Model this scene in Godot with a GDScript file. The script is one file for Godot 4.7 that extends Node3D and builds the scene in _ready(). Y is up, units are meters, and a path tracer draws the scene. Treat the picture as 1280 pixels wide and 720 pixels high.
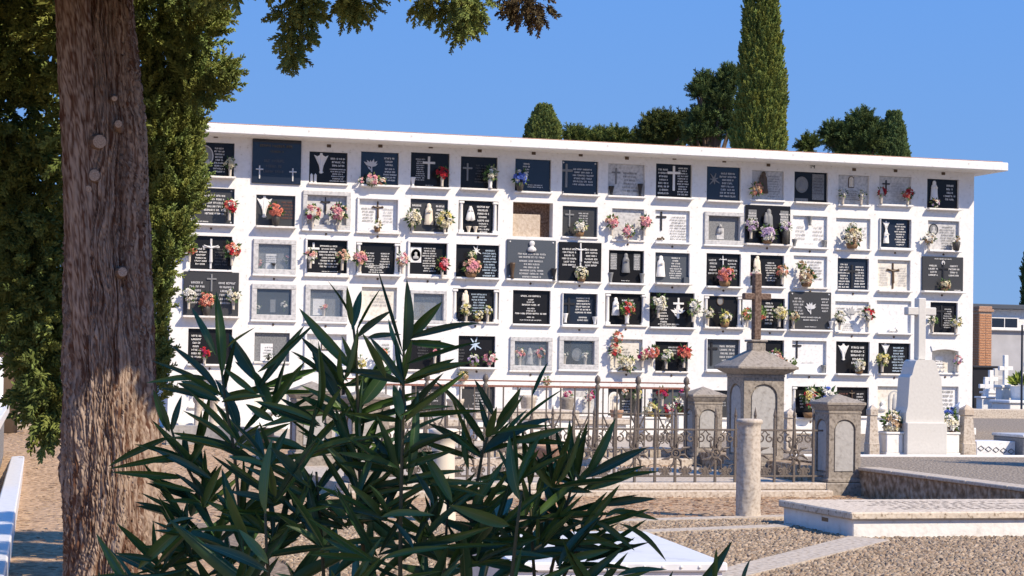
extends Node3D

# ------------------------------------------------------------------ helpers
var rng := RandomNumberGenerator.new()
var taken := {}
var M := {}
const FZ := -32.45          # plane of the niche facade
const FL := 3.7             # its ends
const FR := 18.13
const SOFFIT := 5.04

class MB:
	var st := SurfaceTool.new()
	func _init():
		st.begin(Mesh.PRIMITIVE_TRIANGLES)
		st.set_smooth_group(-1)
	func smooth(on: bool, g := 0):
		st.set_smooth_group(g if on else -1)
	func color(c: Color):
		st.set_color(c)
	func tri(a: Vector3, b: Vector3, c: Vector3):
		st.add_vertex(a); st.add_vertex(b); st.add_vertex(c)
	func quad(a: Vector3, b: Vector3, c: Vector3, d: Vector3):
		tri(a, b, c); tri(a, c, d)
	# box between two corners, optional chamfer of the four upright and top edges
	func box(a: Vector3, b: Vector3, ch := 0.0):
		var lo := Vector3(minf(a.x, b.x), minf(a.y, b.y), minf(a.z, b.z))
		var hi := Vector3(maxf(a.x, b.x), maxf(a.y, b.y), maxf(a.z, b.z))
		if ch <= 0.0:
			var p := []
			for k in 8:
				p.append(Vector3(hi.x if k & 1 else lo.x, hi.y if k & 2 else lo.y, hi.z if k & 4 else lo.z))
			quad(p[4], p[6], p[7], p[5]); quad(p[1], p[3], p[2], p[0])
			quad(p[0], p[2], p[6], p[4]); quad(p[5], p[7], p[3], p[1])
			quad(p[6], p[2], p[3], p[7]); quad(p[0], p[4], p[5], p[1])
			return
		var ring := func(i: float, y: float) -> Array:
			return [Vector3(lo.x + i, y, hi.z - i), Vector3(hi.x - i, y, hi.z - i), Vector3(hi.x - i, y, lo.z + i), Vector3(lo.x + i, y, lo.z + i)]
		var oct := func(i: float, y: float) -> Array:
			return [Vector3(lo.x + ch, y, hi.z - i), Vector3(hi.x - ch, y, hi.z - i), Vector3(hi.x - i, y, hi.z - ch), Vector3(hi.x - i, y, lo.z + ch), Vector3(hi.x - ch, y, lo.z + i), Vector3(lo.x + ch, y, lo.z + i), Vector3(lo.x + i, y, lo.z + ch), Vector3(lo.x + i, y, hi.z - ch)]
		var r0: Array = oct.call(ch, lo.y)
		var r1: Array = oct.call(0.0, lo.y + ch)
		var r2: Array = oct.call(0.0, hi.y - ch)
		var r3: Array = oct.call(ch, hi.y)
		var rs := [r0, r1, r2, r3]
		for j in 3:
			for k in 8:
				var n: int = (k + 1) % 8
				quad(rs[j][k], rs[j + 1][k], rs[j + 1][n], rs[j][n])
		for k in range(1, 7):
			tri(r3[0], r3[k + 1], r3[k]); tri(r0[0], r0[k], r0[k + 1])
	# profile of (radius, height) turned about y, then placed with xf
	func lathe(prof: Array, seg: int, xf := Transform3D.IDENTITY, flat := 1.0):
		for j in prof.size() - 1:
			var p: Vector2 = prof[j]
			var q: Vector2 = prof[j + 1]
			for k in seg:
				var a := TAU * k / seg
				var b := TAU * (k + 1) / seg
				var v0 := xf * Vector3(p.x * sin(a), p.y, p.x * cos(a) * flat)
				var v1 := xf * Vector3(q.x * sin(a), q.y, q.x * cos(a) * flat)
				var v2 := xf * Vector3(q.x * sin(b), q.y, q.x * cos(b) * flat)
				var v3 := xf * Vector3(p.x * sin(b), p.y, p.x * cos(b) * flat)
				if q.x > 0.0001: tri(v0, v1, v2)
				if p.x > 0.0001: tri(v0, v2, v3)
	func tube(pts: Array, rad: Array, seg := 6):
		var rings := []
		var side := Vector3.ZERO
		for j in pts.size():
			var t: Vector3 = (pts[mini(j + 1, pts.size() - 1)] - pts[maxi(j - 1, 0)]).normalized()
			if side == Vector3.ZERO:
				side = t.cross(Vector3.UP if absf(t.y) < 0.9 else Vector3.RIGHT).normalized()
			side = (side - t * side.dot(t)).normalized()
			var up := t.cross(side)
			var r: float = rad[mini(j, rad.size() - 1)]
			var ring := []
			for k in seg:
				var a := TAU * k / seg
				ring.append(pts[j] + (side * cos(a) + up * sin(a)) * r)
			rings.append(ring)
		for j in pts.size() - 1:
			for k in seg:
				var n: int = (k + 1) % seg
				quad(rings[j][k], rings[j][n], rings[j + 1][n], rings[j + 1][k])
		var e: int = pts.size() - 1
		for k in range(1, seg - 1):
			tri(rings[0][0], rings[0][k + 1], rings[0][k]); tri(rings[e][0], rings[e][k], rings[e][k + 1])
	# flat outline in x/y, pushed from z0 to z1 (z1 is the front)
	func extrude(poly: PackedVector2Array, z0: float, z1: float, xf := Transform3D.IDENTITY):
		var idx := Geometry2D.triangulate_polygon(poly)
		var cw := Geometry2D.is_polygon_clockwise(poly)
		for k in range(0, idx.size(), 3):
			var a := poly[idx[k]]
			var b := poly[idx[k + 1]]
			var c := poly[idx[k + 2]]
			if (b - a).cross(c - a) > 0.0:
				var t := b; b = c; c = t
			tri(xf * Vector3(a.x, a.y, z1), xf * Vector3(b.x, b.y, z1), xf * Vector3(c.x, c.y, z1))
		var n := poly.size()
		for k in n:
			var a := poly[k]
			var b := poly[(k + 1) % n]
			quad(xf * Vector3(a.x, a.y, z0), xf * Vector3(a.x, a.y, z1), xf * Vector3(b.x, b.y, z1), xf * Vector3(b.x, b.y, z0))
	func mesh(m: Material) -> ArrayMesh:
		st.generate_normals()
		st.set_material(m)
		return st.commit()

func numbered(s: String) -> String:
	var k: int = taken.get(s, 0)
	taken[s] = k + 1
	return s if k == 0 else "%s_%03d" % [s, k]

func thing(called: String, label: String, category: String, at := Vector3.ZERO, group := "") -> Node3D:
	var o := Node3D.new()
	o.name = numbered(called)
	add_child(o)
	o.position = at
	o.set_meta("label", label)
	o.set_meta("category", category)
	if group != "": o.set_meta("group", group)
	return o

func part(called: String, mb: MB, m: Material, parent: Node3D) -> MeshInstance3D:
	return part_mesh(called, mb.mesh(m), parent)

func part_mesh(called: String, me: Mesh, parent: Node3D) -> MeshInstance3D:
	var o := MeshInstance3D.new()
	o.mesh = me
	o.name = called
	parent.add_child(o, true)
	return o

func struct(called: String, mb: MB, m: Material) -> MeshInstance3D:
	var o := MeshInstance3D.new()
	o.mesh = mb.mesh(m)
	o.name = numbered(called)
	add_child(o)
	o.set_meta("kind", "structure")
	return o

func scatter(called: String, me: Mesh, xfs: Array, cols: Array, parent: Node3D) -> MultiMeshInstance3D:
	var mm := MultiMesh.new()
	mm.transform_format = MultiMesh.TRANSFORM_3D
	mm.use_colors = cols.size() > 0
	mm.mesh = me
	mm.instance_count = xfs.size()
	for k in xfs.size():
		mm.set_instance_transform(k, xfs[k])
		if cols.size() > 0: mm.set_instance_color(k, cols[k])
	var o := MultiMeshInstance3D.new()
	o.multimesh = mm
	o.name = called
	parent.add_child(o, true)
	o.set_meta("kind", "stuff")
	return o

const NICHES := [
	[0, 0, 4.062, 4.393, 4.684, 4.946, "n", "K", 0.13, "black plaque with oval portrait and white lettering", [["oval", 0.22, 0.6, 0.6, "G"]], 0.0, [[0.62, 0.88, 0.32, 9, 0.085, "W"]], [[4.607, 4.61, 0.105, "c", "v"]]],
	[0, 1, 4.972, 4.311, 5.776, 5.033, "p", "B", 0.0, "large polished dark blue plaque with two small silver crosses", [["cross", 0.15, 0.25, 0.3, "S"], ["cross", 0.83, 0.22, 0.3, "S"]], 0.0, [[0.5, 0.92, 0.9, 1, 0.12, "Y"], [0.5, 0.78, 0.34, 1, 0.09, "Y"], [0.45, 0.58, 0.5, 3, 0.12, "F"]], []],
	[0, 2, 5.918, 4.36, 6.56, 4.876, "n", "K", 0.05, "black plaque with white risen figure and two white candles", [["vee", 0.32, 0.62, 0.62, "W"], ["candle", 0.07, 0.15, 0.3, "W"], ["candle", 0.17, 0.15, 0.3, "W"]], 0.0, [[0.76, 0.86, 0.42, 3, 0.11, "W"], [0.76, 0.5, 0.44, 6, 0.075, "W"]], []],
	[0, 3, 6.783, 4.363, 7.428, 4.915, "n", "B", 0.11, "dark blue plaque with white lily motif and wide rose arrangement", [["lily", 0.3, 0.65, 0.5, "G"]], 0.0, [[0.76, 0.88, 0.3, 3, 0.1, "W"], [0.78, 0.55, 0.4, 5, 0.085, "W"]], [[6.956, 4.449, 0.126, "wkc", "b"], [6.781, 4.415, 0.067, "wk", "n"], [7.133, 4.416, 0.076, "wp", "n"]]],
	[0, 4, 7.633, 4.365, 8.301, 4.942, "n", "K", 0.1, "black plaque with tall silver cross and text column", [["cross", 0.48, 0.57, 0.66, "S"], ["vase", 0.06, 0.14, 0.26, "W"]], 0.0, [[0.26, 0.84, 0.24, 11, 0.06, "G"], [0.5, 0.08, 0.28, 1, 0.04, "W"]], [[8.155, 4.606, 0.111, "r", "v"]]],
	[0, 5, 8.496, 4.372, 9.139, 4.913, "n", "K", 0.1, "black plaque with engraved grey cross", [["cross", 0.2, 0.52, 0.55, "g"]], 0.0, [[0.57, 0.78, 0.36, 7, 0.085, "F"]], [[8.988, 4.629, 0.13, "wcg", "w"]]],
	[0, 6, 9.449, 4.363, 10.088, 4.915, "n", "B", 0.07, "dark blue plaque with small white text lines and blue flowers", [], 0.0, [[0.33, 0.9, 0.2, 5, 0.085, "W"], [0.58, 0.24, 0.42, 2, 0.06, "W"]], [[9.508, 4.597, 0.14, "bbw", "d"]]],
	[0, 7, 10.282, 4.349, 10.936, 4.925, "n", "B", 0.09, "dark blue plaque with faint cross and corner studs", [["cross", 0.14, 0.55, 0.7, "g"], ["studs", 0.5, 0.5, 1.0, "S"]], 0.0, [[0.6, 0.8, 0.6, 6, 0.09, "G"]], []],
	[0, 8, 11.111, 4.355, 11.782, 4.907, "n", "A", 0.05, "beige grey marble plaque with faint cross and two dark vases", [["cross", 0.24, 0.62, 0.5, "g"], ["vase", 0.1, 0.14, 0.3, "D"], ["vase", 0.88, 0.2, 0.4, "D"]], 0.0, [[0.62, 0.78, 0.45, 6, 0.11, "D"]], []],
	[0, 9, 11.987, 4.362, 12.653, 4.946, "n", "K", 0.11, "black plaque with slim white cross between two text columns", [["cross", 0.52, 0.58, 0.74, "W"]], 0.0, [[0.24, 0.88, 0.36, 8, 0.1, "W"], [0.77, 0.93, 0.34, 11, 0.078, "W"]], []],
	[0, 10, 12.93, 4.343, 13.568, 4.938, "n", "B", 0.09, "glossy blue plaque with engraved praying figure and text", [["star", 0.24, 0.62, 0.4, "g"]], 0.0, [[0.65, 0.86, 0.5, 8, 0.095, "G"]], []],
	[0, 11, 13.78, 4.389, 14.389, 4.904, "n", "A", 0.04, "grey marble plaque with brown saint statuette and text", [["saint", 0.38, 0.6, 0.75, "N"]], 0.0, [[0.72, 0.86, 0.42, 9, 0.085, "D"]], [[13.818, 4.569, 0.131, "tpo", "n"]]],
	[0, 12, 14.588, 4.379, 15.236, 4.918, "n", "K", 0.1, "black plaque with dark portrait beside grey text plate", [["plate", 0.74, 0.52, 0.85, "g"], ["oval", 0.25, 0.58, 0.5, "g"], ["bar", 0.25, 0.07, 0.12, "G"]], 0.0, [[0.74, 0.86, 0.36, 6, 0.1, "F"]], []],
	[0, 13, 15.438, 4.368, 16.039, 4.897, "n", "A", 0.06, "grey marble plaque with arched icon and two white vases", [["icon", 0.45, 0.78, 0.4, "N"]], 0.0, [[0.46, 0.5, 0.4, 5, 0.07, "D"]], [[15.489, 4.566, 0.087, "w", "v"], [15.847, 4.552, 0.087, "wc", "v"]]],
	[0, 14, 16.236, 4.4, 16.869, 4.91, "n", "A", 0.08, "pale grey marble plaque with dark cross, red flowers", [["cross", 0.25, 0.62, 0.5, "D"]], 0.0, [[0.62, 0.8, 0.5, 8, 0.09, "F"]], [[16.238, 4.61, 0.098, "rr", "v"], [16.759, 4.602, 0.108, "rro", "v"]]],
	[0, 15, 17.188, 4.364, 17.822, 4.9, "n", "K", 0.11, "black plaque with white seated figure over printed flowers", [["virgin", 0.25, 0.62, 0.65, "W"]], 0.0, [[0.76, 0.86, 0.34, 3, 0.12, "W"], [0.74, 0.5, 0.4, 2, 0.11, "W"], [0.78, 0.05, 0.3, 1, 0.04, "G"]], [[17.302, 4.465, 0.089, "lwp", "n"]]],
	[1, 0, 3.963, 3.618, 4.701, 4.202, "n", "D", 0.1, "dark grey plaque with black cross and long white text", [["cross", 0.22, 0.6, 0.62, "D"], ["candle", 0.04, 0.15, 0.25, "W"], ["studs", 0.5, 0.5, 1.0, "S"]], 0.0, [[0.58, 0.85, 0.55, 6, 0.1, "W"], [0.3, 0.1, 0.45, 2, 0.06, "W"]], [[4.61, 3.921, 0.121, "rrwo", "v"]]],
	[1, 1, 5.055, 3.616, 5.701, 4.127, "n", "D", 0.13, "dark grey plaque with white risen figure and coral bouquet", [["vee", 0.22, 0.6, 0.66, "W"]], 0.0, [[0.82, 0.84, 0.34, 6, 0.1, "R"]], [[5.368, 3.884, 0.131, "oo", "d"]]],
	[1, 2, 5.82, 3.593, 6.622, 4.226, "f", "A", 0.06, "grey framed marble plaque with black crucifix and pink flowers", [["crucifix", 0.48, 0.66, 0.6, "D"]], 0.075, [[0.5, 0.25, 0.3, 3, 0.08, "D"]], [[5.977, 3.868, 0.132, "mkcp", "v"], [6.403, 3.871, 0.15, "mkck", "v"]]],
	[1, 3, 6.731, 3.583, 7.45, 4.155, "f", "W", 0.05, "white marble plaque with slim bronze crucifix and flower basket", [["crucifix", 0.5, 0.6, 0.7, "N"]], 0.035, [[0.25, 0.75, 0.35, 5, 0.1, "D"], [0.78, 0.75, 0.3, 5, 0.1, "F"]], [[7.066, 3.696, 0.084, "wtc", "b"]]],
	[1, 4, 7.641, 3.613, 8.288, 4.163, "n", "D", 0.06, "dark plaque with white robed statue and cream flowers both sides", [["virgin", 0.5, 0.55, 0.66, "C"]], 0.0, [[0.18, 0.86, 0.25, 6, 0.11, "W"], [0.8, 0.86, 0.25, 6, 0.11, "W"]], [[7.662, 3.824, 0.144, "ccw", "v"], [8.211, 3.831, 0.146, "ccy", "v"]]],
	[1, 5, 8.58, 3.629, 9.054, 4.156, "c", "K", 0.03, "black plaque with praying hands between white columns", [["hands", 0.22, 0.62, 0.5, "W"], ["vase", 0.15, 0.1, 0.2, "C"], ["vase", 0.4, 0.1, 0.2, "C"]], 0.0, [[0.7, 0.9, 0.5, 5, 0.11, "W"], [0.72, 0.35, 0.4, 4, 0.09, "W"]], []],
	[1, 6, 9.421, 3.595, 10.13, 4.179, "e", "T", 0.0, "unfinished open niche with brown brick and tan board", [], 0.0, [], []],
	[1, 7, 10.302, 3.623, 10.934, 4.144, "n", "D", 0.03, "dark grey plaque with outlined silver cross and white bouquet", [["cross", 0.22, 0.6, 0.55, "g"]], 0.0, [[0.62, 0.82, 0.3, 6, 0.08, "G"]], [[10.589, 3.781, 0.116, "wwc", "b"]]],
	[1, 8, 11.196, 3.598, 11.779, 4.135, "n", "A", 0.03, "pale marble plaque with three pink flower vases", [], 0.0, [], [[11.164, 3.897, 0.117, "kkp", "v"], [11.76, 3.919, 0.118, "kkp", "v"], [11.457, 3.743, 0.117, "kkw", "v"]]],
	[1, 9, 11.985, 3.583, 12.621, 4.138, "n", "W", 0.08, "white marble plaque with dark cross and grey text", [["cross", 0.2, 0.66, 0.6, "D"], ["rose", 0.18, 0.1, 0.14, "N"]], 0.0, [[0.7, 0.84, 0.5, 9, 0.085, "D"]], []],
	[1, 10, 12.889, 3.573, 13.624, 4.146, "f", "G", 0.05, "white framed glass niche with pale hands panel", [["hands", 0.4, 0.5, 0.4, "F"], ["plate", 0.42, 0.28, 0.45, "F"]], 0.075, [], []],
	[1, 11, 13.654, 3.614, 14.505, 4.29, "p", "K", 0.11, "large black plaque with outlined figure between two grey text panels", [["plate", 0.15, 0.6, 0.55, "g"], ["plate", 0.86, 0.6, 0.55, "g"], ["saint", 0.5, 0.6, 0.62, "g"]], 0.0, [[0.15, 0.82, 0.22, 7, 0.07, "W"], [0.86, 0.82, 0.22, 7, 0.07, "W"]], [[13.736, 3.934, 0.122, "wll", "v"], [14.041, 3.791, 0.151, "lwl", "b"], [14.389, 3.915, 0.114, "wwl", "d"]]],
	[1, 12, 14.568, 3.584, 15.23, 4.137, "n", "W", 0.06, "white marble plaque with faint text and empty oval vase", [["vase", 0.5, 0.85, 0.3, "g"], ["vase", 0.06, 0.12, 0.25, "g"], ["vase", 0.92, 0.12, 0.25, "g"]], 0.0, [[0.25, 0.7, 0.3, 4, 0.12, "F"], [0.76, 0.7, 0.3, 4, 0.12, "F"], [0.5, 0.15, 0.4, 1, 0.06, "F"]], []],
	[1, 13, 15.401, 3.583, 16.072, 4.125, "n", "W", 0.06, "white marble plaque behind large dried cream bouquet", [], 0.0, [[0.75, 0.75, 0.35, 4, 0.1, "F"]], [[15.669, 3.804, 0.174, "ctw", "b"], [15.698, 4.004, 0.068, "cw", "n"]]],
	[1, 14, 16.245, 3.61, 16.877, 4.155, "f", "B", 0.1, "dark blue plaque with white figure and bold white text", [["vee", 0.22, 0.75, 0.35, "W"], ["virgin", 0.22, 0.4, 0.5, "W"]], 0.02, [[0.7, 0.9, 0.38, 9, 0.092, "W"]], []],
	[1, 15, 17.212, 3.612, 17.838, 4.147, "n", "A", 0.1, "grey marble plaque with oval portrait and dark text", [["oval", 0.22, 0.7, 0.36, "D"]], 0.0, [[0.66, 0.84, 0.5, 9, 0.09, "D"]], [[17.181, 3.827, 0.119, "wwt", "v"], [17.741, 3.802, 0.08, "tw", "d"]]],
	[2, 0, 4.007, 2.878, 4.679, 3.423, "n", "K", 0.05, "black plaque with silver crucifix and coral flowers both sides", [["crucifix", 0.5, 0.48, 0.9, "S"]], 0.0, [[0.26, 0.66, 0.3, 6, 0.09, "W"], [0.74, 0.66, 0.3, 6, 0.09, "F"]], [[3.981, 3.225, 0.119, "oowo", "v"], [4.665, 3.208, 0.137, "oocr", "v"]]],
	[2, 1, 5.02, 2.829, 5.73, 3.405, "z", "G", 0.07, "white framed glass niche with white lower panel", [["plate", 0.42, 0.32, 0.6, "W"], ["vase", 0.48, 0.12, 0.25, "D"]], 0.085, [[0.42, 0.56, 0.5, 4, 0.08, "F"]], [[5.583, 3.107, 0.057, "wk", "n"], [5.164, 3.015, 0.057, "kp", "n"]]],
	[2, 2, 5.876, 2.841, 6.611, 3.448, "f", "K", 0.06, "black plaque with white cross and peach bouquets in rounded frame", [["cross", 0.17, 0.6, 0.65, "W"]], 0.035, [[0.55, 0.88, 0.5, 8, 0.09, "W"], [0.6, 0.08, 0.5, 1, 0.05, "W"]], [[5.952, 3.171, 0.107, "pkw", "v"], [6.485, 3.161, 0.116, "ppc", "v"]]],
	[2, 3, 6.84, 2.879, 7.369, 3.397, "c", "K", 0.12, "black round-cornered plaque between pale stone pilasters", [], 0.0, [[0.25, 0.72, 0.36, 6, 0.085, "W"], [0.74, 0.72, 0.36, 6, 0.085, "W"], [0.46, 0.32, 0.6, 4, 0.07, "W"]], [[6.781, 3.144, 0.125, "kkp", "v"], [7.498, 3.14, 0.118, "kpw", "v"]]],
	[2, 4, 7.601, 2.863, 8.316, 3.465, "f", "K", 0.06, "black plaque with white portrait medallion and pink bouquet", [["plate", 0.18, 0.62, 0.5, "W"], ["oval", 0.18, 0.62, 0.34, "D"]], 0.04, [[0.55, 0.88, 0.4, 10, 0.08, "W"]], [[8.184, 3.081, 0.12, "rkk", "v"]]],
	[2, 5, 8.441, 2.874, 9.194, 3.427, "n", "K", 0.1, "black plaque with big peach gladiolus bouquet and white ribbon", [["star", 0.48, 0.82, 0.35, "W"]], 0.0, [[0.8, 0.88, 0.34, 10, 0.085, "C"]], [[8.683, 3.055, 0.155, "ppk", "b"], [8.693, 3.257, 0.078, "cg", "n"]]],
	[2, 6, 9.32, 2.874, 10.184, 3.539, "p", "E", 0.09, "large slate grey plaque with silver bust at top", [["bust", 0.5, 0.84, 0.3, "S"], ["vase", 0.1, 0.2, 0.4, "N"], ["vase", 0.95, 0.14, 0.3, "D"], ["studs", 0.5, 0.5, 1.0, "S"]], 0.0, [[0.5, 0.68, 0.8, 2, 0.08, "G"], [0.5, 0.5, 0.5, 6, 0.08, "G"]], []],
	[2, 7, 10.242, 2.857, 11.004, 3.527, "p", "K", 0.08, "black plaque with pale crucifix between paired text blocks", [["crucifix", 0.5, 0.68, 0.6, "S"]], 0.0, [[0.24, 0.86, 0.38, 6, 0.08, "W"], [0.76, 0.86, 0.38, 6, 0.08, "W"], [0.5, 0.4, 0.5, 1, 0.06, "W"]], [[10.631, 3.004, 0.116, "ccw", "b"]]],
	[2, 8, 11.15, 2.853, 11.791, 3.417, "n", "K", 0.09, "black plaque with outlined virgin between framed text blocks", [["plate", 0.16, 0.66, 0.5, "g"], ["plate", 0.82, 0.66, 0.5, "g"], ["virgin", 0.5, 0.62, 0.6, "g"], ["vase", 0.06, 0.16, 0.3, "g"], ["vase", 0.95, 0.16, 0.3, "g"]], 0.0, [[0.16, 0.86, 0.18, 9, 0.05, "W"], [0.82, 0.86, 0.18, 9, 0.05, "W"], [0.5, 0.1, 0.25, 1, 0.04, "W"]], []],
	[2, 9, 11.997, 2.876, 12.632, 3.403, "n", "E", 0.13, "slate plaque with white virgin portrait and white text", [["virgin", 0.18, 0.55, 0.7, "W"], ["block", 0.95, 0.1, 0.22, "D"]], 0.0, [[0.62, 0.88, 0.26, 4, 0.09, "W"], [0.62, 0.52, 0.4, 5, 0.075, "W"]], []],
	[2, 10, 12.945, 2.846, 13.59, 3.419, "n", "K", 0.1, "black plaque with coral pink carnation basket", [["crucifix", 0.5, 0.72, 0.45, "S"]], 0.0, [[0.22, 0.85, 0.28, 5, 0.1, "G"], [0.78, 0.85, 0.28, 5, 0.1, "G"]], [[13.253, 3.052, 0.158, "okok", "b"]]],
	[2, 11, 13.771, 2.869, 14.409, 3.417, "n", "K", 0.08, "black plaque with white statuette and peach bouquet at right", [["saint", 0.22, 0.68, 0.6, "C"]], 0.0, [[0.64, 0.8, 0.34, 8, 0.08, "W"]], [[13.824, 3.069, 0.094, "kw", "n"], [14.339, 3.14, 0.113, "pto", "v"]]],
	[2, 12, 14.593, 2.877, 15.239, 3.429, "n", "W", 0.04, "white marble plaque with tall dried brown bouquet", [], 0.0, [[0.66, 0.86, 0.5, 7, 0.09, "D"]], [[14.798, 3.054, 0.152, "tcp", "b"], [14.704, 3.263, 0.095, "tg", "n"]]],
	[2, 13, 15.441, 2.856, 16.05, 3.412, "n", "B", 0.05, "dark blue plaque with dense white text around black cross", [["cross", 0.5, 0.42, 0.75, "D"]], 0.0, [[0.24, 0.85, 0.36, 9, 0.09, "W"], [0.74, 0.78, 0.4, 8, 0.09, "W"]], []],
	[2, 14, 16.223, 2.863, 16.87, 3.408, "n", "C", 0.09, "cream marble plaque with dark bronze crucifix", [["crucifix", 0.5, 0.48, 0.85, "N"]], 0.0, [[0.22, 0.78, 0.3, 8, 0.08, "F"], [0.8, 0.78, 0.3, 8, 0.08, "F"]], []],
	[2, 15, 17.092, 2.874, 17.91, 3.495, "p", "D", 0.13, "large dark grey plaque with dark cross and dried posy", [["cross", 0.5, 0.52, 0.62, "D"], ["oval", 0.5, 0.82, 0.1, "W"]], 0.0, [[0.26, 0.78, 0.24, 4, 0.09, "W"], [0.76, 0.78, 0.28, 4, 0.09, "W"], [0.5, 0.96, 0.45, 1, 0.05, "W"], [0.85, 0.06, 0.2, 1, 0.05, "W"]], [[17.51, 2.987, 0.109, "tc", "b"]]],
	[3, 0, 3.906, 2.126, 4.798, 2.839, "p", "D", 0.14, "large dark grey plaque with white and coral bouquets", [["cross", 0.5, 0.75, 0.4, "g"]], 0.0, [[0.24, 0.8, 0.3, 6, 0.09, "G"], [0.78, 0.8, 0.3, 6, 0.09, "G"]], [[3.985, 2.464, 0.119, "www", "v"], [4.27, 2.381, 0.136, "oopo", "d"], [4.707, 2.47, 0.113, "wwc", "v"]]],
	[3, 1, 5.01, 2.084, 5.746, 2.672, "z", "K", 0.05, "dark glazed niche in speckled marble frame with white sprigs", [["plate", 0.5, 0.35, 0.5, "g"]], 0.085, [], [[5.128, 2.298, 0.049, "w", "n"], [5.56, 2.335, 0.065, "w", "n"]]],
	[3, 2, 5.892, 2.077, 6.6, 2.683, "z", "G", 0.05, "glazed niche with white panel and small pink vase", [["plate", 0.3, 0.35, 0.62, "W"]], 0.085, [], [[6.222, 2.325, 0.066, "pk", "v"]]],
	[3, 3, 6.842, 2.137, 7.438, 2.667, "n", "C", 0.05, "plain cream marble plaque with faint lettering", [], 0.0, [[0.55, 0.8, 0.6, 4, 0.1, "F"]], []],
	[3, 4, 7.658, 2.075, 8.29, 2.636, "z", "G", 0.05, "grey glazed niche with pale frame behind the oleander", [], 0.06, [], []],
	[3, 5, 8.497, 2.133, 9.096, 2.671, "c", "K", 0.03, "black plaque with cherub and blue white text between columns", [["saint", 0.22, 0.7, 0.55, "C"]], 0.0, [[0.62, 0.9, 0.5, 8, 0.085, "L"]], [[8.613, 2.329, 0.103, "ycw", "v"], [8.823, 2.24, 0.086, "cyw", "b"], [8.988, 2.338, 0.087, "yw", "v"]]],
	[3, 6, 9.448, 2.114, 10.113, 2.684, "n", "K", 0.06, "plain black plaque filled with centred white text", [], 0.0, [[0.5, 0.88, 0.55, 1, 0.09, "W"], [0.5, 0.76, 0.25, 2, 0.07, "W"], [0.5, 0.62, 0.65, 1, 0.09, "W"], [0.5, 0.5, 0.25, 2, 0.07, "W"], [0.5, 0.36, 0.9, 1, 0.09, "W"], [0.5, 0.24, 0.25, 1, 0.07, "W"], [0.5, 0.15, 0.6, 1, 0.06, "W"]], []],
	[3, 7, 10.313, 2.106, 10.96, 2.666, "f", "B", 0.09, "dark blue plaque with black cross in slim white frame", [["cross", 0.2, 0.5, 0.75, "D"], ["vase", 0.08, 0.2, 0.3, "W"], ["vase", 0.95, 0.14, 0.25, "G"]], 0.02, [[0.62, 0.92, 0.5, 6, 0.095, "W"], [0.62, 0.28, 0.36, 2, 0.09, "W"]], []],
	[3, 8, 11.206, 2.138, 11.744, 2.66, "c", "K", 0.04, "black plaque with white statue and fiery red bouquet between columns", [["virgin", 0.17, 0.6, 0.6, "W"]], 0.0, [[0.6, 0.86, 0.5, 4, 0.1, "W"]], [[11.464, 2.411, 0.135, "ggro", "w"]]],
	[3, 9, 11.905, 2.114, 12.732, 2.71, "n", "K", 0.09, "black plaque with white ornate cross and white flowers both sides", [["lily", 0.66, 0.5, 0.5, "W"], ["cross", 0.66, 0.56, 0.6, "W"]], 0.0, [[0.34, 0.88, 0.2, 9, 0.085, "W"], [0.45, 0.12, 0.5, 2, 0.06, "W"]], [[12.031, 2.534, 0.146, "wwc", "v"], [12.666, 2.467, 0.138, "wwg", "v"]]],
	[3, 10, 13.015, 2.135, 13.525, 2.665, "c", "K", 0.09, "black plaque with round portrait and yellow flower basket", [["oval", 0.42, 0.86, 0.26, "N"]], 0.0, [[0.6, 0.6, 0.5, 3, 0.08, "F"]], [[12.95, 2.377, 0.102, "wc", "v"], [13.264, 2.314, 0.121, "yyw", "b"]]],
	[3, 11, 13.872, 2.125, 14.435, 2.659, "n", "K", 0.08, "black plaque with orange flowers and yellow-green bouquet", [], 0.0, [[0.5, 0.9, 0.34, 7, 0.11, "W"]], [[13.683, 2.38, 0.112, "yog", "v"], [13.924, 2.399, 0.122, "goo", "n"], [14.288, 2.422, 0.142, "ycc", "v"]]],
	[3, 12, 14.51, 2.127, 15.31, 2.792, "p", "D", 0.1, "large dark grey plaque with silver lily motif", [["lily", 0.5, 0.62, 0.42, "S"], ["studs", 0.5, 0.5, 1.0, "S"], ["vase", 0.97, 0.14, 0.2, "G"]], 0.0, [[0.2, 0.86, 0.28, 6, 0.08, "G"], [0.84, 0.86, 0.2, 5, 0.08, "G"], [0.5, 0.36, 0.55, 2, 0.07, "G"], [0.5, 0.1, 0.3, 1, 0.05, "G"]], [[14.563, 2.358, 0.104, "tc", "v"]]],
	[3, 13, 15.404, 2.102, 16.059, 2.642, "n", "W", 0.05, "white marble plaque with pale carving and mixed flowers", [["lily", 0.5, 0.68, 0.5, "F"]], 0.0, [[0.2, 0.82, 0.3, 4, 0.09, "D"], [0.82, 0.82, 0.3, 4, 0.09, "D"], [0.42, 0.3, 0.4, 4, 0.07, "D"]], [[15.455, 2.364, 0.115, "wcd", "v"], [15.998, 2.434, 0.126, "rwc", "v"]]],
	[3, 14, 16.216, 2.105, 16.894, 2.677, "n", "W", 0.08, "blank white marble plaque with tiny reclining figurine", [["rose", 0.52, 0.08, 0.2, "W"]], 0.0, [], []],
	[3, 15, 17.277, 2.125, 17.822, 2.673, "n", "K", 0.08, "black plaque with pale text beside the white stone cross", [["cross", 0.45, 0.55, 0.7, "D"]], 0.0, [[0.68, 0.82, 0.36, 9, 0.075, "G"]], [[17.277, 2.348, 0.099, "wcg", "v"], [17.741, 2.33, 0.11, "wcy", "v"]]],
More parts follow.
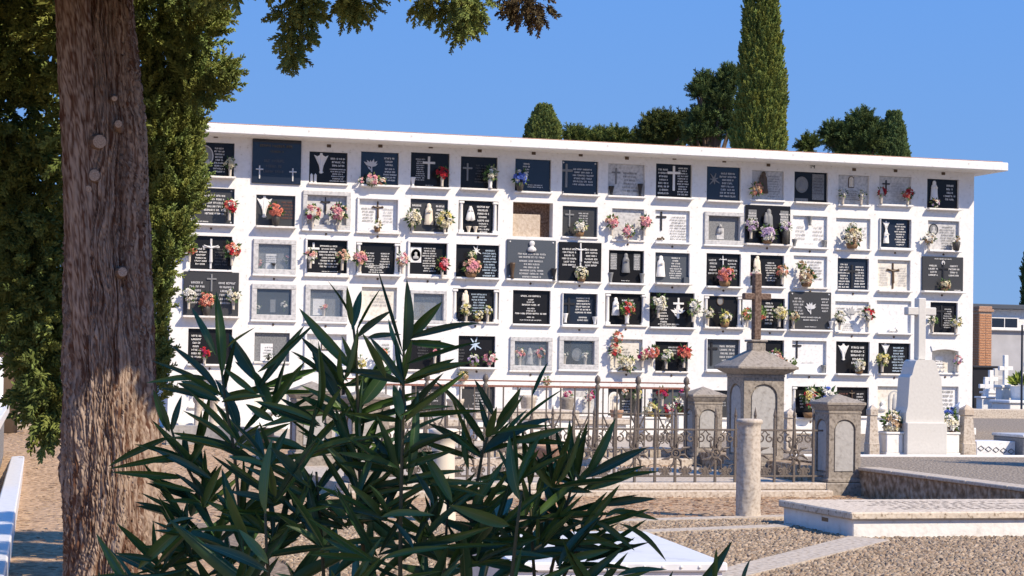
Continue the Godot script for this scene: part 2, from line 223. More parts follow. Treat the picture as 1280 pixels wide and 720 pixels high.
	[4, 0, 4.003, 1.349, 4.713, 1.918, "n", "K", 0.06, "black plaque with crimson flowers behind oleander tips", [], 0.0, [[0.2, 0.85, 0.25, 7, 0.1, "W"]], [[4.263, 1.542, 0.096, "rmr", "v"]]],
	[4, 1, 5.078, 1.405, 5.656, 1.875, "n", "G", 0.03, "dark niche with white inscribed lower panel", [["plate", 0.36, 0.32, 0.6, "W"]], 0.0, [[0.45, 0.54, 0.4, 4, 0.1, "D"]], [[5.303, 1.482, 0.057, "d", "n"]]],
	[4, 2, 5.896, 1.314, 6.629, 1.906, "f", "W", 0.04, "white marble plaque with small framed icon", [["icon", 0.48, 0.72, 0.45, "N"], ["plate", 0.2, 0.66, 0.35, "A"]], 0.04, [], []],
	[4, 3, 6.791, 1.301, 7.441, 1.857, "n", "W", 0.05, "white marble plaque with pink and yellow flowers", [], 0.0, [[0.75, 0.8, 0.3, 4, 0.1, "D"]], [[7.19, 1.568, 0.101, "ooy", "v"], [6.843, 1.43, 0.1, "yw", "v"]]],
	[4, 4, 7.619, 1.314, 8.209, 1.807, "n", "K", 0.04, "black plaque half hidden by oleander leaves", [], 0.0, [[0.5, 0.8, 0.4, 4, 0.1, "F"]], [[8.089, 1.61, 0.068, "kr", "v"]]],
	[4, 5, 8.512, 1.368, 9.152, 1.892, "n", "K", 0.15, "black plaque with blue glass ornament and pale flower row", [["star", 0.46, 0.72, 0.5, "L"]], 0.0, [[0.1, 0.6, 0.2, 4, 0.1, "F"]], [[8.754, 1.488, 0.103, "wgl", "b"], [9.031, 1.519, 0.113, "wkk", "v"]]],
	[4, 6, 9.406, 1.329, 10.155, 1.897, "z", "G", 0.05, "glazed niche with white statue between blossom sprays", [["virgin", 0.5, 0.4, 0.7, "F"]], 0.08, [], [[9.604, 1.624, 0.096, "wkp", "v"], [9.957, 1.63, 0.097, "kwp", "v"]]],
	[4, 7, 10.269, 1.355, 10.986, 1.928, "z", "K", 0.06, "dark glazed niche with two white sprigs in marble frame", [["oval", 0.5, 0.42, 0.5, "g"]], 0.085, [], [[10.398, 1.61, 0.062, "w", "v"], [10.77, 1.603, 0.071, "w", "v"]]],
	[4, 8, 11.204, 1.355, 11.786, 1.89, "n", "C", 0.09, "cream marble plaque hung with red and cream wreaths", [], 0.0, [[0.42, 0.72, 0.45, 6, 0.09, "D"]], [[11.258, 1.694, 0.126, "rcoc", "v"], [11.465, 1.465, 0.144, "ccw", "b"], [11.753, 1.648, 0.118, "mcp", "v"], [11.298, 1.927, 0.099, "oo", "n"]]],
	[4, 9, 12.021, 1.354, 12.625, 1.865, "n", "K", 0.05, "black plaque crowded with pink, green and red bouquets", [], 0.0, [[0.6, 0.86, 0.4, 3, 0.1, "G"]], [[11.928, 1.679, 0.127, "oko", "v"], [12.192, 1.628, 0.119, "wgc", "v"], [12.516, 1.675, 0.138, "roo", "v"]]],
	[4, 10, 12.952, 1.382, 13.596, 1.939, "f", "E", 0.08, "blue grey plaque with dark cross beside stone pedestal cap", [["cross", 0.17, 0.52, 0.8, "D"]], 0.02, [[0.66, 0.84, 0.5, 5, 0.12, "G"]], []],
	[4, 11, 13.747, 1.395, 14.429, 1.927, "n", "K", 0.06, "black plaque with pale pink flowers behind the pedestal", [], 0.0, [], [[14.208, 1.621, 0.132, "kpw", "b"], [14.36, 1.554, 0.094, "wp", "n"]]],
	[4, 12, 14.582, 1.365, 15.243, 1.929, "n", "W", 0.06, "bright blank white plaque with black cross at left", [["cross", 0.17, 0.72, 0.55, "D"], ["vase", 0.92, 0.13, 0.25, "g"]], 0.0, [[0.5, 0.35, 0.4, 1, 0.06, "F"]], [[14.574, 1.557, 0.076, "g", "v"]]],
	[4, 13, 15.429, 1.363, 16.083, 1.932, "n", "K", 0.1, "black plaque with white risen figure and white flowers below", [["vee", 0.25, 0.66, 0.5, "W"]], 0.0, [[0.68, 0.88, 0.42, 5, 0.12, "W"]], [[15.838, 1.507, 0.116, "wwc", "b"]]],
	[4, 14, 16.256, 1.375, 16.887, 1.919, "n", "K", 0.05, "black plaque with white risen figure and yellow posy", [["vee", 0.25, 0.78, 0.4, "W"]], 0.0, [[0.66, 0.9, 0.42, 9, 0.095, "L"]], [[16.289, 1.643, 0.127, "yyc", "v"]]],
	[4, 15, 17.317, 1.405, 17.846, 1.823, "a", "C", 0.03, "shallow arched empty niche with white inscribed strip", [["plate", 0.42, 0.45, 0.5, "W"]], 0.0, [[0.4, 0.55, 0.5, 3, 0.12, "D"]], [[17.78, 1.639, 0.09, "kkl", "v"]]],
	[5, 0, 4.033, 0.664, 4.652, 1.09, "n", "W", 0.04, "white plaque with pink blossoms behind cream posts", [], 0.0, [], [[4.146, 1.038, 0.096, "kkm", "n"]]],
	[5, 1, 5.096, 0.61, 5.674, 1.066, "n", "C", 0.04, "cream marble plaque behind oleander stems", [], 0.0, [[0.5, 0.8, 0.5, 5, 0.1, "D"]], []],
	[5, 2, 5.992, 0.592, 6.606, 1.039, "n", "K", 0.04, "dark plaque above the small stone pedestal", [], 0.0, [[0.5, 0.8, 0.5, 5, 0.1, "W"]], []],
	[5, 3, 6.848, 0.587, 7.484, 1.037, "n", "W", 0.04, "white marble plaque behind dense oleander leaves", [], 0.0, [[0.5, 0.8, 0.5, 5, 0.1, "D"]], [[6.933, 0.943, 0.109, "rto", "v"]]],
	[5, 4, 7.715, 0.595, 8.292, 1.048, "n", "D", 0.04, "dark plaque with white figurine behind iron rail", [["virgin", 0.3, 0.45, 0.7, "W"]], 0.0, [[0.65, 0.8, 0.4, 4, 0.1, "G"]], []],
	[5, 5, 8.582, 0.59, 9.167, 1.06, "n", "D", 0.04, "greenish dark plaque behind iron rail finial", [], 0.0, [[0.55, 0.8, 0.4, 6, 0.1, "G"]], [[8.579, 1.218, 0.094, "tyc", "v"]]],
	[5, 6, 9.462, 0.585, 10.169, 1.058, "n", "W", 0.04, "plain white plaque behind pale stone urn", [], 0.0, [[0.5, 0.7, 0.4, 3, 0.1, "F"]], [[10.05, 1.158, 0.079, "tg", "n"]]],
	[5, 7, 10.355, 0.593, 10.986, 1.056, "n", "A", 0.04, "grey plaque with white panel and two pink posies", [["plate", 0.45, 0.35, 0.55, "W"]], 0.0, [], [[10.41, 0.919, 0.097, "kwm", "v"], [10.81, 0.923, 0.098, "mkw", "v"]]],
	[5, 8, 11.174, 0.573, 11.799, 1.039, "n", "D", 0.04, "dark grey plaque with white arch and cream flowers", [["icon", 0.2, 0.5, 0.8, "W"]], 0.0, [[0.55, 0.6, 0.3, 5, 0.1, "G"]], [[11.677, 0.934, 0.099, "ccy", "v"], [11.443, 0.999, 0.072, "wp", "n"]]],
	[5, 9, 11.975, 0.553, 12.667, 1.05, "n", "E", 0.04, "slate plaque with white branch motif and crimson flowers", [["lily", 0.75, 0.5, 0.6, "W"]], 0.0, [], [[12.129, 0.98, 0.109, "rmr", "v"], [12.251, 0.693, 0.109, "rmw", "b"], [12.632, 0.807, 0.083, "cw", "v"]]],
	[5, 10, 12.935, 0.561, 13.533, 1.034, "n", "D", 0.04, "dark grey plaque behind the smaller stone pedestal", [], 0.0, [[0.5, 0.7, 0.4, 3, 0.1, "G"]], []],
	[5, 11, 13.789, 0.569, 14.441, 1.045, "n", "K", 0.04, "black plaque hidden behind the tall pedestal", [], 0.0, [], []],
	[5, 12, 14.7, 0.576, 15.207, 1.111, "c", "K", 0.04, "black plaque with large bright bouquet between white columns", [], 0.0, [[0.2, 0.8, 0.2, 5, 0.1, "W"]], [[14.888, 0.929, 0.181, "rycwg", "b"]]],
	[5, 13, 15.455, 0.611, 16.077, 1.122, "n", "K", 0.04, "black plaque above the right fence pillar", [["crucifix", 0.5, 0.7, 0.4, "N"]], 0.0, [[0.24, 0.82, 0.3, 6, 0.1, "R"], [0.76, 0.82, 0.3, 6, 0.1, "G"]], []],
	[5, 14, 16.249, 0.618, 16.88, 1.147, "n", "C", 0.04, "cream marble plaque with arched relief carving", [["icon", 0.55, 0.5, 0.75, "F"], ["bust", 0.2, 0.35, 0.35, "W"]], 0.0, [], []],
	[5, 15, 17.293, 0.584, 17.854, 1.16, "n", "W", 0.04, "white marble plaque with large grey capitals", [], 0.0, [[0.62, 0.9, 0.6, 6, 0.13, "D"]], []]]

const STRIPS := [[7.704, -15.875, 7.878, -15.481, 5.161, -12.612, 5.08, -12.967], [5.962, -16.615, 7.73, -17.155, 7.598, -16.86, 5.866, -16.345], [6.135, -17.764, 8.159, -18.205, 8.053, -17.966, 6.044, -17.499]]

var TREE := {"blobs": [[0.507, 3.669, -13.943, 0.408, 0.408, 0.7, 320, 0.0, -0.35, 0.0, 0.22, 0.0], [0.48, 3.039, -14.183, 0.304, 0.497, 0.6, 300, 0.0, -0.35, 0.0, 0.22, 0.0], [0.68, 2.49, -14.145, 0.248, 0.442, 0.5, 260, 0.0, -0.35, 0.0, 0.22, 0.0], [0.712, 1.879, -13.95, 0.207, 0.435, 0.4, 260, 0.0, -0.35, 0.0, 0.22, 0.0], [0.761, 1.391, -13.85, 0.14, 0.324, 0.3, 150, 0.0, -0.35, 0.0, 0.22, 0.0], [0.784, 1.124, -13.75, 0.075, 0.161, 0.2, 60, 0.0, -0.35, 0.0, 0.22, 0.0], [0.232, 2.88, -14.99, 0.348, 1.276, 0.8, 300, 0.0, -0.35, 0.0, 0.22, 0.0], [1.02, 3.168, -13.187, 0.312, 0.624, 0.25, 160, 0.0, -0.2, 0.0, 0.22, 2.0], [0.974, 3.67, -13.078, 0.413, 0.258, 0.4, 180, 0.0, -0.2, 0.0, 0.22, 2.0], [1.52, 3.032, -13.151, 0.126, 0.314, 0.22, 420, 0.1, 0.95, 0.1, 0.13, 1.0], [1.531, 2.64, -13.163, 0.157, 0.314, 0.25, 420, 0.1, 0.95, 0.1, 0.13, 1.0], [1.459, 2.266, -13.094, 0.125, 0.25, 0.2, 260, 0.1, 0.95, 0.1, 0.13, 1.0], [1.566, 3.307, -13.024, 0.114, 0.234, 0.25, 220, 0.1, 0.95, 0.1, 0.13, 1.0], [1.426, 1.615, -13.128, 0.047, 0.39, 0.1, 120, 0.1, 0.95, 0.1, 0.13, 1.0], [1.338, 3.069, -13.099, 0.094, 0.416, 0.2, 340, 0.1, 0.95, 0.1, 0.13, 1.0], [1.352, 2.55, -13.114, 0.083, 0.416, 0.2, 340, 0.1, 0.95, 0.1, 0.13, 1.0], [1.395, 2.057, -13.12, 0.068, 0.312, 0.15, 240, 0.1, 0.95, 0.1, 0.13, 1.0], [1.443, 1.356, -13.132, 0.036, 0.208, 0.1, 50, 0.1, 0.95, 0.1, 0.13, 1.0], [1.385, 3.61, -12.856, 0.282, 0.195, 0.35, 300, 0.35, 0.3, 0.2, 0.13, 2.0], [1.557, 3.605, -12.598, 0.151, 0.176, 0.3, 160, 0.35, 0.3, 0.2, 0.13, 2.0], [1.557, 3.124, -12.512, 0.06, 0.06, 0.1, 40, 0.35, 0.3, 0.2, 0.13, 2.0], [1.631, 3.149, -12.438, 0.05, 0.04, 0.08, 36, 0.35, 0.3, 0.2, 0.13, 2.0], [1.68, 3.203, -12.369, 0.045, 0.05, 0.07, 34, 0.35, 0.3, 0.2, 0.13, 2.0], [1.717, 3.263, -12.356, 0.03, 0.04, 0.06, 22, 0.35, 0.3, 0.2, 0.13, 2.0], [1.878, 3.378, -10.846, 0.088, 0.097, 0.12, 60, 0.1, -0.6, 0.1, 0.1, 0.0], [1.948, 3.423, -10.824, 0.079, 0.07, 0.12, 50, 0.1, -0.6, 0.1, 0.1, 0.0], [1.871, 3.167, -10.856, 0.057, 0.07, 0.1, 46, 0.1, -0.6, 0.1, 0.1, 0.0], [1.94, 3.274, -10.832, 0.053, 0.044, 0.1, 26, 0.1, -0.6, 0.1, 0.1, 0.0], [1.838, 3.289, -10.861, 0.026, 0.097, 0.06, 18, 0.1, -0.6, 0.1, 0.1, 0.0], [2.18, 3.454, -10.756, 0.114, 0.066, 0.15, 70, 0.1, -0.6, 0.1, 0.1, 0.0], [2.165, 3.392, -10.762, 0.053, 0.044, 0.1, 20, 0.1, -0.6, 0.1, 0.1, 0.0], [2.701, 3.411, -10.398, 0.173, 0.104, 0.2, 150, 0.1, -0.6, 0.1, 0.1, 1.0], [2.708, 3.299, -10.4, 0.06, 0.052, 0.1, 30, 0.1, -0.6, 0.1, 0.1, 1.0], [2.514, 3.417, -10.452, 0.06, 0.06, 0.1, 26, 0.1, -0.6, 0.1, 0.1, 1.0], [3.053, 3.431, -10.295, 0.112, 0.095, 0.15, 80, 0.0, -0.6, 0.0, 0.1, 3.0], [1.55, 4.15, -11.15, 0.5, 0.5, 0.45, 640.0, 0.0, -0.1, 0.0, 0.26, 0.0], [1.85, 4.15, -10.75, 0.5, 0.5, 0.45, 640.0, 0.0, -0.1, 0.0, 0.26, 0.0], [2.15, 4.1, -10.5, 0.5, 0.45, 0.45, 640.0, 0.0, -0.1, 0.0, 0.26, 0.0], [2.35, 4.05, -10.25, 0.4, 0.42, 0.4, 640.0, 0.0, -0.1, 0.0, 0.26, 0.0], [1.15, 4.3, -11.4, 0.6, 0.55, 0.4, 640.0, 0.0, -0.1, 0.0, 0.26, 0.0], [0.3, 4.8, -12.6, 0.8, 0.9, 0.9, 640.0, 0.0, -0.1, 0.0, 0.26, 0.0], [-0.5, 4.4, -13.3, 1.0, 1.0, 1.0, 640.0, 0.0, -0.1, 0.0, 0.26, 0.0], [0.5, 5.9, -12.6, 0.9, 0.9, 0.9, 640.0, 0.0, -0.1, 0.0, 0.26, 0.0], [2.5, 5.0, -9.9, 0.7, 0.5, 0.5, 640.0, 0.0, -0.1, 0.0, 0.26, 0.0], [0.2, 7.0, -12.4, 1.0, 1.2, 1.0, 640.0, 0.0, -0.1, 0.0, 0.26, 0.0], [0.6, 4.35, -10.9, 0.8, 0.75, 0.6, 640.0, 0.0, -0.1, 0.0, 0.26, 0.0], [-0.3, 4.4, -11.2, 0.9, 0.8, 0.8, 640.0, 0.0, -0.1, 0.0, 0.26, 0.0], [0.1, 4.5, -10.0, 0.9, 0.8, 0.8, 640.0, 0.0, -0.1, 0.0, 0.26, 0.0], [-1.0, 4.3, -12.2, 0.9, 0.9, 0.9, 640.0, 0.0, -0.1, 0.0, 0.26, 0.0], [4.1, 4.65, -11.6, 0.45, 0.35, 0.25, 640.0, 0.0, -0.1, 0.0, 0.26, 0.0], [4.1, 4.7, -12.8, 0.45, 0.35, 0.2, 640.0, 0.0, -0.1, 0.0, 0.26, 0.0], [4.15, 4.6, -10.2, 0.4, 0.3, 0.2, 640.0, 0.0, -0.1, 0.0, 0.26, 0.0], [-1.2, 3.2, -12.3, 0.8, 1.0, 0.8, 640.0, 0.0, -0.1, 0.0, 0.26, 0.0], [-1.1, 1.9, -12.9, 0.7, 1.0, 0.7, 640.0, 0.0, -0.1, 0.0, 0.26, 0.0], [-1.4, 3.6, -14.2, 1.0, 1.2, 1.0, 640.0, 0.0, -0.1, 0.0, 0.26, 0.0], [0.2, 4.3, -13.8, 0.9, 0.7, 0.8, 640.0, 0.0, -0.1, 0.0, 0.26, 0.0], [-0.4, 3.9, -14.8, 0.9, 1.0, 0.8, 640.0, 0.0, -0.1, 0.0, 0.26, 0.0]], "limbs": [[0.9, 3.6, -12.17, 2.0, 4.3, -11.3, 3.4, 4.3, -10.6], [0.9, 3.6, -12.17, 1.6, 4.1, -11.5, 2.3, 4.2, -10.9], [0.9, 3.6, -12.17, 0.3, 4.1, -12.7, -0.4, 4.2, -13.2], [0.9, 3.6, -12.17, 1.1, 4.2, -11.5, 1.4, 4.4, -10.8], [0.9, 3.6, -12.17, 2.6, 4.7, -11.8, 4.1, 4.65, -11.6], [0.9, 3.6, -12.17, 2.6, 4.8, -12.4, 4.1, 4.7, -12.8], [0.9, 3.6, -12.17, 2.8, 4.6, -10.9, 4.15, 4.6, -10.2], [2.1, 4.2, -10.9, 1.989, 3.685, -10.873, 1.878, 3.369, -10.847], [2.05, 4.2, -10.9, 1.954, 3.597, -10.88, 1.857, 3.193, -10.859], [2.3, 4.2, -10.8, 2.24, 3.723, -10.778, 2.18, 3.445, -10.756], [2.9, 4.3, -10.7, 2.803, 3.743, -10.549, 2.705, 3.386, -10.397], [3.2, 4.3, -10.6, 3.126, 3.763, -10.447, 3.053, 3.426, -10.295]], "stubs": [[0.924, 2.738, -11.913, 0.04], [0.902, 2.54, -11.927, 0.036], [0.868, 2.46, -11.94, 0.02], [1.075, 1.976, -11.898, 0.028], [1.029, 2.843, -11.879, 0.024], [0.779, 3.275, -11.935, 0.024], [1.003, 2.993, -11.881, 0.016]]}

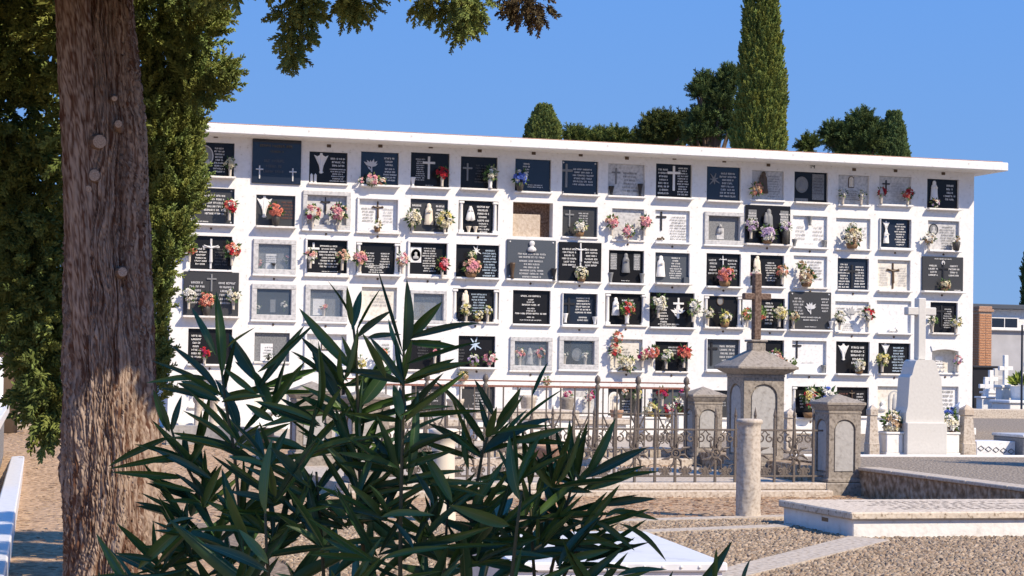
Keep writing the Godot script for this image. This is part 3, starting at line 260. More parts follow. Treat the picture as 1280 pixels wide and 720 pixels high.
const FAR_TREES := [
	["column", "tall slim dark green cypress towering behind the niche wall", 22.966, -53.53, 14.537, [[0.0, 0.684], [0.506, 0.684], [0.569, 0.65], [0.649, 0.557], [0.729, 0.464], [0.809, 0.383], [0.904, 0.255], [1.0, 0.05]], 22000, 0.4, 0.165, 0.195, 0.048],
	["column", "short pointed cypress tip left of the middle, behind roof", 18.099, -59.101, 8.798, [[0.0, 0.496], [0.87, 0.496], [0.927, 0.397], [0.961, 0.223], [0.983, 0.099], [1.0, 0.05]], 14000, 0.36, 0.125, 0.16, 0.048],
	["column", "narrow pointed cypress right of the bushy evergreen", 28.526, -56.064, 8.814, [[0.0, 0.347], [0.862, 0.347], [0.904, 0.273], [0.947, 0.174], [0.975, 0.074], [1.0, 0.05]], 14000, 0.34, 0.095, 0.135, 0.05],
	["loose", "low evergreen crowns just above roof, left of tall cypress", 21.066, -62.39, 0.0, [[-0.923, 8.433, -0.364, 0.096, 0.065, 0.087, 22], [-0.704, 8.534, -0.257, 0.075, 0.065, 0.067, 22], [-0.679, 8.508, -0.206, 0.075, 0.037, 0.068, 22], [-0.747, 8.551, -0.384, 0.059, 0.039, 0.053, 22], [-0.74, 8.47, -0.257, 0.097, 0.033, 0.087, 22], [-0.796, 8.535, -0.098, 0.101, 0.036, 0.091, 22], [-0.482, 8.529, -0.146, 0.063, 0.066, 0.057, 22], [-0.768, 8.483, -0.414, 0.106, 0.055, 0.095, 22], [-0.682, 8.463, -0.038, 0.068, 0.034, 0.061, 22], [-0.595, 8.596, -0.236, 0.084, 0.028, 0.076, 22], [-0.883, 8.624, -0.163, 0.098, 0.047, 0.088, 22], [-1.082, 8.535, -0.098, 0.048, 0.067, 0.043, 22], [-0.781, 8.358, -0.165, 0.046, 0.059, 0.041, 22], [-0.282, 8.374, -0.227, 0.037, 0.026, 0.033, 13], [-0.26, 8.481, -0.015, 0.081, 0.049, 0.073, 13], [-0.389, 8.456, -0.187, 0.073, 0.024, 0.066, 13], [-0.282, 8.224, 0.052, 0.036, 0.049, 0.033, 13], [-0.367, 8.475, -0.238, 0.08, 0.031, 0.072, 13], [-0.474, 8.326, 0.005, 0.05, 0.026, 0.045, 13], [-0.241, 8.449, 0.087, 0.084, 0.025, 0.076, 13], [-0.128, 8.363, -0.064, 0.055, 0.028, 0.049, 13], [-0.191, 8.294, -0.191, 0.055, 0.022, 0.05, 13], [-0.125, 8.398, -0.107, 0.076, 0.025, 0.069, 13], [-0.137, 8.331, -0.015, 0.074, 0.024, 0.066, 13], [-0.134, 8.493, -0.194, 0.049, 0.034, 0.044, 13], [-0.144, 8.261, -0.117, 0.057, 0.035, 0.051, 13], [-0.12, 8.456, 0.022, 0.065, 0.029, 0.059, 22], [0.299, 8.437, 0.158, 0.079, 0.042, 0.071, 22], [0.151, 8.495, 0.108, 0.088, 0.054, 0.079, 22], [0.136, 8.317, -0.06, 0.083, 0.047, 0.075, 22], [-0.079, 8.568, -0.117, 0.058, 0.041, 0.052, 22], [0.002, 8.368, -0.027, 0.098, 0.047, 0.088, 22], [0.247, 8.463, 0.095, 0.056, 0.048, 0.051, 22], [0.158, 8.334, -0.008, 0.089, 0.036, 0.08, 22], [0.075, 8.312, -0.122, 0.062, 0.054, 0.056, 22], [-0.052, 8.295, -0.025, 0.099, 0.042, 0.089, 22], [0.193, 8.596, -0.006, 0.098, 0.041, 0.088, 22], [0.013, 8.311, -0.025, 0.052, 0.051, 0.046, 22], [-0.028, 8.36, -0.058, 0.079, 0.051, 0.071, 22], [0.562, 8.465, 0.112, 0.051, 0.04, 0.046, 22], [0.589, 8.625, 0.197, 0.079, 0.025, 0.071, 22], [0.52, 8.513, 0.288, 0.049, 0.035, 0.044, 22], [0.583, 8.522, 0.136, 0.069, 0.037, 0.062, 22], [0.426, 8.436, 0.168, 0.096, 0.024, 0.086, 22], [0.501, 8.588, 0.208, 0.048, 0.053, 0.043, 22], [0.744, 8.514, 0.29, 0.047, 0.043, 0.042, 22], [0.353, 8.415, -0.015, 0.09, 0.039, 0.081, 22], [0.455, 8.407, 0.113, 0.05, 0.045, 0.045, 22], [0.867, 8.464, 0.105, 0.078, 0.036, 0.07, 22], [0.598, 8.474, 0.325, 0.075, 0.046, 0.068, 22], [0.339, 8.356, 0.211, 0.064, 0.039, 0.057, 22], [0.527, 8.665, 0.005, 0.064, 0.058, 0.058, 22], [0.905, 8.324, 0.294, 0.084, 0.03, 0.075, 11], [0.908, 8.47, 0.28, 0.059, 0.024, 0.053, 11], [1.172, 8.442, 0.255, 0.057, 0.025, 0.051, 11], [1.07, 8.366, 0.172, 0.061, 0.024, 0.055, 11], [1.087, 8.321, 0.158, 0.048, 0.021, 0.043, 11], [0.971, 8.457, 0.256, 0.058, 0.033, 0.052, 11], [1.012, 8.323, 0.286, 0.072, 0.025, 0.065, 11], [0.929, 8.414, 0.322, 0.061, 0.029, 0.055, 11], [1.003, 8.269, 0.307, 0.036, 0.023, 0.033, 11], [1.232, 8.319, 0.269, 0.062, 0.018, 0.056, 11], [0.849, 8.4, 0.259, 0.07, 0.033, 0.063, 11], [1.103, 8.316, 0.423, 0.054, 0.039, 0.049, 11], [0.968, 8.475, 0.226, 0.038, 0.038, 0.034, 11]], 0.4, 0.4, 0.125, 0.16, 0.048],
	["loose", "rounded evergreen crown with two tops near tall cypress", 22.393, -59.927, 0.0, [[-0.351, 8.812, 0.086, 0.1, 0.124, 0.09, 35], [-0.426, 8.766, 0.058, 0.08, 0.079, 0.072, 35], [-0.334, 8.587, -0.221, 0.051, 0.071, 0.046, 35], [0.005, 8.479, -0.197, 0.048, 0.109, 0.043, 35], [0.081, 8.737, 0.175, 0.05, 0.119, 0.045, 35], [-0.353, 8.445, 0.005, 0.095, 0.064, 0.086, 35], [-0.084, 8.663, 0.15, 0.088, 0.085, 0.079, 35], [-0.251, 8.673, 0.142, 0.054, 0.083, 0.049, 35], [0.025, 8.837, 0.2, 0.097, 0.122, 0.087, 35], [-0.24, 8.858, -0.236, 0.087, 0.091, 0.079, 35], [-0.176, 8.819, -0.082, 0.094, 0.065, 0.085, 35], [-0.478, 8.72, -0.008, 0.084, 0.102, 0.076, 35], [-0.345, 8.668, 0.086, 0.098, 0.093, 0.088, 35], [-0.509, 8.471, -0.214, 0.083, 0.038, 0.075, 21], [-0.638, 8.266, -0.034, 0.079, 0.034, 0.071, 21], [-0.679, 8.267, -0.122, 0.091, 0.051, 0.082, 21], [-0.578, 8.285, -0.025, 0.082, 0.032, 0.074, 21], [-0.273, 8.305, -0.252, 0.053, 0.035, 0.048, 21], [-0.687, 8.16, -0.14, 0.048, 0.057, 0.043, 21], [-0.551, 8.451, -0.102, 0.076, 0.045, 0.068, 21], [-0.399, 8.479, -0.075, 0.078, 0.065, 0.07, 21], [-0.398, 8.223, -0.202, 0.075, 0.055, 0.067, 21], [-0.674, 8.353, -0.008, 0.042, 0.039, 0.038, 21], [-0.405, 8.241, -0.1, 0.084, 0.03, 0.076, 21], [-0.432, 8.214, 0.034, 0.065, 0.05, 0.058, 21], [-0.441, 8.42, -0.261, 0.062, 0.047, 0.056, 21], [0.423, 8.546, 0.25, 0.075, 0.066, 0.067, 35], [0.353, 8.654, 0.192, 0.056, 0.125, 0.05, 35], [0.719, 8.312, -0.01, 0.106, 0.09, 0.095, 35], [0.613, 8.626, 0.082, 0.076, 0.106, 0.068, 35], [0.366, 8.523, 0.34, 0.055, 0.071, 0.05, 35], [0.058, 8.61, 0.054, 0.082, 0.078, 0.073, 35], [0.242, 8.7, 0.227, 0.109, 0.066, 0.098, 35], [0.286, 8.101, -0.159, 0.104, 0.087, 0.093, 35], [0.369, 8.381, 0.352, 0.114, 0.085, 0.103, 35], [-0.051, 8.261, 0.201, 0.094, 0.08, 0.084, 35], [0.586, 8.536, 0.416, 0.091, 0.126, 0.082, 35], [0.318, 8.472, 0.233, 0.084, 0.058, 0.076, 35], [0.271, 8.539, -0.145, 0.057, 0.056, 0.052, 35], [0.69, 8.851, 0.363, 0.053, 0.059, 0.048, 17], [0.651, 8.788, 0.185, 0.06, 0.078, 0.054, 17], [0.737, 8.629, 0.24, 0.034, 0.06, 0.031, 17], [0.593, 8.664, 0.063, 0.064, 0.069, 0.057, 17], [0.571, 8.846, 0.318, 0.073, 0.044, 0.066, 17], [0.623, 8.771, 0.268, 0.071, 0.073, 0.064, 17], [0.706, 8.761, 0.254, 0.045, 0.037, 0.041, 17], [0.523, 8.642, 0.318, 0.036, 0.067, 0.033, 17], [0.696, 8.831, 0.257, 0.051, 0.038, 0.046, 17], [0.606, 8.906, 0.158, 0.06, 0.077, 0.054, 17], [0.703, 8.541, 0.173, 0.055, 0.073, 0.049, 17], [0.892, 8.672, 0.182, 0.067, 0.046, 0.061, 17], [0.583, 8.761, 0.272, 0.036, 0.042, 0.033, 17]], 0.5, 0.42, 0.085, 0.105, 0.035],
	["loose", "dark ragged evergreen close behind the tall cypress", 23.122, -57.638, 0.0, [[-0.004, 8.347, -0.026, 0.085, 0.218, 0.076, 56], [0.31, 8.755, -0.145, 0.092, 0.157, 0.083, 56], [0.455, 8.51, 0.258, 0.104, 0.168, 0.093, 56], [0.127, 8.784, -0.098, 0.143, 0.228, 0.129, 56], [0.391, 8.994, 0.196, 0.097, 0.21, 0.087, 56], [0.651, 8.491, -0.097, 0.091, 0.151, 0.082, 56], [-0.127, 8.842, -0.325, 0.127, 0.219, 0.115, 56], [-0.324, 8.564, -0.302, 0.145, 0.119, 0.13, 56], [0.01, 8.779, -0.02, 0.188, 0.108, 0.169, 56], [-0.454, 8.742, 0.067, 0.122, 0.136, 0.11, 56], [0.133, 9.193, 0.28, 0.118, 0.216, 0.106, 56], [0.026, 9.013, -0.21, 0.188, 0.23, 0.17, 56], [-0.142, 8.376, -0.015, 0.094, 0.229, 0.084, 56], [-0.128, 9.676, -0.119, 0.044, 0.079, 0.04, 21], [-0.17, 9.88, -0.109, 0.057, 0.077, 0.051, 21], [-0.447, 9.455, -0.075, 0.06, 0.039, 0.054, 21], [-0.442, 9.543, 0.11, 0.061, 0.057, 0.055, 21], [-0.365, 9.779, 0.003, 0.066, 0.078, 0.059, 21], [-0.026, 9.614, -0.006, 0.091, 0.078, 0.082, 21], [-0.489, 9.577, -0.145, 0.059, 0.072, 0.053, 21], [-0.442, 9.599, -0.01, 0.043, 0.044, 0.039, 21], [-0.427, 9.53, -0.222, 0.079, 0.056, 0.071, 21], [-0.303, 9.865, -0.077, 0.043, 0.081, 0.038, 21], [-0.012, 9.575, -0.028, 0.078, 0.086, 0.07, 21], [-0.409, 9.534, 0.04, 0.068, 0.089, 0.061, 21], [-0.108, 9.595, 0.074, 0.061, 0.039, 0.055, 21], [0.411, 9.895, 0.153, 0.09, 0.09, 0.081, 21], [0.27, 9.757, 0.069, 0.078, 0.07, 0.07, 21], [0.099, 9.857, 0.189, 0.051, 0.056, 0.046, 21], [0.17, 9.518, 0.012, 0.048, 0.074, 0.043, 21], [0.368, 9.775, 0.037, 0.071, 0.086, 0.064, 21], [0.345, 9.533, 0.012, 0.063, 0.069, 0.056, 21], [0.218, 9.81, 0.252, 0.073, 0.093, 0.066, 21], [0.353, 9.693, 0.288, 0.07, 0.073, 0.063, 21], [0.409, 9.898, 0.109, 0.075, 0.078, 0.068, 21], [0.452, 9.755, 0.269, 0.086, 0.093, 0.077, 21], [0.465, 9.523, 0.124, 0.091, 0.052, 0.082, 21], [0.364, 9.515, 0.295, 0.044, 0.05, 0.04, 21], [0.428, 9.762, 0.099, 0.074, 0.045, 0.066, 21], [-0.435, 7.957, -0.32, 0.105, 0.112, 0.095, 28], [-0.3, 8.188, 0.109, 0.117, 0.063, 0.105, 28], [-0.323, 8.367, -0.159, 0.075, 0.092, 0.067, 28], [-0.509, 8.168, -0.079, 0.077, 0.098, 0.069, 28], [-0.306, 8.491, -0.064, 0.075, 0.11, 0.067, 28], [-0.138, 8.215, -0.13, 0.053, 0.116, 0.048, 28], [-0.484, 8.425, -0.23, 0.082, 0.083, 0.074, 28], [-0.275, 8.182, -0.16, 0.069, 0.095, 0.062, 28], [-0.362, 8.019, -0.262, 0.069, 0.082, 0.062, 28], [-0.533, 8.283, -0.217, 0.078, 0.074, 0.07, 28], [-0.257, 8.404, -0.28, 0.055, 0.093, 0.05, 28], [-0.706, 8.213, -0.125, 0.114, 0.062, 0.103, 28], [-0.557, 8.236, 0.077, 0.102, 0.084, 0.092, 28], [0.428, 10.099, 0.305, 0.035, 0.045, 0.032, 10], [0.459, 10.154, 0.309, 0.037, 0.044, 0.033, 10], [0.4, 10.15, 0.299, 0.045, 0.045, 0.041, 10], [0.391, 10.1, 0.11, 0.037, 0.048, 0.033, 10], [0.417, 9.881, 0.138, 0.024, 0.027, 0.021, 10], [0.333, 10.072, 0.205, 0.05, 0.06, 0.045, 10], [0.623, 9.999, 0.2, 0.052, 0.031, 0.047, 10], [0.325, 10.069, 0.194, 0.055, 0.034, 0.05, 10], [0.42, 10.102, 0.287, 0.032, 0.051, 0.029, 10], [0.546, 10.11, 0.156, 0.025, 0.04, 0.023, 10], [0.556, 9.95, 0.139, 0.023, 0.057, 0.021, 10], [0.457, 9.962, 0.116, 0.03, 0.06, 0.027, 10], [0.552, 10.013, 0.185, 0.037, 0.036, 0.033, 10]], 0.6, 0.42, 0.095, 0.135, 0.05],
	["loose", "small evergreen tip right of the tall cypress", 26.866, -58.624, 0.0, [[-0.067, 8.309, -0.135, 0.033, 0.041, 0.029, 13], [-0.029, 8.143, 0.024, 0.031, 0.045, 0.028, 13], [-0.115, 8.269, 0.038, 0.049, 0.056, 0.044, 13], [-0.122, 8.148, 0.058, 0.048, 0.048, 0.043, 13], [-0.161, 8.206, -0.024, 0.027, 0.05, 0.024, 13], [-0.143, 8.188, -0.04, 0.057, 0.025, 0.052, 13], [0.086, 8.215, 0.08, 0.04, 0.024, 0.036, 13], [-0.139, 8.234, -0.045, 0.063, 0.036, 0.056, 13], [-0.058, 8.033, 0.03, 0.064, 0.057, 0.057, 13], [0.107, 8.34, -0.022, 0.03, 0.039, 0.027, 13], [-0.107, 8.175, -0.043, 0.063, 0.033, 0.056, 13], [0.039, 8.143, -0.006, 0.04, 0.04, 0.036, 13], [0.012, 8.298, 0.05, 0.029, 0.026, 0.026, 13]], 0.4, 0.36, 0.125, 0.16, 0.048],
	["loose", "broad bushy evergreen behind the roof at right", 27.407, -56.39, 0.0, [[0.27, 8.863, -0.063, 0.089, 0.081, 0.08, 49], [-0.099, 8.303, 0.053, 0.143, 0.111, 0.128, 49], [-0.225, 8.366, -0.012, 0.089, 0.132, 0.08, 49], [0.15, 8.436, -0.087, 0.077, 0.062, 0.07, 49], [-0.104, 8.504, -0.006, 0.069, 0.128, 0.062, 49], [0.057, 8.478, -0.101, 0.12, 0.068, 0.108, 49], [-0.421, 8.282, 0.131, 0.085, 0.139, 0.077, 49], [0.256, 8.656, 0.126, 0.073, 0.064, 0.066, 49], [-0.263, 8.213, -0.155, 0.132, 0.064, 0.119, 49], [-0.028, 8.389, 0.133, 0.136, 0.08, 0.122, 49], [0.309, 8.528, 0.133, 0.113, 0.135, 0.102, 49], [-0.031, 8.659, 0.2, 0.089, 0.138, 0.08, 49], [0.187, 8.661, 0.006, 0.072, 0.094, 0.065, 49], [-0.567, 8.128, -0.234, 0.05, 0.066, 0.045, 28], [-0.775, 8.268, -0.12, 0.098, 0.047, 0.088, 28], [-0.713, 8.225, -0.262, 0.097, 0.07, 0.087, 28], [-0.82, 8.31, -0.067, 0.093, 0.055, 0.084, 28], [-0.524, 8.383, -0.188, 0.096, 0.054, 0.087, 28], [-0.729, 7.997, -0.144, 0.049, 0.082, 0.044, 28], [-0.43, 8.329, 0.071, 0.094, 0.072, 0.084, 28], [-0.397, 8.177, -0.01, 0.081, 0.08, 0.073, 28], [-0.634, 8.307, -0.258, 0.048, 0.042, 0.043, 28], [-0.813, 8.332, -0.093, 0.046, 0.056, 0.041, 28], [-0.358, 8.117, 0.062, 0.097, 0.067, 0.087, 28], [-0.685, 8.268, -0.102, 0.044, 0.071, 0.039, 28], [-0.381, 8.338, -0.083, 0.099, 0.092, 0.089, 28], [0.591, 8.386, 0.356, 0.049, 0.081, 0.044, 28], [0.687, 8.22, 0.189, 0.069, 0.063, 0.062, 28], [0.727, 8.219, 0.053, 0.055, 0.079, 0.049, 28], [0.351, 8.415, -0.006, 0.098, 0.067, 0.088, 28], [0.359, 8.207, 0.128, 0.045, 0.107, 0.041, 28], [0.173, 8.325, 0.151, 0.077, 0.078, 0.069, 28], [0.486, 8.075, 0.104, 0.071, 0.095, 0.064, 28], [0.482, 8.324, 0.314, 0.084, 0.093, 0.076, 28], [0.564, 8.23, 0.196, 0.052, 0.051, 0.047, 28], [0.213, 8.01, 0.223, 0.052, 0.091, 0.047, 28], [0.384, 8.162, 0.031, 0.064, 0.049, 0.057, 28], [0.667, 8.436, 0.156, 0.063, 0.084, 0.056, 28], [0.174, 8.241, 0.128, 0.098, 0.064, 0.088, 28], [0.361, 7.95, -0.279, 0.135, 0.062, 0.122, 35], [0.189, 8.099, 0.463, 0.177, 0.08, 0.159, 35], [0.32, 7.923, 0.156, 0.188, 0.076, 0.17, 35], [0.299, 7.79, 0.077, 0.125, 0.08, 0.113, 35], [-0.056, 7.766, -0.019, 0.181, 0.048, 0.163, 35], [0.394, 7.949, 0.483, 0.178, 0.086, 0.161, 35], [-0.176, 7.968, -0.433, 0.098, 0.05, 0.089, 35], [0.177, 7.864, 0.141, 0.185, 0.075, 0.167, 35], [-0.064, 7.884, -0.148, 0.117, 0.039, 0.106, 35], [-0.443, 7.838, 0.023, 0.146, 0.063, 0.131, 35], [0.0, 7.805, 0.039, 0.157, 0.082, 0.141, 35], [-0.127, 7.884, 0.245, 0.116, 0.086, 0.104, 35], [0.096, 7.986, 0.063, 0.178, 0.045, 0.16, 35]], 0.5, 0.42, 0.095, 0.135, 0.05],
	["column", "dark cypress cut by the right picture edge", 40.308, -67.169, 6.56, [[0.0, 0.608], [0.097, 0.608], [0.468, 0.669], [0.745, 0.547], [0.884, 0.304], [1.0, 0.05]], 5000, 0.42, 0.095, 0.135, 0.05],
	["loose", "sunlit evergreen far left behind the old trunk", 0.993, -30.858, 0.0, [[-0.367, 2.433, 0.111, 0.106, 0.137, 0.095, 42], [0.114, 1.804, -0.127, 0.119, 0.173, 0.107, 42], [-0.067, 1.77, -0.343, 0.119, 0.08, 0.107, 42], [0.177, 2.243, 0.216, 0.068, 0.117, 0.062, 42], [-0.095, 2.382, -0.055, 0.082, 0.078, 0.074, 42], [-0.121, 2.723, -0.364, 0.098, 0.097, 0.088, 42], [0.279, 1.987, 0.026, 0.082, 0.124, 0.074, 42], [-0.06, 2.316, -0.206, 0.104, 0.166, 0.094, 42], [0.238, 1.923, -0.268, 0.132, 0.177, 0.119, 42], [0.086, 1.928, -0.292, 0.123, 0.153, 0.11, 42], [-0.063, 1.902, 0.044, 0.08, 0.115, 0.072, 42], [-0.142, 1.825, -0.336, 0.08, 0.139, 0.072, 42], [-0.101, 2.382, 0.115, 0.118, 0.119, 0.106, 42], [0.114, 1.589, 0.141, 0.066, 0.126, 0.06, 42], [0.4, 1.566, 0.107, 0.131, 0.173, 0.118, 42], [0.216, 1.475, 0.191, 0.067, 0.079, 0.06, 42], [-0.122, 1.256, -0.122, 0.093, 0.17, 0.083, 42], [0.386, 1.341, 0.042, 0.097, 0.097, 0.088, 42], [-0.184, 1.727, -0.314, 0.073, 0.112, 0.066, 42], [0.373, 1.726, -0.036, 0.072, 0.154, 0.065, 42], [0.394, 1.819, -0.164, 0.087, 0.115, 0.078, 42], [0.175, 1.246, -0.071, 0.109, 0.092, 0.098, 42], [0.371, 1.766, 0.256, 0.128, 0.151, 0.115, 42], [-0.126, 1.51, -0.022, 0.09, 0.095, 0.081, 42], [0.031, 1.59, 0.02, 0.108, 0.106, 0.098, 42], [0.288, 1.711, 0.201, 0.129, 0.111, 0.116, 42], [-0.56, 3.369, 0.023, 0.088, 0.14, 0.079, 35], [-0.392, 2.443, -0.052, 0.089, 0.212, 0.08, 35], [-0.383, 2.439, 0.025, 0.177, 0.102, 0.16, 35], [-0.323, 3.183, -0.019, 0.172, 0.162, 0.155, 35], [-0.736, 2.831, -0.385, 0.143, 0.155, 0.129, 35], [-0.497, 2.574, -0.161, 0.127, 0.112, 0.114, 35], [-0.03, 2.614, -0.138, 0.12, 0.176, 0.108, 35], [-0.11, 3.238, 0.224, 0.162, 0.099, 0.146, 35], [-0.215, 2.234, -0.233, 0.086, 0.105, 0.077, 35], [-0.363, 3.364, 0.116, 0.082, 0.156, 0.074, 35], [-0.478, 3.353, -0.429, 0.136, 0.21, 0.123, 35], [-0.598, 2.432, -0.106, 0.098, 0.159, 0.088, 35], [-0.368, 2.712, -0.377, 0.179, 0.144, 0.161, 35], [0.764, 1.168, -0.057, 0.054, 0.141, 0.049, 24], [0.666, 1.594, 0.168, 0.071, 0.104, 0.064, 24], [0.598, 1.566, 0.154, 0.081, 0.099, 0.073, 24], [0.429, 1.114, 0.078, 0.065, 0.104, 0.059, 24], [0.743, 1.407, 0.11, 0.067, 0.085, 0.061, 24], [0.396, 1.16, 0.063, 0.08, 0.133, 0.072, 24], [0.428, 1.604, 0.176, 0.042, 0.148, 0.038, 24], [0.414, 1.313, 0.101, 0.061, 0.067, 0.055, 24], [0.738, 1.291, 0.258, 0.045, 0.104, 0.041, 24], [0.605, 1.449, 0.154, 0.084, 0.091, 0.075, 24], [0.616, 1.375, -0.067, 0.084, 0.13, 0.076, 24], [0.65, 0.982, 0.143, 0.047, 0.078, 0.042, 24], [0.619, 1.389, 0.234, 0.07, 0.107, 0.063, 24]], 0.2, 0.34, 0.085, 0.125, 0.04],
	["column", "cypress shading the oleander, right of the camera", 2.75, -0.35, 4.7, [[0.0, 0.5], [0.1, 0.85], [0.5, 0.8], [0.8, 0.5], [1.0, 0.05]], 1700, 0.42, 0.095, 0.135, 0.05],
	["column", "cypress beyond the right picture edge shading the yard", 16.3, -18.5, 5.4, [[0.0, 0.3], [0.1, 0.6], [0.5, 0.55], [0.8, 0.35], [1.0, 0.05]], 3000, 0.42, 0.095, 0.135, 0.05]]

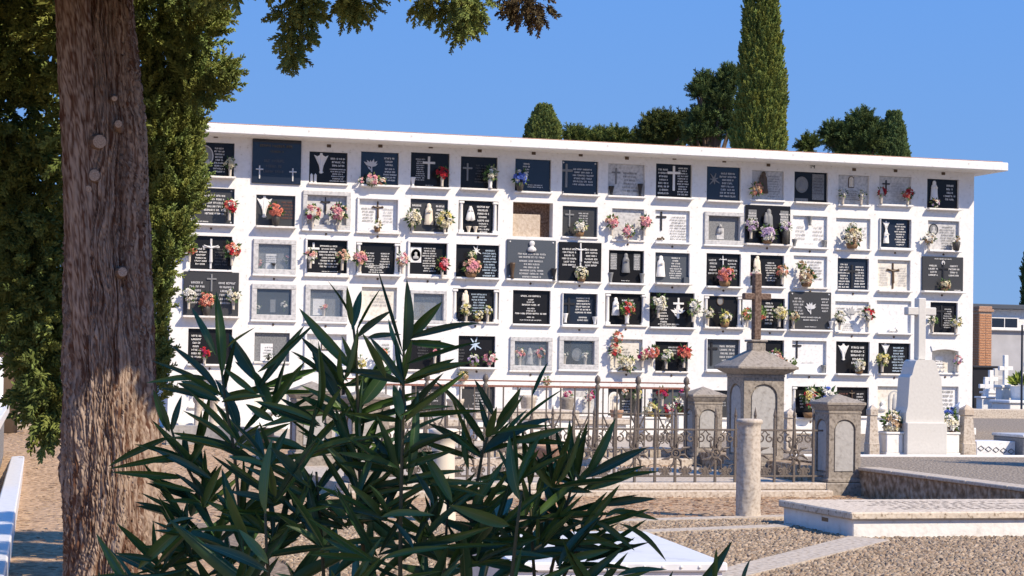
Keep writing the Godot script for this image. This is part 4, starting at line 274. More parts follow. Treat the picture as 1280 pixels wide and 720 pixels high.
const MORE_LEAVES := [
	[0.414, 1.439, -2.929, 0.348, 1.47, -2.911, 0.009],
	[0.41, 1.441, -2.94, 0.341, 1.518, -2.96, 0.012],
	[0.415, 1.439, -2.987, 0.362, 1.462, -3.033, 0.013],
	[0.419, 1.437, -2.996, 0.499, 1.451, -2.968, 0.011],
	[0.433, 1.432, -3.056, 0.516, 1.464, -2.986, 0.01],
	[0.412, 1.431, -2.929, 0.47, 1.438, -2.869, 0.009],
	[0.412, 1.432, -2.944, 0.354, 1.456, -2.983, 0.013],
	[0.41, 1.431, -2.967, 0.33, 1.452, -3.0, 0.011],
	[0.425, 1.442, -3.003, 0.433, 1.525, -2.949, 0.009],
	[0.443, 1.363, -3.003, 0.476, 1.398, -2.97, 0.009],
	[0.431, 1.376, -2.89, 0.363, 1.444, -2.909, 0.01],
	[0.436, 1.361, -2.913, 0.509, 1.402, -2.871, 0.012],
	[0.444, 1.363, -3.016, 0.356, 1.381, -3.055, 0.01],
	[0.442, 1.365, -2.955, 0.472, 1.398, -2.899, 0.009],
	[0.456, 1.359, -3.019, 0.411, 1.427, -3.029, 0.012],
	[0.446, 1.358, -3.01, 0.345, 1.379, -3.025, 0.007],
	[0.445, 1.357, -3.002, 0.371, 1.42, -3.039, 0.008],
	[0.428, 1.36, -2.919, 0.347, 1.374, -2.97, 0.009],
	[0.464, 1.444, -2.936, 0.42, 1.481, -2.965, 0.01],
	[0.485, 1.453, -2.995, 0.567, 1.482, -2.964, 0.013],
	[0.469, 1.451, -2.952, 0.534, 1.547, -2.94, 0.013],
	[0.488, 1.456, -3.026, 0.442, 1.49, -2.995, 0.012],
	[0.485, 1.455, -3.005, 0.541, 1.469, -2.971, 0.011],
	[0.485, 1.44, -3.018, 0.575, 1.449, -2.951, 0.007],
	[0.474, 1.45, -2.999, 0.533, 1.477, -2.999, 0.01],
	[0.498, 1.413, -2.937, 0.591, 1.428, -2.872, 0.007],
	[0.505, 1.408, -2.998, 0.611, 1.428, -2.936, 0.007],
	[0.486, 1.405, -2.91, 0.445, 1.429, -2.916, 0.012],
	[0.501, 1.408, -2.976, 0.479, 1.466, -2.963, 0.01],
	[0.504, 1.41, -2.986, 0.501, 1.495, -2.932, 0.007],
	[0.509, 1.407, -3.006, 0.562, 1.445, -2.975, 0.007],
	[0.505, 1.404, -2.989, 0.588, 1.412, -2.933, 0.011],
	[0.58, 1.459, -2.843, 0.656, 1.493, -2.797, 0.008],
	[0.565, 1.466, -2.793, 0.569, 1.543, -2.744, 0.007],
	[0.585, 1.458, -2.904, 0.663, 1.472, -2.861, 0.01],
	[0.581, 1.453, -2.879, 0.572, 1.501, -2.865, 0.008],
	[0.579, 1.465, -2.829, 0.516, 1.528, -2.864, 0.012],
	[0.566, 1.457, -2.812, 0.524, 1.501, -2.828, 0.008],
	[0.58, 1.455, -2.876, 0.504, 1.498, -2.847, 0.011],
	[0.571, 1.453, -2.807, 0.528, 1.501, -2.767, 0.007],
	[0.604, 1.407, -2.887, 0.637, 1.511, -2.837, 0.012],
	[0.598, 1.403, -2.833, 0.561, 1.469, -2.818, 0.007],
	[0.587, 1.404, -2.832, 0.609, 1.479, -2.828, 0.012],
	[0.605, 1.401, -2.88, 0.525, 1.462, -2.912, 0.011],
	[0.598, 1.413, -2.877, 0.685, 1.449, -2.81, 0.007],
	[0.597, 1.411, -2.859, 0.683, 1.449, -2.807, 0.01],
	[0.591, 1.402, -2.826, 0.682, 1.441, -2.753, 0.009],
	[0.593, 1.413, -2.841, 0.553, 1.453, -2.84, 0.011],
	[0.596, 1.409, -2.867, 0.675, 1.425, -2.856, 0.01],
	[0.614, 1.345, -2.938, 0.505, 1.41, -2.921, 0.007],
	[0.599, 1.336, -2.844, 0.572, 1.436, -2.85, 0.009],
	[0.586, 1.348, -2.817, 0.506, 1.396, -2.822, 0.008],
	[0.601, 1.342, -2.84, 0.544, 1.381, -2.865, 0.009],
	[0.587, 1.343, -2.802, 0.546, 1.382, -2.838, 0.01],
	[0.614, 1.333, -2.883, 0.688, 1.385, -2.831, 0.012],
	[0.602, 1.339, -2.831, 0.704, 1.367, -2.756, 0.01],
	[0.61, 1.335, -2.881, 0.708, 1.363, -2.849, 0.01],
	[0.597, 1.34, -2.829, 0.563, 1.409, -2.807, 0.01],
	[0.613, 1.347, -2.894, 0.526, 1.384, -2.869, 0.007],
	[0.604, 1.337, -2.84, 0.658, 1.393, -2.828, 0.011],
	[0.604, 1.346, -2.881, 0.664, 1.384, -2.876, 0.011],
	[0.625, 1.463, -2.671, 0.586, 1.514, -2.685, 0.008],
	[0.616, 1.462, -2.633, 0.608, 1.527, -2.657, 0.008],
	[0.626, 1.466, -2.687, 0.565, 1.477, -2.684, 0.008],
	[0.614, 1.463, -2.625, 0.57, 1.527, -2.652, 0.011],
	[0.625, 1.462, -2.692, 0.631, 1.524, -2.658, 0.011],
	[0.633, 1.469, -2.689, 0.717, 1.492, -2.644, 0.011],
	[0.64, 1.467, -2.754, 0.547, 1.484, -2.789, 0.009],
	[0.642, 1.417, -2.771, 0.719, 1.436, -2.761, 0.007],
	[0.646, 1.404, -2.788, 0.641, 1.441, -2.778, 0.009],
	[0.647, 1.411, -2.764, 0.556, 1.422, -2.758, 0.009],
	[0.635, 1.41, -2.751, 0.634, 1.462, -2.711, 0.008],
	[0.621, 1.413, -2.646, 0.663, 1.456, -2.586, 0.009],
	[0.635, 1.416, -2.728, 0.639, 1.461, -2.755, 0.012],
	[0.64, 1.414, -2.73, 0.686, 1.481, -2.68, 0.011],
	[0.61, 1.421, -2.635, 0.702, 1.486, -2.631, 0.01],
	[0.634, 1.419, -2.702, 0.74, 1.43, -2.652, 0.008],
	[0.656, 1.353, -2.813, 0.61, 1.38, -2.848, 0.01],
	[0.641, 1.347, -2.732, 0.647, 1.401, -2.717, 0.009],
	[0.636, 1.352, -2.743, 0.639, 1.449, -2.752, 0.011],
	[0.647, 1.351, -2.795, 0.615, 1.392, -2.832, 0.012],
	[0.648, 1.34, -2.783, 0.55, 1.351, -2.766, 0.012],
	[0.628, 1.346, -2.696, 0.694, 1.376, -2.636, 0.01],
	[0.631, 1.346, -2.721, 0.536, 1.366, -2.711, 0.011],
	[0.627, 1.358, -2.694, 0.688, 1.407, -2.624, 0.007],
	[0.656, 1.35, -2.785, 0.598, 1.363, -2.83, 0.009],
	[0.466, 1.338, -2.824, 0.385, 1.376, -2.798, 0.011],
	[0.452, 1.347, -2.752, 0.398, 1.357, -2.764, 0.011],
	[0.457, 1.352, -2.767, 0.412, 1.381, -2.783, 0.007],
	[0.469, 1.352, -2.829, 0.448, 1.407, -2.798, 0.007],
	[0.463, 1.345, -2.832, 0.523, 1.364, -2.785, 0.009],
	[0.456, 1.348, -2.807, 0.449, 1.398, -2.838, 0.012],
	[0.454, 1.348, -2.773, 0.408, 1.414, -2.808, 0.006],
	[0.459, 1.341, -2.791, 0.489, 1.399, -2.8, 0.011],
	[0.527, 1.355, -2.868, 0.588, 1.437, -2.821, 0.011],
	[0.51, 1.36, -2.783, 0.613, 1.395, -2.747, 0.009],
	[0.52, 1.355, -2.832, 0.606, 1.385, -2.774, 0.008],
	[0.533, 1.366, -2.875, 0.428, 1.372, -2.871, 0.009],
	[0.525, 1.362, -2.823, 0.63, 1.391, -2.804, 0.006],
	[0.523, 1.364, -2.85, 0.466, 1.385, -2.868, 0.011],
	[0.516, 1.355, -2.803, 0.606, 1.379, -2.795, 0.007],
	[0.535, 1.36, -2.907, 0.611, 1.387, -2.862, 0.009],
	[0.513, 1.356, -2.798, 0.521, 1.434, -2.761, 0.008],
	[0.538, 1.404, -2.849, 0.481, 1.441, -2.826, 0.01],
	[0.545, 1.397, -2.88, 0.464, 1.431, -2.93, 0.012],
	[0.531, 1.415, -2.821, 0.528, 1.52, -2.766, 0.009],
	[0.534, 1.404, -2.801, 0.443, 1.439, -2.827, 0.01],
	[0.544, 1.4, -2.841, 0.451, 1.433, -2.847, 0.008],
	[0.541, 1.408, -2.864, 0.461, 1.4, -2.893, 0.011],
	[0.536, 1.407, -2.793, 0.56, 1.46, -2.759, 0.009],
	[0.389, 1.33, -3.165, 0.33, 1.397, -3.142, 0.009],
	[0.379, 1.339, -3.063, 0.31, 1.334, -3.085, 0.011],
	[0.383, 1.324, -3.106, 0.379, 1.382, -3.114, 0.012],
	[0.395, 1.33, -3.111, 0.402, 1.417, -3.083, 0.01],
	[0.383, 1.335, -3.09, 0.332, 1.396, -3.08, 0.011],
	[0.386, 1.336, -3.085, 0.301, 1.36, -3.083, 0.01],
	[0.396, 1.328, -3.109, 0.41, 1.377, -3.116, 0.009],
	[0.381, 1.332, -3.044, 0.406, 1.381, -3.003, 0.011],
	[0.411, 1.276, -3.037, 0.361, 1.323, -3.047, 0.009],
	[0.409, 1.27, -3.043, 0.388, 1.317, -3.017, 0.011],
	[0.403, 1.272, -3.027, 0.427, 1.339, -2.991, 0.013],
	[0.415, 1.267, -3.092, 0.452, 1.337, -3.029, 0.013],
	[0.403, 1.275, -3.081, 0.317, 1.31, -3.102, 0.011],
	[0.407, 1.268, -3.059, 0.465, 1.323, -3.046, 0.008],
	[0.414, 1.273, -3.093, 0.319, 1.303, -3.08, 0.013],
	[0.405, 1.27, -3.091, 0.352, 1.303, -3.13, 0.011],
	[0.405, 1.265, -3.061, 0.406, 1.358, -3.064, 0.01],
	[0.78, 1.353, -2.858, 0.68, 1.384, -2.871, 0.009],
	[0.782, 1.366, -2.832, 0.823, 1.411, -2.827, 0.007],
	[0.783, 1.359, -2.861, 0.703, 1.404, -2.864, 0.013],
	[0.795, 1.354, -2.875, 0.725, 1.401, -2.86, 0.013],
	[0.769, 1.36, -2.792, 0.724, 1.399, -2.822, 0.007],
	[0.782, 1.361, -2.852, 0.858, 1.409, -2.821, 0.007],
	[0.78, 1.359, -2.854, 0.831, 1.376, -2.805, 0.011],
	[0.789, 1.39, -2.812, 0.771, 1.443, -2.818, 0.009],
	[0.774, 1.388, -2.783, 0.778, 1.436, -2.744, 0.011],
	[0.779, 1.385, -2.807, 0.827, 1.448, -2.773, 0.009],
	[0.781, 1.392, -2.773, 0.862, 1.409, -2.75, 0.008],
	[0.782, 1.379, -2.819, 0.731, 1.445, -2.807, 0.011],
	[0.798, 1.387, -2.843, 0.912, 1.379, -2.806, 0.011],
	[0.838, 1.321, -2.852, 0.897, 1.375, -2.811, 0.008],
	[0.813, 1.321, -2.755, 0.851, 1.396, -2.768, 0.011],
	[0.829, 1.325, -2.801, 0.812, 1.369, -2.803, 0.01],
	[0.825, 1.317, -2.802, 0.845, 1.376, -2.746, 0.011],
	[0.82, 1.312, -2.786, 0.82, 1.407, -2.81, 0.007],
	[0.806, 1.324, -2.743, 0.785, 1.372, -2.765, 0.007],
	[0.828, 1.323, -2.802, 0.894, 1.363, -2.774, 0.009],
	[0.84, 1.323, -2.819, 0.844, 1.406, -2.834, 0.008],
	[0.826, 1.31, -2.799, 0.806, 1.336, -2.833, 0.008],
	[0.903, 1.32, -2.852, 0.879, 1.365, -2.857, 0.007],
	[0.89, 1.317, -2.817, 0.919, 1.401, -2.777, 0.01],
	[0.891, 1.312, -2.826, 0.988, 1.325, -2.769, 0.006],
	[0.908, 1.309, -2.901, 0.967, 1.303, -2.872, 0.012],
	[0.908, 1.308, -2.873, 0.825, 1.367, -2.85, 0.012],
	[0.89, 1.312, -2.826, 0.839, 1.378, -2.81, 0.011],
	[0.9, 1.315, -2.861, 0.935, 1.4, -2.804, 0.01],
	[0.894, 1.314, -2.846, 0.879, 1.413, -2.838, 0.008],
	[0.889, 1.311, -2.835, 0.904, 1.415, -2.776, 0.01],
	[0.925, 1.319, -2.835, 0.904, 1.388, -2.847, 0.007],
	[0.945, 1.314, -2.895, 0.912, 1.404, -2.892, 0.011],
	[0.957, 1.31, -2.907, 0.903, 1.324, -2.944, 0.011],
	[0.95, 1.319, -2.893, 0.95, 1.414, -2.841, 0.012],
	[0.952, 1.304, -2.884, 1.046, 1.343, -2.855, 0.011],
	[0.941, 1.305, -2.886, 0.983, 1.348, -2.892, 0.011],
	[0.944, 1.321, -2.86, 0.887, 1.358, -2.846, 0.01],
	[0.94, 1.314, -2.872, 0.847, 1.364, -2.872, 0.007],
	[0.737, 1.282, -2.846, 0.706, 1.33, -2.846, 0.009],
	[0.74, 1.284, -2.874, 0.796, 1.306, -2.806, 0.013],
	[0.721, 1.282, -2.798, 0.773, 1.291, -2.742, 0.011],
	[0.722, 1.296, -2.786, 0.781, 1.314, -2.787, 0.011],
	[0.741, 1.282, -2.852, 0.83, 1.322, -2.788, 0.009],
	[0.704, 1.297, -2.748, 0.652, 1.383, -2.75, 0.012],
	[0.737, 1.283, -2.854, 0.772, 1.335, -2.831, 0.009],
	[0.721, 1.288, -2.783, 0.771, 1.335, -2.74, 0.008],
	[0.505, 1.28, -2.797, 0.559, 1.295, -2.771, 0.006],
	[0.5, 1.266, -2.805, 0.528, 1.339, -2.813, 0.008],
	[0.506, 1.277, -2.83, 0.451, 1.324, -2.81, 0.01],
	[0.519, 1.26, -2.864, 0.499, 1.326, -2.841, 0.012],
	[0.511, 1.263, -2.822, 0.552, 1.34, -2.833, 0.007],
	[0.51, 1.276, -2.837, 0.61, 1.3, -2.771, 0.011],
	[0.508, 1.271, -2.825, 0.389, 1.28, -2.836, 0.007],
	[0.511, 1.268, -2.846, 0.563, 1.313, -2.823, 0.012],
	[0.508, 1.275, -2.836, 0.526, 1.332, -2.815, 0.011],
	[0.522, 1.26, -2.896, 0.447, 1.266, -2.928, 0.012],
	[0.582, 1.258, -2.858, 0.536, 1.296, -2.823, 0.007],
	[0.58, 1.252, -2.841, 0.519, 1.278, -2.855, 0.01],
	[0.576, 1.256, -2.827, 0.65, 1.312, -2.825, 0.012],
	[0.581, 1.26, -2.84, 0.504, 1.29, -2.839, 0.01],
	[0.585, 1.257, -2.849, 0.625, 1.31, -2.792, 0.01],
	[0.576, 1.258, -2.791, 0.576, 1.314, -2.773, 0.007],
	[0.565, 1.259, -2.794, 0.472, 1.27, -2.818, 0.008],
	[0.571, 1.27, -2.777, 0.542, 1.3, -2.78, 0.012],
	[0.575, 1.257, -2.825, 0.5, 1.271, -2.81, 0.01],
	[0.578, 1.256, -2.804, 0.513, 1.293, -2.813, 0.008],
	[0.58, 1.255, -2.865, 0.683, 1.286, -2.844, 0.013],
	[0.57, 1.26, -2.792, 0.673, 1.282, -2.782, 0.006],
	[0.631, 1.266, -2.829, 0.552, 1.286, -2.806, 0.009],
	[0.624, 1.27, -2.765, 0.552, 1.278, -2.764, 0.009],
	[0.614, 1.281, -2.76, 0.686, 1.324, -2.726, 0.008],
	[0.621, 1.272, -2.769, 0.67, 1.309, -2.748, 0.007],
	[0.61, 1.286, -2.693, 0.571, 1.327, -2.656, 0.01],
	[0.602, 1.281, -2.697, 0.668, 1.289, -2.66, 0.012],
	[0.632, 1.279, -2.801, 0.658, 1.335, -2.803, 0.012],
	[0.632, 1.271, -2.794, 0.675, 1.314, -2.796, 0.01],
	[0.607, 1.272, -2.723, 0.518, 1.326, -2.731, 0.007],
	[0.612, 1.279, -2.748, 0.563, 1.325, -2.714, 0.012],
	[0.631, 1.271, -2.782, 0.543, 1.287, -2.802, 0.012],
	[0.612, 1.275, -2.705, 0.521, 1.3, -2.73, 0.008],
	[0.691, 1.247, -2.758, 0.62, 1.274, -2.778, 0.007],
	[0.706, 1.241, -2.806, 0.809, 1.238, -2.801, 0.011],
	[0.683, 1.247, -2.76, 0.592, 1.3, -2.741, 0.009],
	[0.704, 1.24, -2.842, 0.728, 1.33, -2.812, 0.009],
	[0.682, 1.255, -2.747, 0.644, 1.303, -2.715, 0.009],
	[0.69, 1.258, -2.77, 0.635, 1.3, -2.737, 0.009],
	[0.704, 1.256, -2.808, 0.688, 1.354, -2.782, 0.012],
	[0.705, 1.244, -2.822, 0.648, 1.261, -2.819, 0.011],
	[0.7, 1.255, -2.773, 0.673, 1.312, -2.742, 0.007],
	[0.827, 1.228, -2.894, 0.817, 1.289, -2.91, 0.01],
	[0.798, 1.249, -2.81, 0.869, 1.321, -2.779, 0.011],
	[0.824, 1.236, -2.876, 0.886, 1.29, -2.879, 0.012],
	[0.811, 1.237, -2.868, 0.921, 1.266, -2.861, 0.01],
	[0.793, 1.247, -2.796, 0.733, 1.264, -2.807, 0.006],
	[0.814, 1.245, -2.854, 0.761, 1.318, -2.831, 0.011],
	[0.832, 1.229, -2.911, 0.749, 1.283, -2.948, 0.013],
	[0.797, 1.235, -2.822, 0.85, 1.244, -2.765, 0.008],
	[0.785, 1.247, -2.777, 0.814, 1.344, -2.771, 0.008],
	[0.886, 1.229, -2.864, 0.993, 1.218, -2.864, 0.013],
	[0.893, 1.222, -2.879, 0.955, 1.261, -2.866, 0.009],
	[0.884, 1.227, -2.848, 0.917, 1.28, -2.789, 0.009],
	[0.889, 1.222, -2.873, 0.894, 1.27, -2.866, 0.01],
	[0.883, 1.23, -2.846, 0.796, 1.278, -2.875, 0.008],
	[0.885, 1.232, -2.857, 0.94, 1.268, -2.812, 0.008],
	[0.88, 1.23, -2.869, 0.982, 1.232, -2.823, 0.01],
	[0.893, 1.225, -2.9, 0.883, 1.301, -2.897, 0.008],
	[0.878, 1.221, -2.874, 0.939, 1.302, -2.838, 0.01],
	[0.874, 1.225, -2.844, 0.87, 1.287, -2.823, 0.007],
	[0.957, 1.239, -2.922, 0.92, 1.291, -2.914, 0.011],
	[0.943, 1.245, -2.853, 0.997, 1.317, -2.834, 0.012],
	[0.966, 1.229, -2.941, 1.055, 1.223, -2.931, 0.013],
	[0.944, 1.237, -2.886, 0.918, 1.324, -2.899, 0.007],
	[0.958, 1.241, -2.923, 0.877, 1.293, -2.918, 0.011],
	[0.936, 1.247, -2.865, 1.01, 1.219, -2.849, 0.011],
	[0.954, 1.241, -2.895, 1.011, 1.259, -2.868, 0.013],
	[0.937, 1.244, -2.875, 1.056, 1.278, -2.867, 0.011],
	[0.966, 1.243, -2.923, 0.996, 1.303, -2.895, 0.01],
	[0.444, 1.257, -2.937, 0.467, 1.355, -2.921, 0.011],
	[0.451, 1.262, -2.951, 0.444, 1.358, -2.928, 0.007],
	[0.449, 1.25, -2.993, 0.476, 1.299, -2.96, 0.01],
	[0.44, 1.264, -2.914, 0.533, 1.302, -2.892, 0.007],
	[0.452, 1.266, -2.954, 0.529, 1.318, -2.888, 0.011],
	[0.441, 1.262, -2.932, 0.437, 1.344, -2.894, 0.01],
	[0.449, 1.263, -3.002, 0.55, 1.303, -2.947, 0.012],
	[0.436, 1.26, -2.908, 0.407, 1.296, -2.934, 0.012],
	[0.457, 1.252, -2.985, 0.4, 1.28, -3.004, 0.011],
	[0.493, 1.24, -2.915, 0.401, 1.266, -2.919, 0.008],
	[0.473, 1.238, -2.84, 0.444, 1.283, -2.804, 0.006],
	[0.494, 1.234, -2.912, 0.405, 1.293, -2.901, 0.009],
	[0.473, 1.24, -2.824, 0.41, 1.291, -2.844, 0.011],
	[0.477, 1.232, -2.861, 0.525, 1.269, -2.801, 0.01],
	[0.479, 1.249, -2.839, 0.411, 1.271, -2.884, 0.01],
	[0.475, 1.242, -2.834, 0.467, 1.312, -2.854, 0.009],
	[0.481, 1.245, -2.844, 0.561, 1.291, -2.832, 0.011],
	[0.488, 1.234, -2.937, 0.576, 1.296, -2.933, 0.012],
	[0.472, 1.246, -2.844, 0.365, 1.251, -2.893, 0.01],
	[0.386, 1.193, -3.005, 0.37, 1.272, -3.01, 0.009],
	[0.397, 1.188, -3.093, 0.348, 1.222, -3.111, 0.009],
	[0.39, 1.2, -3.029, 0.309, 1.21, -3.021, 0.01],
	[0.395, 1.2, -3.049, 0.373, 1.252, -3.084, 0.012],
	[0.387, 1.194, -3.077, 0.336, 1.207, -3.121, 0.011],
	[0.392, 1.187, -3.079, 0.334, 1.286, -3.07, 0.008],
	[0.397, 1.181, -3.098, 0.343, 1.269, -3.08, 0.011],
	[0.402, 1.179, -3.118, 0.451, 1.215, -3.121, 0.008],
	[0.336, 1.192, -2.998, 0.27, 1.206, -3.001, 0.009],
	[0.329, 1.19, -2.966, 0.385, 1.254, -2.915, 0.006],
	[0.349, 1.174, -3.065, 0.275, 1.245, -3.063, 0.013],
	[0.34, 1.183, -3.064, 0.442, 1.239, -3.046, 0.007],
	[0.341, 1.172, -3.077, 0.334, 1.248, -3.08, 0.008],
	[0.34, 1.185, -2.991, 0.379, 1.257, -2.999, 0.01]]

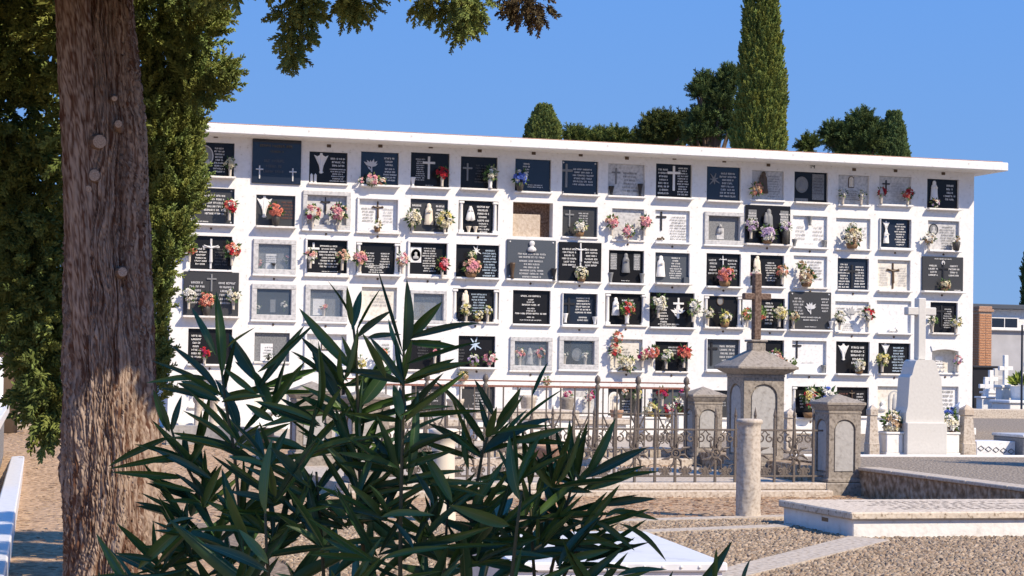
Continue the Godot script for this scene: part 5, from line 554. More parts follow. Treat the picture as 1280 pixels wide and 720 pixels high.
const LEAVES := [
	[0.413, 1.469, -2.939, 0.405, 1.596, -2.955, 0.015],
	[0.41, 1.498, -2.984, 0.375, 1.575, -3.0, 0.011],
	[0.469, 1.464, -2.958, 0.425, 1.533, -2.993, 0.019],
	[0.408, 1.445, -2.962, 0.318, 1.498, -2.966, 0.008],
	[0.402, 1.463, -2.965, 0.308, 1.467, -2.963, 0.01],
	[0.46, 1.476, -2.903, 0.53, 1.539, -2.849, 0.009],
	[0.487, 1.423, -2.932, 0.522, 1.491, -2.877, 0.013],
	[0.416, 1.51, -2.918, 0.442, 1.539, -2.878, 0.004],
	[0.583, 1.479, -2.79, 0.504, 1.57, -2.837, 0.016],
	[0.564, 1.433, -2.807, 0.525, 1.51, -2.833, 0.018],
	[0.541, 1.478, -2.834, 0.496, 1.506, -2.843, 0.006],
	[0.353, 1.382, -3.065, 0.326, 1.445, -3.051, 0.014],
	[0.356, 1.382, -3.064, 0.368, 1.437, -3.059, 0.01],
	[0.361, 1.373, -3.108, 0.264, 1.325, -3.151, 0.011],
	[0.378, 1.313, -3.058, 0.266, 1.322, -3.051, 0.011],
	[0.391, 1.293, -3.031, 0.323, 1.307, -3.047, 0.008],
	[0.402, 1.274, -3.047, 0.347, 1.286, -3.011, 0.008],
	[0.373, 1.349, -3.059, 0.264, 1.326, -3.058, 0.009],
	[0.446, 1.285, -2.719, 0.441, 1.388, -2.72, 0.015],
	[0.498, 1.327, -2.734, 0.447, 1.374, -2.719, 0.019],
	[0.47, 1.339, -2.963, 0.373, 1.377, -2.954, 0.017],
	[0.402, 1.362, -3.102, 0.412, 1.437, -3.054, 0.011],
	[0.441, 1.384, -2.958, 0.419, 1.469, -2.968, 0.019],
	[0.488, 1.42, -2.954, 0.455, 1.479, -2.95, 0.019],
	[0.451, 1.386, -2.978, 0.509, 1.456, -2.959, 0.01],
	[0.567, 1.406, -2.824, 0.5, 1.441, -2.797, 0.016],
	[0.586, 1.327, -2.78, 0.53, 1.388, -2.78, 0.009],
	[0.593, 1.319, -2.808, 0.547, 1.361, -2.776, 0.007],
	[0.596, 1.336, -2.823, 0.56, 1.393, -2.808, 0.008],
	[0.625, 1.506, -2.682, 0.628, 1.608, -2.668, 0.016],
	[0.635, 1.524, -2.708, 0.677, 1.58, -2.667, 0.015],
	[0.632, 1.526, -2.686, 0.726, 1.555, -2.656, 0.011],
	[0.636, 1.522, -2.693, 0.7, 1.515, -2.648, 0.011],
	[0.625, 1.491, -2.666, 0.718, 1.527, -2.625, 0.007],
	[0.627, 1.464, -2.693, 0.696, 1.501, -2.673, 0.013],
	[0.618, 1.508, -2.655, 0.58, 1.618, -2.647, 0.005],
	[0.587, 1.529, -2.803, 0.622, 1.567, -2.756, 0.011],
	[0.571, 1.539, -2.769, 0.587, 1.598, -2.788, 0.012],
	[0.569, 1.544, -2.763, 0.559, 1.6, -2.753, 0.009],
	[0.57, 1.556, -2.785, 0.541, 1.6, -2.742, 0.004],
	[0.599, 1.473, -2.673, 0.562, 1.531, -2.643, 0.011],
	[0.623, 1.502, -2.676, 0.602, 1.558, -2.704, 0.007],
	[0.592, 1.527, -2.762, 0.631, 1.534, -2.727, 0.008],
	[0.597, 1.432, -2.815, 0.642, 1.497, -2.8, 0.02],
	[0.558, 1.464, -2.769, 0.546, 1.507, -2.738, 0.009],
	[0.622, 1.415, -2.67, 0.615, 1.466, -2.692, 0.014],
	[0.581, 1.479, -2.797, 0.562, 1.524, -2.77, 0.01],
	[0.583, 1.536, -2.798, 0.61, 1.599, -2.775, 0.004],
	[0.925, 1.333, -2.834, 0.915, 1.413, -2.838, 0.012],
	[0.956, 1.328, -2.873, 0.996, 1.41, -2.846, 0.015],
	[0.951, 1.325, -2.859, 1.044, 1.375, -2.843, 0.016],
	[0.965, 1.31, -2.891, 1.069, 1.338, -2.858, 0.01],
	[0.942, 1.309, -2.821, 1.009, 1.332, -2.791, 0.013],
	[0.982, 1.283, -2.862, 1.048, 1.299, -2.818, 0.012],
	[0.796, 1.404, -2.81, 0.824, 1.457, -2.778, 0.015],
	[0.791, 1.416, -2.805, 0.761, 1.471, -2.811, 0.01],
	[0.774, 1.363, -2.816, 0.88, 1.425, -2.808, 0.019],
	[0.816, 1.379, -2.807, 0.897, 1.402, -2.789, 0.013],
	[0.766, 1.368, -2.821, 0.725, 1.443, -2.797, 0.006],
	[0.758, 1.34, -2.817, 0.743, 1.415, -2.818, 0.01],
	[0.775, 1.31, -2.611, 0.753, 1.396, -2.625, 0.016],
	[0.863, 1.312, -2.859, 0.862, 1.388, -2.846, 0.013],
	[0.88, 1.306, -2.88, 0.923, 1.363, -2.873, 0.015],
	[0.869, 1.332, -2.902, 0.791, 1.317, -2.912, 0.013],
	[0.857, 1.303, -2.921, 0.793, 1.291, -2.925, 0.015],
	[0.842, 1.447, -2.785, 0.872, 1.501, -2.805, 0.006],
	[0.692, 1.304, -2.657, 0.653, 1.377, -2.673, 0.015],
	[0.635, 1.381, -2.724, 0.681, 1.402, -2.664, 0.013],
	[0.63, 1.383, -2.71, 0.687, 1.432, -2.694, 0.007],
	[0.672, 1.298, -2.681, 0.651, 1.345, -2.699, 0.01],
	[0.78, 1.27, -2.677, 0.691, 1.299, -2.662, 0.017],
	[0.961, 1.262, -2.855, 1.025, 1.219, -2.837, 0.011],
	[1.007, 1.256, -2.859, 1.099, 1.205, -2.862, 0.01],
	[0.992, 1.272, -2.872, 1.073, 1.263, -2.865, 0.011],
	[0.988, 1.183, -2.814, 1.048, 1.204, -2.78, 0.01],
	[0.991, 1.264, -2.881, 1.029, 1.28, -2.897, 0.01],
	[0.995, 1.211, -2.452, 0.988, 1.259, -2.428, 0.007],
	[1.033, 1.207, -2.443, 1.031, 1.244, -2.434, 0.007],
	[0.818, 1.395, -2.802, 0.883, 1.466, -2.781, 0.005],
	[0.778, 1.388, -2.831, 0.718, 1.475, -2.852, 0.005],
	[0.814, 1.382, -2.829, 0.834, 1.43, -2.81, 0.009],
	[0.381, 1.249, -3.091, 0.315, 1.336, -3.071, 0.01],
	[0.401, 1.248, -3.163, 0.449, 1.29, -3.135, 0.012],
	[0.385, 1.249, -3.131, 0.316, 1.266, -3.177, 0.008],
	[0.391, 1.252, -3.109, 0.32, 1.284, -3.089, 0.008],
	[0.398, 1.247, -3.142, 0.408, 1.303, -3.089, 0.014],
	[0.394, 1.252, -3.176, 0.435, 1.334, -3.109, 0.013],
	[0.396, 1.241, -3.114, 0.306, 1.264, -3.094, 0.014],
	[0.413, 1.301, -3.069, 0.352, 1.381, -3.052, 0.011],
	[0.427, 1.303, -3.094, 0.384, 1.35, -3.096, 0.011],
	[0.411, 1.308, -3.071, 0.355, 1.345, -3.053, 0.007],
	[0.419, 1.306, -3.053, 0.341, 1.347, -3.07, 0.008],
	[0.414, 1.312, -3.012, 0.323, 1.365, -3.054, 0.012],
	[0.413, 1.303, -3.093, 0.405, 1.362, -3.116, 0.009],
	[0.43, 1.212, -3.035, 0.374, 1.305, -3.078, 0.011],
	[0.426, 1.203, -3.004, 0.321, 1.256, -3.056, 0.008],
	[0.417, 1.211, -3.007, 0.415, 1.253, -2.976, 0.009],
	[0.425, 1.206, -3.019, 0.332, 1.297, -3.007, 0.007],
	[0.413, 1.211, -2.962, 0.428, 1.31, -2.911, 0.01],
	[0.423, 1.198, -3.043, 0.3, 1.17, -3.042, 0.009],
	[0.416, 1.218, -2.984, 0.484, 1.283, -2.935, 0.011],
	[0.479, 1.206, -2.912, 0.512, 1.274, -2.925, 0.013],
	[0.465, 1.21, -2.822, 0.499, 1.267, -2.815, 0.009],
	[0.468, 1.214, -2.904, 0.432, 1.271, -2.937, 0.009],
	[0.471, 1.198, -2.906, 0.513, 1.251, -2.891, 0.011],
	[0.465, 1.206, -2.86, 0.501, 1.256, -2.823, 0.012],
	[0.463, 1.215, -2.821, 0.563, 1.229, -2.788, 0.008],
	[0.477, 1.207, -2.884, 0.507, 1.333, -2.849, 0.01],
	[0.482, 1.212, -2.905, 0.55, 1.271, -2.879, 0.012],
	[0.477, 1.289, -2.835, 0.416, 1.313, -2.832, 0.012],
	[0.466, 1.304, -2.745, 0.38, 1.362, -2.782, 0.008],
	[0.467, 1.303, -2.746, 0.52, 1.388, -2.721, 0.01],
	[0.467, 1.297, -2.761, 0.526, 1.387, -2.745, 0.011],
	[0.474, 1.299, -2.813, 0.459, 1.356, -2.79, 0.011],
	[0.476, 1.291, -2.821, 0.449, 1.397, -2.846, 0.007],
	[0.486, 1.292, -2.84, 0.404, 1.353, -2.838, 0.011],
	[0.53, 1.301, -2.829, 0.504, 1.365, -2.823, 0.008],
	[0.546, 1.304, -2.893, 0.605, 1.369, -2.878, 0.008],
	[0.546, 1.295, -2.874, 0.466, 1.35, -2.856, 0.011],
	[0.521, 1.314, -2.789, 0.44, 1.359, -2.806, 0.008],
	[0.538, 1.302, -2.84, 0.581, 1.369, -2.842, 0.011],
	[0.546, 1.296, -2.86, 0.482, 1.308, -2.884, 0.013],
	[0.541, 1.299, -2.842, 0.512, 1.349, -2.835, 0.009],
	[0.528, 1.298, -2.81, 0.43, 1.347, -2.841, 0.012],
	[0.531, 1.234, -2.785, 0.486, 1.303, -2.819, 0.009],
	[0.543, 1.229, -2.845, 0.5, 1.306, -2.86, 0.009],
	[0.533, 1.233, -2.793, 0.465, 1.281, -2.783, 0.008],
	[0.531, 1.236, -2.77, 0.489, 1.272, -2.752, 0.01],
	[0.536, 1.22, -2.81, 0.654, 1.26, -2.767, 0.01],
	[0.525, 1.238, -2.707, 0.465, 1.323, -2.704, 0.009],
	[0.538, 1.235, -2.806, 0.516, 1.332, -2.807, 0.013],
	[0.531, 1.231, -2.768, 0.645, 1.218, -2.738, 0.01],
	[0.596, 1.355, -2.796, 0.592, 1.479, -2.81, 0.007],
	[0.598, 1.367, -2.853, 0.602, 1.414, -2.812, 0.008],
	[0.604, 1.355, -2.856, 0.624, 1.42, -2.831, 0.012],
	[0.587, 1.357, -2.789, 0.554, 1.431, -2.792, 0.011],
	[0.61, 1.362, -2.903, 0.662, 1.402, -2.857, 0.01],
	[0.614, 1.363, -2.92, 0.568, 1.41, -2.929, 0.012],
	[0.59, 1.361, -2.819, 0.558, 1.434, -2.844, 0.01],
	[0.601, 1.365, -2.842, 0.633, 1.427, -2.83, 0.009],
	[0.597, 1.293, -2.813, 0.666, 1.329, -2.752, 0.008],
	[0.596, 1.294, -2.814, 0.627, 1.34, -2.763, 0.008],
	[0.601, 1.299, -2.816, 0.663, 1.365, -2.826, 0.008],
	[0.576, 1.297, -2.74, 0.614, 1.381, -2.756, 0.011],
	[0.601, 1.3, -2.82, 0.701, 1.334, -2.79, 0.012],
	[0.593, 1.3, -2.821, 0.674, 1.332, -2.753, 0.012],
	[0.595, 1.294, -2.822, 0.638, 1.366, -2.796, 0.012],
	[0.59, 1.299, -2.782, 0.562, 1.387, -2.803, 0.012],
	[0.589, 1.287, -2.807, 0.536, 1.377, -2.839, 0.009],
	[0.609, 1.226, -2.737, 0.646, 1.31, -2.69, 0.008],
	[0.601, 1.224, -2.688, 0.685, 1.251, -2.655, 0.01],
	[0.601, 1.228, -2.709, 0.71, 1.245, -2.689, 0.009],
	[0.61, 1.221, -2.779, 0.565, 1.299, -2.772, 0.007],
	[0.581, 1.226, -2.645, 0.494, 1.283, -2.649, 0.009],
	[0.594, 1.224, -2.702, 0.531, 1.251, -2.731, 0.013],
	[0.602, 1.225, -2.714, 0.536, 1.323, -2.69, 0.011],
	[0.597, 1.231, -2.714, 0.538, 1.312, -2.684, 0.009],
	[0.592, 1.224, -2.682, 0.5, 1.236, -2.659, 0.01],
	[0.649, 1.325, -2.783, 0.751, 1.321, -2.713, 0.01],
	[0.648, 1.327, -2.744, 0.712, 1.351, -2.696, 0.009],
	[0.637, 1.331, -2.687, 0.647, 1.453, -2.664, 0.013],
	[0.651, 1.32, -2.752, 0.564, 1.394, -2.741, 0.01],
	[0.656, 1.315, -2.763, 0.746, 1.338, -2.702, 0.011],
	[0.64, 1.32, -2.751, 0.606, 1.423, -2.743, 0.013],
	[0.676, 1.229, -2.773, 0.723, 1.317, -2.721, 0.012],
	[0.673, 1.235, -2.759, 0.674, 1.289, -2.707, 0.012],
	[0.669, 1.225, -2.774, 0.596, 1.286, -2.806, 0.008],
	[0.657, 1.241, -2.73, 0.694, 1.308, -2.722, 0.007],
	[0.683, 1.218, -2.817, 0.713, 1.298, -2.765, 0.009],
	[0.667, 1.234, -2.747, 0.75, 1.267, -2.674, 0.012],
	[0.657, 1.229, -2.729, 0.776, 1.25, -2.681, 0.007],
	[0.64, 1.241, -2.662, 0.619, 1.273, -2.697, 0.009],
	[0.715, 1.206, -2.782, 0.601, 1.254, -2.762, 0.01],
	[0.714, 1.2, -2.775, 0.673, 1.276, -2.752, 0.013],
	[0.732, 1.2, -2.804, 0.811, 1.214, -2.768, 0.008],
	[0.726, 1.199, -2.804, 0.791, 1.297, -2.752, 0.01],
	[0.722, 1.202, -2.813, 0.671, 1.254, -2.812, 0.013],
	[0.734, 1.201, -2.829, 0.801, 1.244, -2.785, 0.012],
	[0.734, 1.199, -2.838, 0.787, 1.228, -2.837, 0.008],
	[0.772, 1.258, -2.863, 0.879, 1.272, -2.806, 0.008],
	[0.761, 1.274, -2.82, 0.681, 1.351, -2.832, 0.012],
	[0.767, 1.266, -2.81, 0.801, 1.346, -2.747, 0.009],
	[0.78, 1.263, -2.858, 0.846, 1.322, -2.837, 0.012],
	[0.78, 1.266, -2.874, 0.731, 1.331, -2.904, 0.013],
	[0.749, 1.274, -2.777, 0.787, 1.357, -2.75, 0.013],
	[0.776, 1.202, -2.826, 0.684, 1.228, -2.831, 0.011],
	[0.786, 1.196, -2.866, 0.829, 1.274, -2.869, 0.011],
	[0.776, 1.203, -2.794, 0.842, 1.249, -2.746, 0.01],
	[0.785, 1.195, -2.836, 0.722, 1.258, -2.811, 0.011],
	[0.774, 1.202, -2.825, 0.811, 1.273, -2.828, 0.007],
	[0.762, 1.208, -2.773, 0.81, 1.232, -2.743, 0.007],
	[0.767, 1.209, -2.798, 0.781, 1.332, -2.812, 0.009],
	[0.765, 1.211, -2.779, 0.846, 1.24, -2.708, 0.011],
	[0.848, 1.207, -2.873, 0.839, 1.276, -2.885, 0.012],
	[0.868, 1.198, -2.926, 0.835, 1.233, -2.916, 0.01],
	[0.846, 1.207, -2.846, 0.777, 1.25, -2.841, 0.014],
	[0.858, 1.211, -2.884, 0.833, 1.277, -2.851, 0.008],
	[0.834, 1.213, -2.849, 0.793, 1.268, -2.818, 0.012],
	[0.848, 1.2, -2.869, 0.944, 1.239, -2.813, 0.012],
	[0.843, 1.203, -2.856, 0.919, 1.215, -2.827, 0.01],
	[0.854, 1.207, -2.886, 0.873, 1.274, -2.841, 0.011],
	[0.876, 1.266, -2.905, 0.857, 1.31, -2.875, 0.008],
	[0.864, 1.263, -2.847, 0.886, 1.355, -2.842, 0.009],
	[0.865, 1.26, -2.862, 0.994, 1.267, -2.85, 0.009],
	[0.877, 1.254, -2.904, 0.92, 1.293, -2.911, 0.013],
	[0.847, 1.268, -2.826, 0.831, 1.339, -2.79, 0.01],
	[0.866, 1.261, -2.855, 0.951, 1.335, -2.85, 0.013],
	[0.934, 1.257, -2.95, 0.915, 1.338, -2.975, 0.013],
	[0.938, 1.257, -2.926, 0.832, 1.316, -2.917, 0.011],
	[0.936, 1.264, -2.933, 1.054, 1.295, -2.91, 0.009],
	[0.909, 1.257, -2.868, 0.913, 1.299, -2.826, 0.007],
	[0.926, 1.257, -2.917, 0.997, 1.25, -2.882, 0.007],
	[0.93, 1.258, -2.926, 0.911, 1.296, -2.924, 0.01],
	[0.932, 1.27, -2.905, 0.892, 1.358, -2.923, 0.011],
	[0.904, 1.198, -2.837, 0.955, 1.279, -2.784, 0.008],
	[0.908, 1.19, -2.866, 0.989, 1.198, -2.841, 0.01],
	[0.897, 1.206, -2.816, 0.981, 1.222, -2.816, 0.012],
	[0.937, 1.181, -2.92, 0.91, 1.234, -2.89, 0.012],
	[0.94, 1.181, -2.942, 1.047, 1.226, -2.899, 0.014],
	[0.908, 1.194, -2.862, 1.024, 1.196, -2.818, 0.008],
	[0.916, 1.185, -2.877, 1.009, 1.264, -2.877, 0.009],
	[0.891, 1.196, -2.797, 0.94, 1.281, -2.8, 0.013],
	[0.984, 1.192, -2.943, 1.05, 1.228, -2.911, 0.01],
	[0.972, 1.207, -2.916, 0.884, 1.291, -2.949, 0.014],
	[0.972, 1.196, -2.903, 1.05, 1.23, -2.835, 0.009],
	[0.971, 1.194, -2.915, 1.016, 1.221, -2.866, 0.009],
	[0.965, 1.208, -2.896, 1.066, 1.26, -2.893, 0.008],
	[0.977, 1.197, -2.935, 0.902, 1.285, -2.959, 0.008],
	[0.335, 1.16, -3.011, 0.27, 1.172, -3.06, 0.012],
	[0.346, 1.162, -3.034, 0.274, 1.206, -3.049, 0.008],
	[0.348, 1.15, -3.11, 0.221, 1.172, -3.115, 0.007],
	[0.351, 1.151, -3.065, 0.313, 1.191, -3.093, 0.014],
	[0.337, 1.156, -3.058, 0.395, 1.228, -3.001, 0.008],
	[0.346, 1.161, -3.096, 0.28, 1.192, -3.135, 0.012],
	[0.295, 1.138, -2.946, 0.209, 1.164, -2.994, 0.009],
	[0.298, 1.146, -2.96, 0.24, 1.237, -3.003, 0.013],
	[0.3, 1.136, -2.963, 0.23, 1.143, -2.943, 0.013],
	[0.299, 1.143, -2.969, 0.273, 1.223, -3.0, 0.008],
	[0.423, 1.17, -2.791, 0.542, 1.181, -2.755, 0.011],
	[0.424, 1.16, -2.77, 0.467, 1.258, -2.718, 0.01],
	[0.44, 1.155, -2.862, 0.482, 1.214, -2.815, 0.012],
	[0.429, 1.153, -2.859, 0.454, 1.211, -2.83, 0.008],
	[0.425, 1.159, -2.815, 0.445, 1.224, -2.765, 0.013],
	[0.427, 1.159, -2.8, 0.502, 1.199, -2.747, 0.013],
	[0.424, 1.166, -2.764, 0.347, 1.184, -2.782, 0.013],
	[0.419, 1.163, -2.79, 0.437, 1.263, -2.729, 0.012],
	[0.547, 1.17, -2.697, 0.592, 1.232, -2.643, 0.01],
	[0.541, 1.178, -2.66, 0.564, 1.225, -2.629, 0.007],
	[0.557, 1.161, -2.736, 0.624, 1.227, -2.734, 0.008],
	[0.564, 1.157, -2.75, 0.445, 1.19, -2.81, 0.009],
	[0.532, 1.174, -2.615, 0.448, 1.216, -2.642, 0.011],
	[0.539, 1.18, -2.609, 0.64, 1.23, -2.528, 0.008],
	[0.547, 1.173, -2.681, 0.528, 1.215, -2.668, 0.008],
	[0.562, 1.156, -2.719, 0.588, 1.253, -2.684, 0.012],
	[0.671, 1.159, -2.687, 0.709, 1.235, -2.668, 0.008],
	[0.668, 1.161, -2.681, 0.616, 1.207, -2.656, 0.012],
	[0.661, 1.169, -2.641, 0.763, 1.175, -2.622, 0.009],
	[0.68, 1.163, -2.686, 0.774, 1.186, -2.668, 0.013],
	[0.666, 1.171, -2.682, 0.701, 1.223, -2.655, 0.012],
	[0.674, 1.168, -2.681, 0.779, 1.187, -2.642, 0.013],
	[0.69, 1.164, -2.741, 0.594, 1.215, -2.789, 0.007],
	[0.795, 1.169, -2.686, 0.866, 1.219, -2.655, 0.011],
	[0.786, 1.164, -2.703, 0.805, 1.237, -2.698, 0.009],
	[0.818, 1.158, -2.783, 0.892, 1.199, -2.751, 0.01],
	[0.816, 1.155, -2.797, 0.749, 1.174, -2.804, 0.008],
	[0.785, 1.161, -2.664, 0.822, 1.212, -2.659, 0.007],
	[0.823, 1.148, -2.812, 0.737, 1.175, -2.829, 0.013],
	[0.801, 1.16, -2.747, 0.898, 1.161, -2.684, 0.007],
	[0.954, 1.152, -2.812, 0.899, 1.224, -2.796, 0.013],
	[0.947, 1.157, -2.808, 1.013, 1.198, -2.75, 0.012],
	[0.949, 1.146, -2.808, 0.876, 1.19, -2.799, 0.01],
	[0.944, 1.159, -2.818, 0.893, 1.246, -2.79, 0.009],
	[0.953, 1.153, -2.843, 1.052, 1.151, -2.782, 0.011],
	[0.37, 1.252, -2.954, 0.29, 1.177, -3.003, 0.018],
	[0.345, 1.239, -3.033, 0.385, 1.255, -2.979, 0.012],
	[0.443, 1.211, -2.669, 0.357, 1.255, -2.7, 0.014],
	[0.441, 1.223, -2.66, 0.404, 1.27, -2.669, 0.013],
	[0.438, 1.246, -2.818, 0.397, 1.316, -2.777, 0.014]]

const STEMS := [
	[0.413, 1.487, -2.954, 0.423, 1.422, -2.954, 0.435, 1.363, -2.953, 0.446, 1.269, -2.953, 0.454, 1.175, -2.954, 0.569, 0.764, -2.953, 0.641, 0.352, -2.951, 0.693, 0.0, -2.95],
	[0.626, 1.525, -2.683, 0.627, 1.464, -2.685, 0.628, 1.376, -2.688, 0.628, 1.288, -2.691, 0.63, 1.2, -2.694, 0.669, 0.78, -2.784, 0.693, 0.36, -2.873, 0.711, 0.0, -2.95],
	[0.577, 1.559, -2.8, 0.584, 1.507, -2.8, 0.588, 1.439, -2.801, 0.592, 1.359, -2.803, 0.597, 1.28, -2.804, 0.604, 1.189, -2.806, 0.654, 0.773, -2.856, 0.685, 0.357, -2.907, 0.708, 0.0, -2.95],
	[0.355, 1.393, -3.079, 0.367, 1.357, -3.077, 0.392, 1.309, -3.071, 0.417, 1.248, -3.066, 0.435, 1.163, -3.065, 0.558, 0.756, -3.024, 0.635, 0.349, -2.984, 0.691, 0.0, -2.95],
	[0.449, 1.296, -2.743, 0.452, 1.241, -2.744, 0.456, 1.197, -2.744, 0.57, 0.778, -2.816, 0.641, 0.359, -2.888, 0.694, 0.0, -2.95],
	[0.789, 1.418, -2.796, 0.774, 1.366, -2.802, 0.765, 1.302, -2.807, 0.753, 1.186, -2.815, 0.739, 0.771, -2.862, 0.73, 0.356, -2.909, 0.723, 0.0, -2.95],
	[0.936, 1.334, -2.86, 0.921, 1.273, -2.867, 0.903, 1.177, -2.876, 0.824, 0.765, -2.902, 0.775, 0.353, -2.928, 0.738, 0.0, -2.95],
	[0.787, 1.319, -2.644, 0.782, 1.269, -2.647, 0.777, 1.203, -2.651, 0.753, 0.782, -2.756, 0.737, 0.361, -2.86, 0.726, 0.0, -2.95],
	[0.534, 1.336, -2.821, 0.541, 1.267, -2.821, 0.548, 1.188, -2.822, 0.622, 0.772, -2.867, 0.669, 0.356, -2.912, 0.703, 0.0, -2.95],
	[0.869, 1.321, -2.88, 0.874, 1.249, -2.882, 0.88, 1.177, -2.882, 0.811, 0.765, -2.906, 0.768, 0.353, -2.93, 0.736, 0.0, -2.95],
	[0.728, 1.301, -2.818, 0.725, 1.185, -2.823, 0.723, 0.77, -2.867, 0.722, 0.356, -2.912, 0.721, 0.0, -2.95],
	[0.974, 1.284, -2.851, 0.945, 1.226, -2.862, 0.923, 1.178, -2.87, 0.835, 0.765, -2.898, 0.781, 0.353, -2.926, 0.74, 0.0, -2.95],
	[0.987, 1.218, -2.433, 0.977, 1.141, -2.439, 0.866, 0.741, -2.618, 0.797, 0.342, -2.797, 0.746, 0.0, -2.95],
	[1.025, 1.214, -2.422, 1.012, 1.141, -2.429, 0.886, 0.742, -2.611, 0.807, 0.342, -2.794, 0.749, 0.0, -2.95]]

# ------------------------------------------------------------------ materials
func ramp_tex(seed_: int, freq: float, octaves: int, stops: Array, size := 256, kind := FastNoiseLite.TYPE_SIMPLEX_SMOOTH, stretch := Vector2.ONE) -> ImageTexture:
	var n := FastNoiseLite.new()
	n.seed = seed_
	n.frequency = freq
	n.noise_type = kind
	n.fractal_octaves = octaves
	n.fractal_type = FastNoiseLite.FRACTAL_FBM
	var im := n.get_seamless_image(int(size / stretch.x), int(size / stretch.y))
	if stretch != Vector2.ONE: im.resize(size, size, Image.INTERPOLATE_CUBIC)
	var g := Gradient.new()
	var off := PackedFloat32Array()
	var col := PackedColorArray()
	for s in stops:
		off.append(s[0]); col.append(s[1])
	g.offsets = off
	g.colors = col
	var lut := []
	for k in 256: lut.append(g.sample(k / 255.0))
	var out := Image.create(size, size, false, Image.FORMAT_RGB8)
	im.convert(Image.FORMAT_L8)
	var raw := im.get_data()
	for y in size:
		for x in size:
			out.set_pixel(x, y, lut[raw[y * size + x]])
	out.generate_mipmaps()
	return ImageTexture.create_from_image(out)

func bump_tex(seed_: int, freq: float, octaves: int, size := 256, stretch := Vector2.ONE, kind := FastNoiseLite.TYPE_SIMPLEX_SMOOTH) -> ImageTexture:
	var n := FastNoiseLite.new()
	n.seed = seed_
	n.frequency = freq
	n.noise_type = kind
	n.fractal_octaves = octaves
	var im := n.get_seamless_image(int(size / stretch.x), int(size / stretch.y))
	if stretch != Vector2.ONE: im.resize(size, size, Image.INTERPOLATE_CUBIC)
	return ImageTexture.create_from_image(im)

func lin(r: float, g: float, b: float) -> Color:
	return Color(r, g, b).linear_to_srgb()

func mat(c: Color, rough := 0.8, spec := 0.5) -> StandardMaterial3D:
	var m := StandardMaterial3D.new()
	m.albedo_color = c
	m.roughness = rough
	m.metallic_specular = spec
	return m

func tex_mat(t: Texture2D, tile: float, rough := 0.85, bump: Texture2D = null, relief := 0.0, world := true) -> StandardMaterial3D:
	var m := StandardMaterial3D.new()
	m.albedo_texture = t
	m.roughness = rough
	if rough > 0.78: m.metallic_specular = 0.2
	m.uv1_triplanar = true
	m.uv1_world_triplanar = world
	m.uv1_scale = Vector3.ONE / tile
	if bump != null:
		m.heightmap_enabled = true
		m.heightmap_texture = bump
		m.heightmap_scale = relief
	return m

